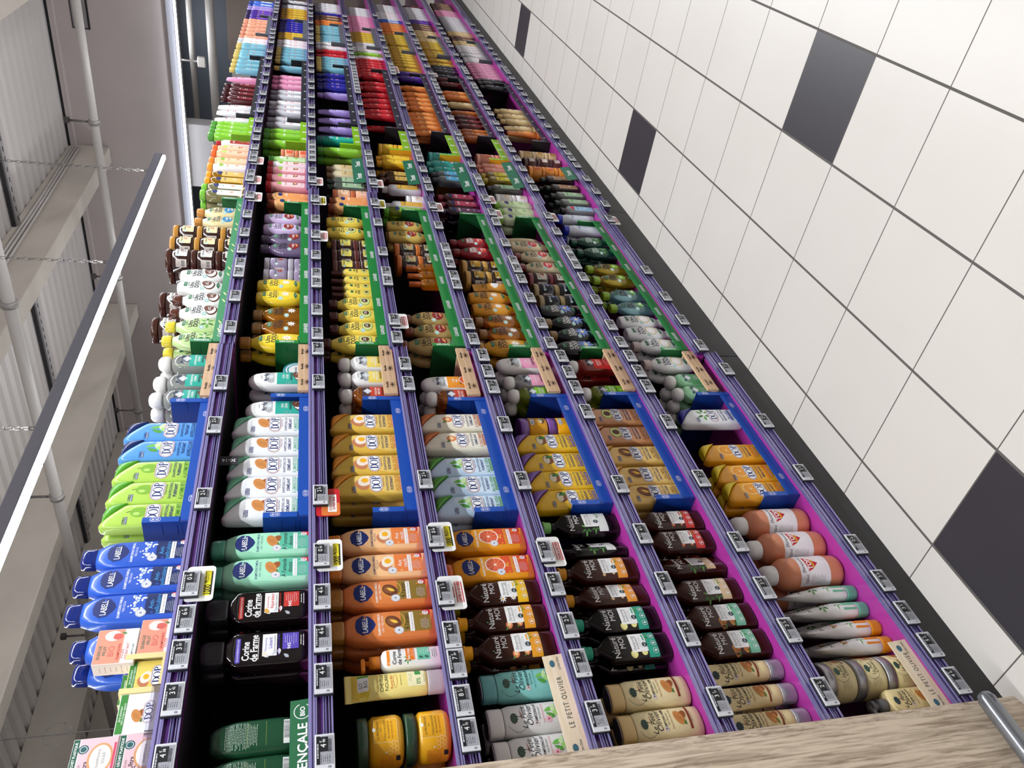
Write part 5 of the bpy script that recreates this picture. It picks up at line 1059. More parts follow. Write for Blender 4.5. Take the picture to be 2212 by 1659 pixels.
# acrylic pushers on the top shelf
ACR = M('e9e6f2', .05, trans=.92, coat=.5)
for k, (a, w_) in enumerate(((-.335, .12), (-.21, .10))):
    m_ = MB(); m_.box(0, w_, 0, .002, 0, .036, ACR); m_.box(w_-.002, w_, .002, .006, 0, .036, ACR); m_.box(-.0, .002, .002, .006, 0, .036, ACR); m_.box(0, w_, -.006, .0, 0, .002, ACR)
    tag(m_.obj('acrylic_stop', loc=(a, .0225, SURF[1][0]+.0006)), ['clear acrylic stop before the pink solid shampoo cartons', 'clear acrylic stop before the white almond carton'][k], 'acrylic stop')
# ------------------------------------------------------------------ price tags and promo cards
CAS = M('d4d5da', .4); CASD = M('26282e', .4); SCR = M('a2a3aa', .3, coat=.3); BK = '14151a'
cas = MB(); cas.box(0, .071, .004, .012, 0, .038, CASD, bev=.001); cas.box(.0006, .0704, 0, .004, .0006, .0374, CAS, bev=.0012); cas_me = cas.mesh('price_tag')
_scr = {}
def screen(a, b):
    k = (a, b)
    if k in _scr: return _scr[k]
    m = MB(); m.box(.010, .0655, -.0006, -.0001, .0035, .0345, SCR); A = Art()
    A.rect(.0378, .0310, .0550, .0066, BK).rect(.0490, .0215, .0290, .0175, BK).text(a, .0460, .0220, .0150, WH, maxw=.009).text('€', .0545, .0265, .0060, WH).text(b, .0560, .0205, .0068, WH, bold=.01)
    A.lines(.036, .0318, .048, 1, .003, 'c9cad0', h=.0022, seed=len(a)+int(b)).lines(.021, .018, .018, 5, .0038, '33343c', h=.0007, seed=len(a+b)+int(b)).bars(.047, .0095, .026, .006, '33343c')
    A.lay(m, y=-.0006); f = Art(); f.bars(.0055, .0105, .004, .006, '4a4c54').lay(m, y=0.0); _scr[k] = m.mesh('screen'); return _scr[k]
def card_me(kind):
    m = MB(); w_, h = .098, .060; base = {'*': WH, '+': WH, 'o': 'c8242c'}[kind]; A = Art(); A.rect(w_/2, h/2, w_, h, M(base, .4), r=.009); A.lay(m, y=0, eps=0)
    B_ = Art(); B_.rect(w_/2, h/2, w_, h, M(base, .4), r=.009); B_.lay(m, y=.0012, eps=0)
    A = Art()
    if kind == '*':
        A.rect(w_/2, .0135, .066, .017, BK).up().rect(w_/2, .0150, .070, .014, 'f2e21c').up().text('1000', .031, .0145, .0190, BK, bold=.03, xs=.8, maxw=.026).text('PRODUITS', .066, .0170, .0115, BK, bold=.03, xs=.8, maxw=.034).text('CONTRE LA VIE CHÈRE', .066, .0100, .0045, BK, maxw=.032)
    elif kind == '+':
        A.rect(w_/2, .0200, .060, .0022, 'c8242c').rect(w_/2, .0055, .060, .0022, 'c8242c').text('CONTRE LA VIE CHÈRE', w_/2, .0128, .0110, 'c8242c', bold=.025, xs=.8, maxw=.062).lines(w_/2, .026, .05, 1, .004, 'c8242c', h=.0025)
    else:
        A.rect(.024, .024, .044, .046, M('dd7a3a', .4), r=.004).up().rect(.045, .020, .062, .022, WH, r=.002).up().text('LE QUOTIDIEN', .045, .0245, .0080, 'c8242c', bold=.03, maxw=.056).text('À PRIX BAS', .045, .0155, .0092, 'c8242c', bold=.03, maxw=.056)
    A.lay(m, y=0, eps=.0004); return m.mesh('promo_card')
_card = {}
TAGS = '''1 -0.308 4 38
1 -0.182 3 42
1 -0.082 3 07
1 0.005 6 82
1 0.097 0 85*
1 0.367 2 43
1 0.655 2 42
1 0.855 2 48
1 1.167 2 85
1 1.372 2 85
1 1.547 2 85
1 1.620 2 85
1 1.737 2 50
1 1.883 4 50
1 2.060 2 85
1 2.254 2 15+
1 2.447 1 95+
1 2.520 1 95
1 2.692 1 95+
1 2.765 2 10
1 2.862 2 10
1 2.999 2 40
1 3.120 2 40
1 3.283 3 05
1 3.456 3 05
1 3.614 3 05
1 3.781 3 05
1 4.019 3 05
1 4.197 3 05
1 4.397 3 20
1 4.596 3 20
1 4.771 3 20
1 5.040 4 10
1 5.173 4 10
1 5.310 4 10
1 5.432 4 10
1 5.777 5 00
1 6.056 5 00
1 6.179 5 00
1 6.307 5 00
1 6.438 5 00
2 -0.323 4 90
2 -0.167 4 49
2 -0.070 4 85
2 0.040 4 84
2 0.161 0 83*
2 0.363 2 40o
2 0.863 2 95
2 1.047 4 75
2 1.138 5 05
2 1.295 2 85
2 1.490 5 25
2 1.563 5 25
2 1.715 2 85
2 1.895 2 65+
2 2.051 2 85
2 2.260 0 95*
2 2.482 1 85+
2 2.609 1 85
2 2.766 1 85
2 2.840 2 60
2 2.913 2 60
2 2.987 2 60
2 3.140 2 60
2 3.281 3 15
2 3.442 3 15
2 3.613 3 15
2 3.823 3 15
2 4.004 3 15
2 4.146 3 15
2 4.372 3 15
2 4.516 3 90
2 4.713 3 90
2 4.904 3 90
2 5.145 3 90
2 5.299 3 90
2 5.420 3 90
2 5.609 4 30
2 5.830 4 30
2 6.065 4 30
2 6.186 4 30
2 6.363 4 30
2 6.521 4 30
3 -0.321 4 75
3 -0.247 8 21
3 -0.160 7 59
3 -0.087 4 75
3 0.027 1 11+
3 0.203 0 80*
3 0.413 2 40
3 0.856 2 95
3 0.966 3 35
3 1.126 5 05
3 1.237 2 85+
3 1.527 4 25
3 1.601 4 25
3 1.774 2 50
3 2.056 2 85
3 2.265 0 95*
3 2.510 2 05+
3 2.624 2 05
3 2.749 2 05
3 2.822 2 60
3 2.913 2 60
3 3.123 2 60
3 3.239 2 60
3 3.410 3 35
3 3.578 3 35
3 3.773 3 35
3 4.019 3 90
3 4.093 3 35
3 4.166 3 35
3 4.240 3 90
3 4.313 3 35
3 4.387 3 90
3 4.460 3 35
3 4.534 3 90
3 4.607 3 35
3 4.710 3 90
3 4.871 3 90
3 4.991 3 90
3 5.114 3 90
3 5.241 4 05
3 5.372 4 05
3 5.551 4 05
3 5.826 4 05
3 6.042 4 05
3 6.237 4 05
4 -0.313 3 39
4 -0.187 3 41
4 -0.087 2 73
4 0.033 4 39
4 0.135 1 35+
4 0.398 2 40
4 0.648 2 40
4 0.841 2 95
4 0.928 3 35
4 1.024 4 75
4 1.125 5 05
4 1.225 2 85
4 1.520 4 65
4 1.593 4 20
4 1.694 4 65
4 1.767 2 85
4 1.844 2 85
4 2.061 2 85
4 2.273 1 95+
4 2.494 3 10
4 2.589 2 05
4 2.737 2 05
4 2.884 4 95
4 2.958 2 05
4 3.047 4 95
4 3.149 4 95
4 3.278 4 95
4 3.402 3 35
4 3.836 3 35
4 4.335 3 35
4 4.556 3 35
4 4.630 2 95+
4 4.703 2 95+
4 4.808 4 15
4 5.024 4 15
4 5.147 4 15
4 5.274 4 15
4 5.519 4 15
4 5.641 4 15
4 5.863 4 15
4 6.428 4 15
5 -0.311 3 71
5 -0.136 2 71
5 0.014 4 15
5 0.181 4 15
5 0.372 2 40
5 0.709 3 35
5 0.840 2 95
5 0.928 2 95
5 1.025 3 35
5 1.110 5 05
5 1.245 2 85
5 1.435 2 85
5 1.589 4 65
5 1.679 4 65
5 1.753 2 85
5 1.921 2 85
5 2.135 2 85
5 2.238 1 95+
5 2.407 1 95+
5 2.611 2 75
5 2.691 2 75
5 2.868 4 95
5 3.022 4 95
5 3.095 4 95
5 3.171 4 95
5 3.266 4 95
5 3.365 4 95
5 3.654 4 45
5 3.809 4 45
5 3.959 4 45
5 4.067 4 45
5 4.209 4 45
5 4.310 4 45
5 4.396 4 45
5 4.502 4 45
5 4.649 3 15+
5 4.856 4 15
5 5.052 4 15
5 5.201 4 15
5 5.388 4 15
5 5.551 4 15
5 5.660 4 15
5 5.866 4 15
5 6.021 4 15
5 6.113 4 15
5 6.277 4 15
6 -0.316 2 91
6 -0.151 2 73
6 -0.022 3 19
6 0.135 3 19
6 0.386 2 40
6 0.653 2 40
6 0.848 2 95
6 0.938 2 95
6 1.033 2 95
6 1.126 5 15
6 1.245 2 85
6 1.439 2 85
6 1.629 5 25
6 1.738 2 85
6 1.812 2 85
6 1.885 2 85
6 2.073 2 85
6 2.242 1 95+
6 2.594 2 65
6 2.698 2 65
6 2.866 2 65
6 3.019 4 95
6 3.158 4 95
6 3.277 4 95
6 3.351 4 95
6 3.518 4 45
6 3.640 4 45
6 3.825 4 45
6 3.943 4 45
6 4.068 4 45
6 4.229 4 45
6 4.312 4 45
6 4.415 4 45
6 4.502 4 45
6 4.649 4 45
6 4.789 4 15
6 4.862 4 45
6 4.936 4 15
6 5.122 4 15
6 5.322 4 15
6 5.600 4 15
6 5.742 4 15
6 5.858 4 15
6 6.043 4 15
6 6.237 4 15
6 6.407 4 15
7 -0.326 4 45
7 -0.227 5 41
7 -0.130 3 19
7 -0.026 3 09
7 0.103 0 89
7 0.399 2 40
7 0.655 2 40
7 0.958 2 95
7 1.115 2 85
7 1.300 2 95
7 1.488 2 85
7 1.720 2 85
7 2.253 1 95+
7 2.447 2 65
7 2.614 2 65
7 2.792 2 65
7 2.993 4 95
7 3.099 4 95
7 3.194 4 95
7 3.316 4 95
7 3.481 4 45
7 3.686 4 45
7 3.860 4 45
7 3.980 4 45
7 4.204 4 45
7 4.371 4 45
7 4.518 4 45
7 4.638 4 45
7 4.790 4 45
7 4.935 4 15
7 5.008 4 45
7 5.101 4 15
7 5.331 4 15
7 5.493 4 15
7 5.684 4 15
7 5.889 4 15
7 6.135 4 15
7 6.331 4 15
7 6.574 4 15'''
cnt = {}; ncard = {}
for ln in TAGS.strip().split('\n'):
    s_, x, a, b = ln.split(); si = int(s_)-1; x = float(x); flag = b[-1] if b[-1] in '*+o' else ''; b = b.rstrip('*+o')
    z = surf(si, x)-.0355
    o = bpy.data.objects.new('price_tag', cas_me); COL.objects.link(o); o.location = (x-.0355, -.0345, z)
    c = bpy.data.objects.new('screen', screen(a, b)); COL.objects.link(c); c.parent = o
    bi = bayof(x); k = (si, bi); cnt[k] = cnt.get(k, 0)+1
    tag(o, 'grey electronic price tag reading %s,%s, %s in the %s bay of the %s rail' % (a, b, ORD[cnt[k]-1], BAYN[bi], NAMES[si]), 'price tag', 'electronic price tags on the shelf rails')
    if flag:
        o.location.y = -.0375; o.rotation_euler = (0, 0, 0)
        if flag not in _card: _card[flag] = card_me(flag)
        p = bpy.data.objects.new('promo_card', _card[flag]); COL.objects.link(p); p.location = (x-.043, -.0252, z-.030)
        if flag == 'o': p.location = (x-.068, -.0252, z-.030)
        ncard[k] = ncard.get(k, 0)+1
        what = {'*': 'white promo card with yellow band', '+': 'white promo card with red lettering', 'o': 'red and orange promo card'}[flag]
        tag(p, '%s, %s in the %s bay on the %s rail' % (what, ORD[ncard[k]-1], BAYN[bi], NAMES[si]), 'promo card', 'promo cards behind the price tags')
# ------------------------------------------------------------------ goods
PL = '''1 bar_pink -.253 .03 1.878 0 0 0 2
1 bar_pink -.253 .03 1.9576 0 0 1 2
1 bar_almond -.1654 .03 1.878 0 0 0 1
1 bar_tray -.0758 .03 1.878 0 0 0 1
1 bar_egg -.0758 .042 1.878 0 0 0 1
1 bar_peach1 .0138 .03 1.878 0 0 0 1
1 bar_peach2 -.0056 .03 1.96 0 0 0 1
1 bar_open -.1274 .12 1.878 0 0 0 1
1 bar_help -.0446 .13 1.908 0 0 0 1
1 lab_blue .0968 .0528 1.878 0 0 0 1
1 lab_blue .1763 .0528 1.878 0 0 0 1
1 lab_blue .2557 .0528 1.878 0 0 0 1
1 lab_blue .075 .1528 1.878 0 0 0 1
1 lab_blue .0568 .2128 1.878 0 0 0 1
1 dop_green .3826 .0515 1.878 0 0 0 1
1 dop_green .3831 .0995 1.878 0 1 0 1
1 dop_green .4632 .0515 1.878 0 0 0 1
1 dop_green .4642 .0995 1.878 0 1 0 1
1 dop_green .5438 .0515 1.878 0 0 0 1
1 dop_blue .6296 .0515 1.878 0 0 0 1
1 dop_blue .6308 .0995 1.878 0 1 0 1
1 dop_blue .7102 .0515 1.878 0 0 0 1
1 dop_blue .712 .0995 1.878 0 1 0 1
1 ms_clear .8781 .0545 1.878 0 0 0 1
1 ms_clear .8791 .1085 1.878 0 1 0 1
1 ms_clear .9605 .0545 1.878 0 0 0 1
1 ms_clear .9622 .1085 1.878 0 1 0 1
1 ms_clear 1.0687 .0545 1.878 0 0 0 1
1 ms_clear 1.0668 .1085 1.878 0 1 0 1
1 ud_lemon 1.199 .0521 1.874 0 0 0 1
1 ud_lemon 1.1989 .1014 1.874 0 1 0 1
1 ud_lemon 1.2884 .0521 1.874 0 0 0 1
1 ud_coco 1.3778 .0521 1.874 0 0 0 1
1 ud_coco 1.4672 .0521 1.874 0 0 0 1
1 ui_coco 1.5566 .0521 1.874 0 0 0 1
1 ui_coco 1.646 .0521 1.874 0 0 0 1
1 jar_brown 1.6035 .1532 1.874 0 0 0 3
1 jar_brown 1.6035 .1532 1.9659 0 0 1 3
1 jar_brown 1.6035 .1532 2.0577 0 0 2 3
1 jar_brown 1.4229 .1532 1.874 0 0 0 3
1 jar_brown 1.4229 .1532 1.9659 0 0 1 3
1 jar_brown 1.4229 .1532 2.0577 0 0 2 3
1 jar_brown 1.8189 .0781 1.874 0 0 0 3
1 jar_brown 1.8189 .0781 1.9659 0 0 1 3
1 jar_brown 1.8189 .0781 2.0577 0 0 2 3
1 jar_brown 1.8617 .1532 1.874 0 0 0 3
1 jar_brown 1.8617 .1532 1.9659 0 0 1 3
1 jar_brown 1.8617 .1532 2.0577 0 0 2 3
1 jar_gold 1.9315 .0781 1.874 0 0 0 3
1 jar_gold 1.9315 .0781 1.9659 0 0 1 3
1 jar_gold 1.9315 .0781 2.0577 0 0 2 3
1 jar_gold 2.0371 .0781 1.874 0 0 0 3
1 jar_gold 2.0371 .0781 1.9659 0 0 1 3
1 jar_gold 2.0371 .0781 2.0577 0 0 2 3
1 ud_alm 2.1302 .0521 1.874 0 0 0 1
1 ud_alm 2.2236 .0521 1.874 0 0 0 1
1 bio 2.4215 .054 1.886 0 0 0 1
1 bio 2.4232 .107 1.886 0 1 0 1
1 bio 2.4942 .054 1.886 0 0 0 1
1 oil 2.5739 .054 1.886 0 0 0 1
1 oil 2.6465 .054 1.886 0 0 0 1
1 en_white 2.7529 .055 1.886 0 0 0 1
1 en_cream 2.8353 .055 1.886 0 0 0 1
1 en_carrot 2.9376 .055 1.886 0 0 0 1
1 en_carrot 3.0091 .055 1.886 0 0 0 1
1 argan_red 3.0888 .051 1.886 0 0 0 1
1 fr_green 3.1941 .053 1.886 0 0 0 1
1 fr_green 3.2577 .053 1.886 0 0 0 1
1 fr_green 3.3213 .053 1.886 0 0 0 1
1 fr_green 3.3849 .053 1.886 0 0 0 1
1 far_white_i 3.4664 .051 1.886 0 0 0 1
1 far_white_i 3.467 .098 1.886 0 1 0 1
1 far_white_i 3.5969 .051 1.886 0 0 0 1
1 far_white_i 3.6945 .051 1.886 0 0 0 1
1 far_dred 3.8575 .051 1.886 0 0 0 1
1 far_dred 3.9498 .051 1.886 0 0 0 1
1 far_dred 4.0301 .051 1.886 0 0 0 1
1 far_dred 4.1278 .051 1.886 0 0 0 1
1 far_pink_i 4.2814 .051 1.886 0 0 0 1
1 far_teal 4.5033 .051 1.886 0 0 0 1
1 far_teal 4.6112 .051 1.886 0 0 0 1
1 far_teal 4.7163 .051 1.886 0 0 0 1
1 far_teal 4.8395 .051 1.886 0 0 0 1
1 far_teal 4.976 .051 1.886 0 0 0 1
1 far_teal 5.1018 .051 1.886 0 0 0 1
1 far_white 5.2415 .051 1.886 0 0 0 1
1 far_peach 5.4164 .051 1.886 0 0 0 1
1 far_peach 5.5526 .051 1.886 0 0 0 1
1 far_peach 5.6764 .051 1.886 0 0 0 1
1 far_peach 5.8068 .051 1.886 0 0 0 1
1 far_peach 5.9082 .051 1.886 0 0 0 1
1 far_purple 6.0552 .051 1.886 0 0 0 1
1 far_purple 6.1982 .051 1.886 0 0 0 1
1 far_lilac 6.4034 .051 1.886 0 0 0 1
1 far_blue 6.5889 .051 1.886 0 0 0 1
1 far_blue 6.7081 .051 1.886 0 0 0 1
1 far_teal 4.9078 .051 1.886 0 0 0 1
1 far_teal 5.1716 .051 1.886 0 0 0 1
1 far_white 5.3348 .051 1.886 0 0 0 1
1 far_peach 5.9817 .051 1.886 0 0 0 1
1 far_purple 6.1356 .051 1.886 0 0 0 1
1 far_purple 6.265 .051 1.886 0 0 0 1
1 far_purple 6.3342 .051 1.886 0 0 0 1
1 far_lilac 6.4961 .051 1.886 0 0 0 1
2 prov_back -.234 .055 1.596 0 0 0 1
2 prov_back -.3126 .055 1.596 0 0 0 1
2 cor_purple -.0351 .053 1.596 0 0 0 1
2 cor_purple -.0335 .104 1.596 0 1 0 1
2 cor_red .0785 .053 1.596 0 0 0 1
2 cor_red .0769 .104 1.596 0 1 0 1
2 lab_mint .1821 .0528 1.596 0 0 0 1
2 lab_mint .182 .1034 1.596 0 1 0 1
2 lab_mint .2674 .0528 1.596 0 0 0 1
2 lab_mint .2664 .1034 1.596 0 1 0 1
2 dop_white .3923 .0515 1.596 0 0 0 1
2 dop_white .4729 .0515 1.596 0 0 0 1
2 dop_white .5535 .0515 1.596 0 0 0 1
2 dop_white .6421 .0515 1.596 0 0 0 1
2 dop_white .7335 .0515 1.596 0 0 0 1
2 mc_teal .8219 .054 1.596 0 0 0 1
2 mc_teal .8221 .107 1.596 0 1 0 1
2 mc_teal .9743 .054 1.596 0 0 0 1
2 mc_teal .9746 .107 1.596 0 1 0 1
2 ms_jar 1.0687 .065 1.596 0 0 0 1
2 ud_yel_L 1.2011 .0537 1.597 0 0 0 1
2 ud_yel_L 1.1991 .106 1.597 0 1 0 1
2 ud_yclear 1.2926 .0521 1.597 0 0 0 1
2 ud_yclear 1.2914 .1014 1.597 0 1 0 1
2 ud_yclear 1.382 .0521 1.597 0 0 0 1
2 ud_yclear 1.3811 .1014 1.597 0 1 0 1
2 ui_yel 1.5024 .0521 1.597 0 0 0 1
2 ui_yel 1.5041 .1014 1.597 0 1 0 1
2 ui_yel 1.5918 .0521 1.597 0 0 0 1
2 jar_lilac 1.685 .0781 1.597 0 0 0 2
2 jar_lilac 1.685 .0781 1.6889 0 0 1 2
2 jar_lilac 1.7819 .0781 1.597 0 0 0 2
2 jar_lilac 1.7819 .0781 1.6889 0 0 1 2
2 ud_lilac 1.9074 .0521 1.597 0 0 0 1
2 ud_lilac 1.9968 .0521 1.597 0 0 0 1
2 ui_lilac 2.0927 .0521 1.597 0 0 0 1
2 ui_lilac 2.1965 .0521 1.597 0 0 0 1
2 lb_kid 2.3646 .053 1.597 0 0 0 1
2 lb_kid 2.3657 .104 1.597 0 1 0 1
2 lb_kid 2.4366 .053 1.608 0 0 0 1
2 lb_kid 2.4353 .104 1.608 0 1 0 1
2 cad_pink 2.5753 .055 1.608 0 0 0 1
2 cad_pink 2.6747 .055 1.608 0 0 0 1
2 cad_pink 2.6759 .11 1.608 0 1 0 1
2 cad_pink 2.7687 .055 1.608 0 0 0 1
2 cad_white 2.8466 .055 1.608 0 0 0 1
2 cad_green 2.9168 .055 1.608 0 0 0 1
2 jar_coral 3.03 .065 1.608 0 0 0 2
2 jar_coral 3.03 .065 1.6791 0 0 1 2
2 fr_green 3.157 .053 1.608 0 0 0 1
2 fr_green 3.1555 .104 1.608 0 1 0 1
2 fr_green 3.2705 .053 1.608 0 0 0 1
2 fr_green 3.341 .053 1.608 0 0 0 1
2 far_grey 3.4614 .051 1.608 0 0 0 1
2 far_grey 3.5499 .051 1.608 0 0 0 1
2 far_grey 3.6812 .051 1.608 0 0 0 1
2 far_grey 3.763 .051 1.608 0 0 0 1
2 far_white 3.8612 .051 1.608 0 0 0 1
2 far_grey 3.9924 .051 1.608 0 0 0 1
2 far_grey 4.083 .051 1.608 0 0 0 1
2 far_pink 4.2146 .051 1.608 0 0 0 1
2 far_pink 4.3219 .051 1.608 0 0 0 1
2 far_pink 4.4222 .051 1.608 0 0 0 1
2 far_teal 4.6646 .051 1.608 0 0 0 1
2 far_teal 4.8467 .051 1.608 0 0 0 1
2 far_teal 5.0208 .051 1.608 0 0 0 1
2 far_white 5.2604 .051 1.608 0 0 0 1
2 far_white 5.3538 .051 1.608 0 0 0 1
2 far_gold 5.521 .051 1.608 0 0 0 1
2 far_navy 5.7256 .051 1.608 0 0 0 1
2 far_navy 5.8735 .051 1.608 0 0 0 1
2 far_gold 6.1982 .051 1.608 0 0 0 1
2 far_gold 6.3861 .051 1.608 0 0 0 1
2 far_grey 6.6528 .051 1.608 0 0 0 1
2 far_black 6.789 .051 1.608 0 0 0 1
2 far_grey 6.9152 .051 1.608 0 0 0 1
2 far_teal 4.9337 .051 1.608 0 0 0 1
2 far_teal 5.1006 .051 1.608 0 0 0 1
2 far_teal 5.1805 .051 1.608 0 0 0 1
2 far_white 5.4164 .051 1.608 0 0 0 1
2 far_gold 5.5892 .051 1.608 0 0 0 1
2 far_gold 5.6574 .051 1.608 0 0 0 1
2 far_navy 5.7995 .051 1.608 0 0 0 1
2 far_navy 5.9523 .051 1.608 0 0 0 1
2 far_navy 6.0312 .051 1.608 0 0 0 1
2 far_navy 6.1356 .051 1.608 0 0 0 1
2 far_gold 6.2875 .051 1.608 0 0 0 1
2 far_gold 6.475 .051 1.608 0 0 0 1
2 far_gold 6.5639 .051 1.608 0 0 0 1
2 far_grey 6.7209 .051 1.608 0 0 0 1
3 prov_jar -.255 .0826 1.319 0 0 0 2
3 prov_jar -.255 .0826 1.4169 0 0 1 2
3 prov_jar -.2545 .1929 1.319 0 1 0 2
3 prov_jar -.2565 .1929 1.4169 0 1 1 2
3 sobio -.1462 .052 1.319 0 0 0 1
3 cor_pump -.0856 .053 1.319 0 0 0 1
3 lab_argan .0 .0528 1.319 0 0 0 1
3 lab_argan -.002 .1034 1.319 0 1 0 1
3 lab_argan .0015 .152 1.319 0 2 0 1
3 lab_argan .0916 .0528 1.319 0 0 0 1
3 lab_argan .0905 .1034 1.319 0 1 0 1
3 lab_egg .176 .0528 1.319 0 0 0 1
3 lab_egg .1748 .1034 1.319 0 1 0 1
3 lab_egg .267 .0528 1.319 0 0 0 1
3 lab_egg .2689 .1034 1.319 0 1 0 1
3 dop_egg .4686 .0515 1.319 0 0 0 1
3 dop_egg .4701 .0995 1.319 0 1 0 1
3 dop_egg .4678 .1455 1.319 0 2 0 1
3 dop_egg .5521 .0515 1.319 0 0 0 1
3 dop_egg .6462 .0515 1.319 0 0 0 1
3 dop_egg .7439 .0515 1.319 0 0 0 1
3 ms_amber .8978 .0545 1.319 0 0 0 1
3 ms_amber .8996 .1085 1.319 0 1 0 1
3 ms_yellow .9865 .0545 1.319 0 0 0 1
3 ms_yellow .9867 .1085 1.319 0 1 0 1
3 ms_yellow 1.0747 .0545 1.319 0 0 0 1
3 ms_yellow 1.0754 .1085 1.319 0 1 0 1
3 ud_avo_L 1.2011 .0537 1.331 0 0 0 1
3 ud_avo_L 1.1999 .106 1.331 0 1 0 1
3 ud_avo 1.2926 .0521 1.331 0 0 0 1
3 ud_avo 1.382 .0521 1.331 0 0 0 1
3 ud_avo 1.4714 .0521 1.331 0 0 0 1
3 avo_pump 1.5409 .05 1.331 0 0 0 1
3 avo_pump 1.5426 .095 1.331 0 1 0 1
3 avo_pump 1.5905 .05 1.331 0 0 0 1
3 avo_pump 1.5912 .095 1.331 0 1 0 1
3 avo_pump 1.6512 .05 1.331 0 0 0 1
3 avo_pump 1.6531 .095 1.331 0 1 0 1
3 avo_pump 1.7154 .05 1.331 0 0 0 1
3 avo_pump 1.717 .095 1.331 0 1 0 1
3 jar_yel 1.7887 .0781 1.331 0 0 0 2
3 jar_yel 1.7887 .0781 1.4229 0 0 1 2
3 jar_yel 1.8856 .0781 1.331 0 0 0 2
3 jar_yel 1.8856 .0781 1.4229 0 0 1 2
3 jar_yel 1.9825 .0781 1.331 0 0 0 2
3 jar_yel 1.9825 .0781 1.4229 0 0 1 2
3 ui_avo 2.0916 .0521 1.331 0 0 0 1
3 ui_avo 2.0907 .1014 1.331 0 1 0 1
3 ui_avo 2.201 .0521 1.331 0 0 0 1
3 lb_kid 2.3646 .053 1.331 0 0 0 1
3 lb_kid 2.364 .104 1.331 0 1 0 1
3 lb_kid 2.4352 .053 1.322 0 0 0 1
3 lb_kid 2.4339 .104 1.322 0 1 0 1
3 jar_peach 2.5325 .076 1.322 0 0 0 2
3 jar_peach 2.5325 .076 1.4095 0 0 1 2
3 tim_clear 2.6121 .055 1.322 0 0 0 1
3 tim_clear 2.6107 .11 1.322 0 1 0 1
3 tim_clear 2.6832 .055 1.322 0 0 0 1
3 tim_cream 2.7685 .055 1.322 0 0 0 1
3 tim_cream 2.8561 .055 1.322 0 0 0 1
3 fr_green 3.1119 .053 1.322 0 0 0 1
3 fr_green 3.1102 .104 1.322 0 1 0 1
3 fr_tealbox 3.2872 .055 1.322 0 0 0 1
3 fr_tealbox 3.2864 .11 1.322 0 1 0 1
3 far_lilac_i 3.4664 .051 1.322 0 0 0 1
3 far_lilac_i 3.4668 .098 1.322 0 1 0 1
3 far_lilac_i 3.6239 .051 1.322 0 0 0 1
3 far_lilac_i 3.7888 .051 1.322 0 0 0 1
3 far_lilac 4.1355 .051 1.322 0 0 0 1
3 far_navy 4.2908 .051 1.322 0 0 0 1
3 far_navy 4.3578 .051 1.322 0 0 0 1
3 far_navy 4.461 .051 1.322 0 0 0 1
3 far_navy 4.5855 .051 1.322 0 0 0 1
3 far_teal 4.7538 .051 1.322 0 0 0 1
3 far_teal 4.9611 .051 1.322 0 0 0 1
3 far_red 5.1186 .051 1.322 0 0 0 1
3 far_red 5.2509 .051 1.322 0 0 0 1
3 far_white 5.3682 .051 1.322 0 0 0 1
3 far_teal 5.5597 .051 1.322 0 0 0 1
3 far_teal 5.7085 .051 1.322 0 0 0 1
3 far_teal 5.8406 .051 1.322 0 0 0 1
3 far_orange 6.1668 .051 1.322 0 0 0 1
3 far_orange 6.2648 .051 1.322 0 0 0 1
3 far_brown 6.3653 .051 1.322 0 0 0 1
3 far_navy 6.5661 .051 1.322 0 0 0 1
3 far_grey 6.7009 .051 1.322 0 0 0 1
3 far_grey 6.8398 .051 1.322 0 0 0 1
3 far_grey 6.9832 .051 1.322 0 0 0 1
3 far_teal 4.8256 .051 1.322 0 0 0 1
3 far_teal 4.892 .051 1.322 0 0 0 1
3 far_teal 5.0398 .051 1.322 0 0 0 1
3 far_white 5.4856 .051 1.322 0 0 0 1
3 far_teal 5.6341 .051 1.322 0 0 0 1
3 far_teal 5.9222 .051 1.322 0 0 0 1
3 far_teal 6.0037 .051 1.322 0 0 0 1
3 far_teal 6.0664 .051 1.322 0 0 0 1
3 far_brown 6.4657 .051 1.322 0 0 0 1
3 far_grey 6.7704 .051 1.322 0 0 0 1
3 far_grey 6.9115 .051 1.322 0 0 0 1
4 ol_grey -.3323 .057 1.046 0 0 0 1
4 ol_grey -.3343 .112 1.046 0 1 0 1
4 ol_grey -.2587 .057 1.046 0 0 0 1
4 ol_grey -.258 .112 1.046 0 1 0 1
4 ol_teal -.1758 .057 1.046 0 0 0 1
4 nm_peach -.0811 .054 1.046 0 0 0 1
4 nm_peach -.0818 .103 1.046 0 1 0 1
4 nm_peach -.0018 .054 1.046 0 0 0 1
4 nm_peach -.0025 .103 1.046 0 1 0 1
4 nm_yellow .0748 .054 1.046 0 0 0 1
4 nm_yellow .0761 .103 1.046 0 1 0 1
4 lab_grape .1528 .0548 1.046 0 0 0 1
4 lab_grape .1528 .1054 1.046 0 1 0 1
4 lab_grape .2493 .0548 1.046 0 0 0 1
4 lab_grape .2486 .1054 1.046 0 1 0 1
4 dop_aloe .3756 .0535 1.046 0 0 0 1
4 dop_aloe .3755 .1015 1.046 0 1 0 1
4 dop_aloe .4562 .0535 1.046 0 0 0 1
4 dop_aloe .457 .1015 1.046 0 1 0 1
4 dop_aloe .5368 .0535 1.046 0 0 0 1
4 dop_aloe .535 .1015 1.046 0 1 0 1
4 dop_cream .653 .0535 1.046 0 0 0 1
4 dop_cream .6549 .1015 1.046 0 1 0 1
4 dop_cream .746 .0535 1.046 0 0 0 1
4 ms_amber .8861 .0565 1.046 0 0 0 1
4 ms_amber .8842 .1105 1.046 0 1 0 1
4 ms_amber .8871 .1625 1.046 0 2 0 1
4 ms_amber .8875 .2145 1.046 0 3 0 1
4 mc_orange .9617 .056 1.046 0 0 0 1
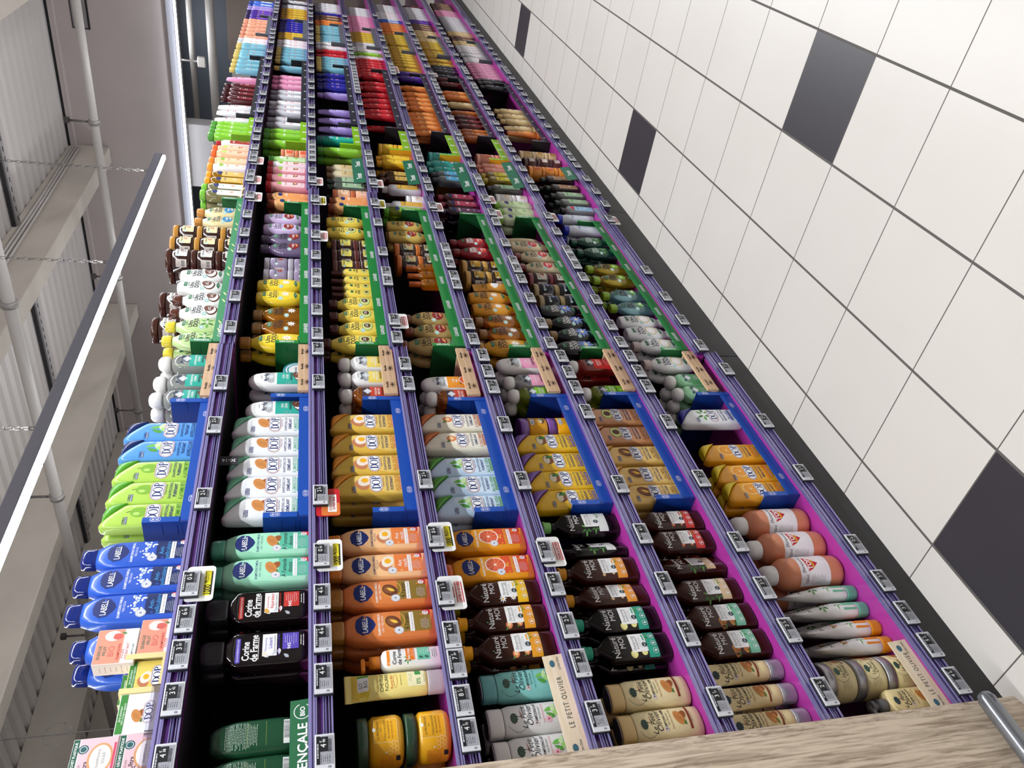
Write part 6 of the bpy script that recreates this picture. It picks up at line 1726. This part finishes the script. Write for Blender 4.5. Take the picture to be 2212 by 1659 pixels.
4 mc_orange .9598 .109 1.046 0 1 0 1
4 mc_orange .9629 .16 1.046 0 2 0 1
4 mc_orange .9612 .211 1.046 0 3 0 1
4 mc_orange .962 .262 1.046 0 4 0 1
4 ud_bronze_L 1.2011 .0557 1.062 0 0 0 1
4 ud_bronze_L 1.1991 .108 1.062 0 1 0 1
4 ud_bronze 1.2926 .0541 1.062 0 0 0 1
4 ud_bronze 1.382 .0541 1.062 0 0 0 1
4 honey_pump 1.657 .052 1.062 0 0 0 1
4 honey_pump 1.7254 .052 1.062 0 0 0 1
4 honey_pump 1.7925 .052 1.062 0 0 0 1
4 jar_orange 1.8654 .0801 1.062 0 0 0 2
4 jar_orange 1.8654 .0801 1.1539 0 0 1 2
4 jar_orange 1.9784 .0801 1.062 0 0 0 2
4 jar_orange 1.9784 .0801 1.1539 0 0 1 2
4 ui_bronze 2.0936 .0541 1.062 0 0 0 1
4 ui_bronze 2.0918 .1034 1.062 0 1 0 1
4 ui_bronze 2.1997 .0541 1.062 0 0 0 1
4 ui_bronze 2.1984 .1034 1.062 0 1 0 1
4 lb_lime 2.3656 .055 1.062 0 0 0 1
4 lb_lime 2.3674 .106 1.062 0 1 0 1
4 tim_pearl 2.4352 .057 1.051 0 0 0 1
4 jar_white 2.5191 .0823 1.051 0 0 0 1
4 tim_pearl 2.6448 .057 1.051 0 0 0 1
4 tim_brown 2.7586 .057 1.051 0 0 0 1
4 tim_brown 2.7574 .112 1.051 0 1 0 1
4 tim_brown 2.8252 .057 1.051 0 0 0 1
4 fr_yel 3.0027 .057 1.051 0 0 0 1
4 fr_yel 3.0037 .112 1.051 0 1 0 1
4 fr_yel 3.0693 .057 1.051 0 0 0 1
4 jar_banana 3.2512 .0801 1.051 0 0 0 2
4 jar_banana 3.2512 .0801 1.1385 0 0 1 2
4 far_red_i 3.7493 .113 1.051 0 0 0 1
4 far_red_i 3.8006 .053 1.051 0 0 0 1
4 far_red_i 3.8852 .053 1.051 0 0 0 1
4 far_red_i 4.0056 .053 1.051 0 0 0 1
4 far_red_i 4.1133 .053 1.051 0 0 0 1
4 far_red_i 4.2429 .053 1.051 0 0 0 1
4 far_red 4.3917 .053 1.051 0 0 0 1
4 far_red 4.4971 .053 1.051 0 0 0 1
4 far_red_i 4.7496 .053 1.051 0 0 0 1
4 far_red 4.687 .053 1.051 0 0 0 1
4 far_red 4.8976 .053 1.051 0 0 0 1
4 far_red 5.0352 .053 1.051 0 0 0 1
4 far_white 5.1981 .053 1.051 0 0 0 1
4 far_lime 5.3021 .053 1.051 0 0 0 1
4 far_white 5.409 .053 1.051 0 0 0 1
4 far_gold 5.6912 .053 1.051 0 0 0 1
4 far_grey 5.5484 .053 1.051 0 0 0 1
4 far_pink 6.0524 .053 1.051 0 0 0 1
4 far_pink 6.2145 .053 1.051 0 0 0 1
4 far_pink 6.383 .053 1.051 0 0 0 1
4 far_grey 6.6889 .053 1.051 0 0 0 1
4 far_grey 6.8335 .053 1.051 0 0 0 1
4 far_grey 6.9828 .053 1.051 0 0 0 1
4 far_red_i 4.8256 .053 1.051 0 0 0 1
4 far_red 4.9664 .053 1.051 0 0 0 1
4 far_red 5.1167 .053 1.051 0 0 0 1
4 far_white 5.4856 .053 1.051 0 0 0 1
4 far_grey 5.6198 .053 1.051 0 0 0 1
4 far_gold 5.7635 .053 1.051 0 0 0 1
4 far_gold 5.8357 .053 1.051 0 0 0 1
4 far_gold 5.9079 .053 1.051 0 0 0 1
4 far_gold 5.9802 .053 1.051 0 0 0 1
4 far_pink 6.1356 .053 1.051 0 0 0 1
4 far_pink 6.2988 .053 1.051 0 0 0 1
4 far_pink 6.4595 .053 1.051 0 0 0 1
4 far_pink 6.536 .053 1.051 0 0 0 1
4 far_pink 6.6124 .053 1.051 0 0 0 1
4 far_grey 6.7612 .053 1.051 0 0 0 1
4 far_grey 6.9082 .053 1.051 0 0 0 1
5 ol_cream -.3047 .059 .761 0 0 0 1
5 ol_cream -.3029 .114 .761 0 1 0 1
5 ol_cream -.2276 .059 .761 0 0 0 1
5 ol_cream -.2259 .114 .761 0 1 0 1
5 nm_teal -.1089 .056 .761 0 0 0 1
5 nm_teal -.1095 .105 .761 0 1 0 1
5 nm_teal -.0298 .056 .761 0 0 0 1
5 nm_teal -.0304 .105 .761 0 1 0 1
5 nm_amber .0505 .0634 .761 12 0 0 1
5 nm_amber .0506 .1273 .761 12 1 0 1
5 nm_amber .1309 .056 .761 0 0 0 1
5 nm_amber .132 .105 .761 0 1 0 1
5 nm_green .2132 .0738 .761 35 0 0 1
5 nm_green .2956 .056 .761 0 0 0 1
5 dop_karite .3896 .0555 .761 0 0 0 1
5 dop_karite .4702 .0555 .761 0 0 0 1
5 dop_karite .5508 .0555 .761 0 0 0 1
5 dop_karite .5492 .1035 .761 0 1 0 1
5 dop_karite .6418 .0555 .761 0 0 0 1
5 dop_karite .6428 .1035 .761 0 1 0 1
5 dop_jar .7428 .0808 .761 0 0 0 2
5 dop_jar .7428 .0808 .8554 0 0 1 2
5 ms_lime .9051 .0585 .761 0 0 0 1
5 ms_lime .9063 .1125 .761 0 1 0 1
5 ms_pink .9807 .0585 .761 0 0 0 1
5 ms_pink .9821 .1125 .761 0 1 0 1
5 ms_pink .9788 .1645 .761 0 2 0 1
5 mc_pink 1.0849 .058 .761 0 0 0 1
5 mc_pink 1.0867 .111 .761 0 1 0 1
5 mc_pink 1.0833 .162 .761 0 2 0 1
5 ud_gold_L 1.2011 .0577 .781 0 0 0 1
5 ud_gold_L 1.2004 .11 .781 0 1 0 1
5 ud_gclear 1.2926 .0561 .781 0 0 0 1
5 ud_gclear 1.293 .1054 .781 0 1 0 1
5 ud_gclear 1.382 .0561 .781 0 0 0 1
5 ud_gclear 1.3836 .1054 .781 0 1 0 1
5 ui_gold 1.4714 .0561 .781 0 0 0 1
5 ui_gold 1.4707 .1054 .781 0 1 0 1
5 ui_gold 1.5608 .0561 .781 0 0 0 1
5 gold_tube 1.6572 .057 .781 0 0 0 1
5 gold_tube 1.6589 .108 .781 0 1 0 1
5 jar_honey 1.7537 .0822 .781 0 0 0 2
5 jar_honey 1.7537 .0822 .8729 0 0 1 2
5 jar_honey 1.8506 .0822 .781 0 0 0 2
5 jar_honey 1.8506 .0822 .8729 0 0 1 2
5 ud_red 1.9694 .0561 .781 0 0 0 1
5 ud_red 1.9695 .1054 .781 0 1 0 1
5 ud_red 2.0636 .0561 .781 0 0 0 1
5 ud_red 2.0628 .1054 .781 0 1 0 1
5 lb_plum 2.4334 .116 .773 0 0 0 1
5 lb_plum 2.4326 .165 .773 0 1 0 1
5 lb_plum 2.4075 .056 .781 0 0 0 1
5 lb_plum 2.4062 .105 .781 0 1 0 1
5 lb_dred 2.4912 .056 .773 0 0 0 1
5 lb_dred 2.4895 .105 .773 0 1 0 1
5 lb_dred 2.578 .056 .773 0 0 0 1
5 lb_dred 2.5766 .105 .773 0 1 0 1
5 tim_blue 2.82 .059 .773 0 0 0 1
5 tim_blue 2.8938 .059 .773 0 0 0 1
5 jar_teal 3.1875 .0822 .773 0 0 0 2
5 jar_teal 3.1875 .0822 .8605 0 0 1 2
5 fr_teal 3.053 .059 .773 0 0 0 1
5 fr_teal 2.9629 .059 .773 0 0 0 1
5 far_orange_i 3.5866 .105 .773 0 0 0 1
5 far_orange_i 3.5671 .055 .773 0 0 0 1
5 far_orange_i 3.6631 .055 .773 0 0 0 1
5 far_orange_i 3.7479 .055 .773 0 0 0 1
5 far_orange_i 3.8352 .055 .773 0 0 0 1
5 far_orange_i 3.9177 .055 .773 0 0 0 1
5 far_orange 4.0414 .055 .773 0 0 0 1
5 far_orange 4.1342 .055 .773 0 0 0 1
5 far_orange 4.2314 .055 .773 0 0 0 1
5 far_orange 4.3489 .055 .773 0 0 0 1
5 far_orange 4.5068 .055 .773 0 0 0 1
5 far_purple 4.7564 .055 .773 0 0 0 1
5 far_gold 4.9731 .055 .773 0 0 0 1
5 far_gold 5.0915 .055 .773 0 0 0 1
5 far_gold 5.2663 .055 .773 0 0 0 1
5 far_gold 5.6344 .055 .773 0 0 0 1
5 far_gold 5.7678 .055 .773 0 0 0 1
5 far_orange 6.1356 .055 .773 0 0 0 1
5 far_orange 6.253 .055 .773 0 0 0 1
5 far_orange 6.3509 .055 .773 0 0 0 1
5 far_blue 6.5753 .055 .773 0 0 0 1
5 far_white 6.7223 .055 .773 0 0 0 1
5 far_grey 7.0213 .055 .773 0 0 0 1
5 far_grey 7.298 .055 .773 0 0 0 1
5 far_purple 4.8719 .055 .773 0 0 0 1
5 far_gold 5.1789 .055 .773 0 0 0 1
5 far_gold 5.3399 .055 .773 0 0 0 1
5 far_gold 5.4135 .055 .773 0 0 0 1
5 far_gold 5.4872 .055 .773 0 0 0 1
5 far_gold 5.5608 .055 .773 0 0 0 1
5 far_gold 5.8399 .055 .773 0 0 0 1
5 far_gold 5.9121 .055 .773 0 0 0 1
5 far_gold 5.9842 .055 .773 0 0 0 1
5 far_gold 6.0563 .055 .773 0 0 0 1
5 far_orange 6.4257 .055 .773 0 0 0 1
5 far_orange 6.5005 .055 .773 0 0 0 1
5 far_blue 6.6488 .055 .773 0 0 0 1
5 far_white 6.7971 .055 .773 0 0 0 1
5 far_white 6.8718 .055 .773 0 0 0 1
5 far_white 6.9465 .055 .773 0 0 0 1
5 far_grey 7.0905 .055 .773 0 0 0 1
5 far_grey 7.1597 .055 .773 0 0 0 1
5 far_grey 7.2288 .055 .773 0 0 0 1
6 ol_tube -.3276 .057 .497 0 0 0 1
6 ol_tube -.3269 .108 .497 0 1 0 1
6 ol_tube -.2624 .057 .497 0 0 0 1
6 ol_tube -.2604 .108 .497 0 1 0 1
6 ol_tube -.1978 .057 .497 0 0 0 1
6 nm_sage -.1231 .056 .497 0 0 0 1
6 nm_sage -.1245 .105 .497 0 1 0 1
6 nm_sage -.0427 .056 .497 0 0 0 1
6 nm_sage -.0445 .105 .497 0 1 0 1
6 nm_beige .0402 .056 .497 0 0 0 1
6 nm_beige .0422 .105 .497 0 1 0 1
6 nm_beige .1336 .07 .497 25 0 0 1
6 nm_beige .1338 .147 .497 25 1 0 1
6 nm_red .216 .056 .497 0 0 0 1
6 nm_red .2156 .105 .497 0 1 0 1
6 nm_red .2926 .056 .497 0 0 0 1
6 nm_red .2915 .105 .497 0 1 0 1
6 dop_honey .3996 .0555 .497 0 0 0 1
6 dop_honey .4 .1035 .497 0 1 0 1
6 dop_honey .4802 .0555 .497 0 0 0 1
6 dop_honey .4815 .1035 .497 0 1 0 1
6 dop_honey .5769 .0555 .497 0 0 0 1
6 dop_brown .6765 .0555 .497 0 0 0 1
6 dop_brown .6764 .1035 .497 0 1 0 1
6 dop_brown .7737 .0555 .497 0 0 0 1
6 ms_lime .9171 .0585 .497 0 0 0 1
6 ms_lime .9168 .1125 .497 0 1 0 1
6 ms_lime .9153 .1645 .497 0 2 0 1
6 ms_red 1.0849 .0585 .497 0 0 0 1
6 ms_red 1.0866 .1125 .497 0 1 0 1
6 ms_red 1.083 .1645 .497 0 2 0 1
6 ms_red 1.0849 .2165 .497 0 3 0 1
6 ud_black_L 1.2033 .0577 .501 0 0 0 1
6 ud_black_L 1.2047 .11 .501 0 1 0 1
6 ud_black 1.2948 .0561 .501 0 0 0 1
6 ud_black 1.3842 .0561 .501 0 0 0 1
6 ui_black 1.4736 .0561 .501 0 0 0 1
6 jar_black 1.5667 .0822 .501 0 0 0 2
6 jar_black 1.5667 .0822 .5929 0 0 1 2
6 jar_black 1.6636 .0822 .501 0 0 0 2
6 jar_black 1.6636 .0822 .5929 0 0 1 2
6 jar_wine 1.7605 .0822 .501 0 0 0 2
6 jar_wine 1.7605 .0822 .5929 0 0 1 2
6 ud_pome 1.8537 .0561 .501 0 0 0 1
6 ud_pome 1.8522 .1054 .501 0 1 0 1
6 ud_pome 1.9591 .0561 .501 0 0 0 1
6 ud_pome 1.96 .1054 .501 0 1 0 1
6 ui_pome 2.0593 .0561 .501 0 0 0 1
6 ui_pome 2.1498 .0823 .501 50 0 0 1
6 lb_lgreen 2.3656 .057 .501 0 0 0 1
6 lb_lgreen 2.3674 .108 .501 0 1 0 1
6 lb_lgreen 2.4442 .057 .486 0 0 0 1
6 lb_lgreen 2.4447 .108 .486 0 1 0 1
6 lb_lgreen 2.5342 .057 .486 0 0 0 1
6 jar_white 2.6317 .0843 .486 0 0 0 2
6 jar_white 2.6317 .0843 .5735 0 0 1 2
6 tim_clear 2.7567 .059 .486 0 0 0 1
6 tim_clear 2.7578 .114 .486 0 1 0 1
6 tim_yel 2.8706 .059 .486 0 0 0 1
6 tim_yel 2.869 .114 .486 0 1 0 1
6 tim_yel 2.9372 .059 .486 0 0 0 1
6 fr_coral 3.0038 .059 .486 0 0 0 1
6 fr_coral 3.0704 .059 .486 0 0 0 1
6 jar_salmon 3.2267 .0822 .486 0 0 0 2
6 jar_salmon 3.2267 .0822 .5735 0 0 1 2
6 far_amber 3.5356 .055 .486 0 0 0 1
6 far_amber 3.5982 .055 .486 0 0 0 1
6 far_amber 3.6618 .055 .486 0 0 0 1
6 far_dred 3.7625 .055 .486 0 0 0 1
6 far_dred 3.8487 .055 .486 0 0 0 1
6 far_dred 3.9404 .055 .486 0 0 0 1
6 far_amber 4.0317 .055 .486 0 0 0 1
6 far_cream 4.2225 .055 .486 0 0 0 1
6 far_orange 4.3938 .055 .486 0 0 0 1
6 far_orange 4.484 .055 .486 0 0 0 1
6 far_dred 4.7093 .055 .486 0 0 0 1
6 far_dred 4.8256 .055 .486 0 0 0 1
6 far_black 4.9054 .055 .486 0 0 0 1
6 far_black 5.0313 .055 .486 0 0 0 1
6 far_gold 5.2417 .055 .486 0 0 0 1
6 far_gold 5.3737 .055 .486 0 0 0 1
6 far_gold 5.6276 .055 .486 0 0 0 1
6 far_gold 5.7393 .055 .486 0 0 0 1
6 far_cream 6.0038 .055 .486 0 0 0 1
6 far_cream 6.1767 .055 .486 0 0 0 1
6 far_brown 6.4441 .055 .486 0 0 0 1
6 far_purple 6.7092 .055 .486 0 0 0 1
6 far_grey 6.8714 .055 .486 0 0 0 1
6 far_grey 7.1424 .055 .486 0 0 0 1
6 far_dred 7.4296 .055 .486 0 0 0 1
6 far_black 5.1014 .055 .486 0 0 0 1
6 far_black 5.1715 .055 .486 0 0 0 1
6 far_gold 5.4856 .055 .486 0 0 0 1
6 far_gold 5.5482 .055 .486 0 0 0 1
6 far_gold 5.8077 .055 .486 0 0 0 1
6 far_gold 5.8761 .055 .486 0 0 0 1
6 far_gold 5.9412 .055 .486 0 0 0 1
6 far_cream 6.0664 .055 .486 0 0 0 1
6 far_cream 6.2658 .055 .486 0 0 0 1
6 far_cream 6.3549 .055 .486 0 0 0 1
6 far_brown 6.5324 .055 .486 0 0 0 1
6 far_brown 6.6208 .055 .486 0 0 0 1
6 far_purple 6.7903 .055 .486 0 0 0 1
6 far_grey 6.9618 .055 .486 0 0 0 1
6 far_grey 7.0521 .055 .486 0 0 0 1
6 far_grey 7.2142 .055 .486 0 0 0 1
6 far_grey 7.286 .055 .486 0 0 0 1
6 far_grey 7.3578 .055 .486 0 0 0 1
7 ol_pump -.322 .053 .14 0 0 0 1
7 ol_jar -.231 .087 .14 0 0 0 3
7 ol_jar -.231 .087 .227 0 0 1 3
7 ol_jar -.231 .087 .3139 0 0 2 3
7 nmt_orange -.15 .0731 .14 62 0 0 1
7 nmt_orange -.1503 .1562 .14 62 1 0 1
7 nmt_orange -.098 .0733 .14 58 0 0 1
7 nmt_orange -.0994 .157 .14 58 1 0 1
7 nmt_green -.038 .0734 .14 55 0 0 1
7 nmt_green -.0366 .1572 .14 55 1 0 1
7 nmt_green .018 .0732 .14 60 0 0 1
7 nmt_green .0172 .1566 .14 60 1 0 1
7 top .1014 .081 .14 0 0 0 1
7 top .1012 .18 .14 0 1 0 1
7 top .196 .081 .14 0 0 0 1
7 top .198 .18 .14 0 1 0 1
7 top .2906 .081 .14 0 0 0 1
7 dop_orange .3966 .0555 .14 0 0 0 1
7 dop_orange .398 .1035 .14 0 1 0 1
7 dop_orange .4772 .0555 .14 0 0 0 1
7 dop_orange .4791 .1035 .14 0 1 0 1
7 dop_orange .578 .0555 .14 0 0 0 1
7 dop_milk .7677 .0555 .14 0 0 0 1
7 ms_mint .9181 .0585 .14 0 0 0 1
7 ms_mint .9179 .1125 .14 0 1 0 1
7 ms_mint .9181 .1645 .14 0 2 0 1
7 ms_mint .919 .2165 .14 0 3 0 1
7 ms_mint .9937 .0585 .14 0 0 0 1
7 ms_mint .9936 .1125 .14 0 1 0 1
7 ms_mint .9929 .1645 .14 0 2 0 1
7 ms_mint .9933 .2165 .14 0 3 0 1
7 ud_oat 1.103 .0561 .176 0 0 0 1
7 ud_oat 1.1016 .1054 .176 0 1 0 1
7 ud_oat 1.2292 .0561 .176 0 0 0 1
7 ud_oat 1.2287 .1054 .176 0 1 0 1
7 ui_oat 1.3186 .0561 .176 0 0 0 1
7 ui_oat 1.3206 .1054 .176 0 1 0 1
7 ui_oat 1.408 .0561 .176 0 0 0 1
7 ud_aqua 1.5207 .0561 .176 0 0 0 1
7 ud_aqua 1.6253 .0561 .176 0 0 0 1
7 ud_aqua 1.6271 .1054 .176 0 1 0 1
7 ud_olive 1.7652 .0561 .176 0 0 0 1
7 ud_olive 1.7657 .1054 .176 0 1 0 1
7 ud_olive 1.8695 .0561 .176 0 0 0 1
7 ud_olive 1.8695 .1054 .176 0 1 0 1
7 ud_dgreen 2.0338 .0561 .176 0 0 0 1
7 ud_dgreen 2.0332 .1054 .176 0 1 0 1
7 ud_dgreen 2.1457 .0561 .176 0 0 0 1
7 ud_dgreen 2.1441 .1054 .176 0 1 0 1
7 white_blue 2.2904 .06 .176 0 0 0 1
7 white_blue 2.2895 .117 .176 0 1 0 1
7 white_blue 2.4187 .06 .176 0 0 0 1
7 ban_pink 2.5269 .059 .136 0 0 0 1
7 tim_clear 2.6219 .059 .136 0 0 0 1
7 tim_clear 2.6231 .114 .136 0 1 0 1
7 tim_clear 2.7187 .059 .136 0 0 0 1
7 tim_clear 2.7202 .114 .136 0 1 0 1
7 tim_black 2.8255 .059 .136 0 0 0 1
7 tim_black 2.8249 .114 .136 0 1 0 1
7 tim_black 2.9498 .059 .136 0 0 0 1
7 tim_black 2.9509 .114 .136 0 1 0 1
7 jar_org 3.0961 .0822 .136 0 0 0 3
7 jar_org 3.0961 .0822 .2149 0 0 1 3
7 jar_org 3.0961 .0822 .2938 0 0 2 3
7 jar_choc 3.2317 .0822 .136 0 0 0 3
7 jar_choc 3.2317 .0822 .2149 0 0 1 3
7 jar_choc 3.2317 .0822 .2938 0 0 2 3
7 jar_cream 3.3477 .0822 .136 0 0 0 3
7 jar_cream 3.3477 .0822 .2149 0 0 1 3
7 jar_cream 3.3477 .0822 .2938 0 0 2 3
7 far_cream 3.7936 .105 .136 0 0 0 1
7 far_orange_i 3.7293 .055 .136 0 0 0 1
7 far_cream_i 3.8269 .055 .136 0 0 0 1
7 far_cream 3.9638 .055 .136 0 0 0 1
7 far_cream 4.0688 .055 .136 0 0 0 1
7 far_cream 4.1806 .055 .136 0 0 0 1
7 far_black 4.7508 .055 .136 0 0 0 1
7 far_black 4.8526 .055 .136 0 0 0 1
7 far_pink 4.9953 .055 .136 0 0 0 1
7 far_pink 5.1635 .055 .136 0 0 0 1
7 far_pink 5.2351 .055 .136 0 0 0 1
7 far_pink 5.3936 .055 .136 0 0 0 1
7 far_white 5.4856 .055 .136 0 0 0 1
7 far_white 5.5618 .055 .136 0 0 0 1
7 far_white 5.6959 .055 .136 0 0 0 1
7 far_white 5.8145 .055 .136 0 0 0 1
7 far_cream 6.0585 .055 .136 0 0 0 1
7 far_brown 6.2179 .055 .136 0 0 0 1
7 far_cream 6.4191 .055 .136 0 0 0 1
7 far_grey 6.5728 .055 .136 0 0 0 1
7 far_grey 6.8977 .055 .136 0 0 0 1
7 far_pink 7.2154 .055 .136 0 0 0 1
7 far_brown 7.5103 .055 .136 0 0 0 1
7 far_brown 7.776 .055 .136 0 0 0 1
7 far_black 4.9239 .055 .136 0 0 0 1
7 far_pink 5.0794 .055 .136 0 0 0 1
7 far_pink 5.3144 .055 .136 0 0 0 1
7 far_white 5.8959 .055 .136 0 0 0 1
7 far_white 5.9772 .055 .136 0 0 0 1
7 far_cream 6.1382 .055 .136 0 0 0 1
7 far_brown 6.3185 .055 .136 0 0 0 1
7 far_cream 6.4959 .055 .136 0 0 0 1
7 far_grey 6.654 .055 .136 0 0 0 1
7 far_grey 6.7353 .055 .136 0 0 0 1
7 far_grey 6.8165 .055 .136 0 0 0 1
7 far_grey 6.9772 .055 .136 0 0 0 1
7 far_grey 7.0566 .055 .136 0 0 0 1
7 far_grey 7.136 .055 .136 0 0 0 1
7 far_pink 7.2892 .055 .136 0 0 0 1
7 far_pink 7.3629 .055 .136 0 0 0 1
7 far_pink 7.4366 .055 .136 0 0 0 1
7 far_brown 7.5989 .055 .136 0 0 0 1
7 far_brown 7.6875 .055 .136 0 0 0 1'''
rows = []
for ln in PL.strip().split('\n'):
    p = ln.split(); rows.append((int(p[0])-1, p[1], float(p[2]), float(p[3]), float(p[4]), float(p[5]), int(p[6]), int(p[7]), int(p[8])))
proto = {}; front = {}
for r in rows:
    if r[6] == 0 and r[7] == 0: front.setdefault((r[0], r[1]), []).append(r[2])
for k in front: front[k].sort()
CATN = {'bottle': 'bottle', 'jar': 'jar', 'tube': 'tube', 'box': 'box', 'tray': 'tray'}
for si, key, x, y, z, rz, row, tier, tiers in rows:
    fn, w_, d_, desc, cat, oname = CAT[key.replace('_L', '')]
    if key.endswith('_L'): desc = 'large '+desc
    if key not in proto:
        t = thing(oname, fn(), k=scale_of(key)); proto[key] = t
    else: t = copy_tree(proto[key])
    t.location = (x, y, z+.0005); t.rotation_euler = (0, 0, math.radians(rz))
    fl = front[(si, key)]; base = min(range(len(fl)), key=lambda i: abs(fl[i]-x)); n_ = len(fl)
    lv = '%s shelf' % NAMES[si]
    pos = '' if n_ == 1 else (ORD[base]+' of %d' % n_)
    if tiers > 1: tn = ['bottom', 'middle', 'top', 'topmost'][tier] if tiers == 3 else ['bottom', 'top'][tier]; pos = (tn+' of stack' + (' '+ORD[base] if n_ > 1 else ''))
    if row: pos = 'row %s behind %s' % (ORD[row], 'the '+ORD[base] if n_ > 1 else 'the front one')
    lab = '%s, %s%s' % (desc, (pos+', ') if pos else '', lv)
    if len(lab.split()) > 16: lab = lab.replace('shampoo ', '', 1)
    if len(lab.split()) > 16: lab = lab.replace('the ', '', 1)
    tag(t, lab, cat, {'bottle': 'bottles', 'jar': 'jars', 'tube': 'tubes', 'box': 'cartons', 'tray': 'trays'}[cat]+' on the '+lv)
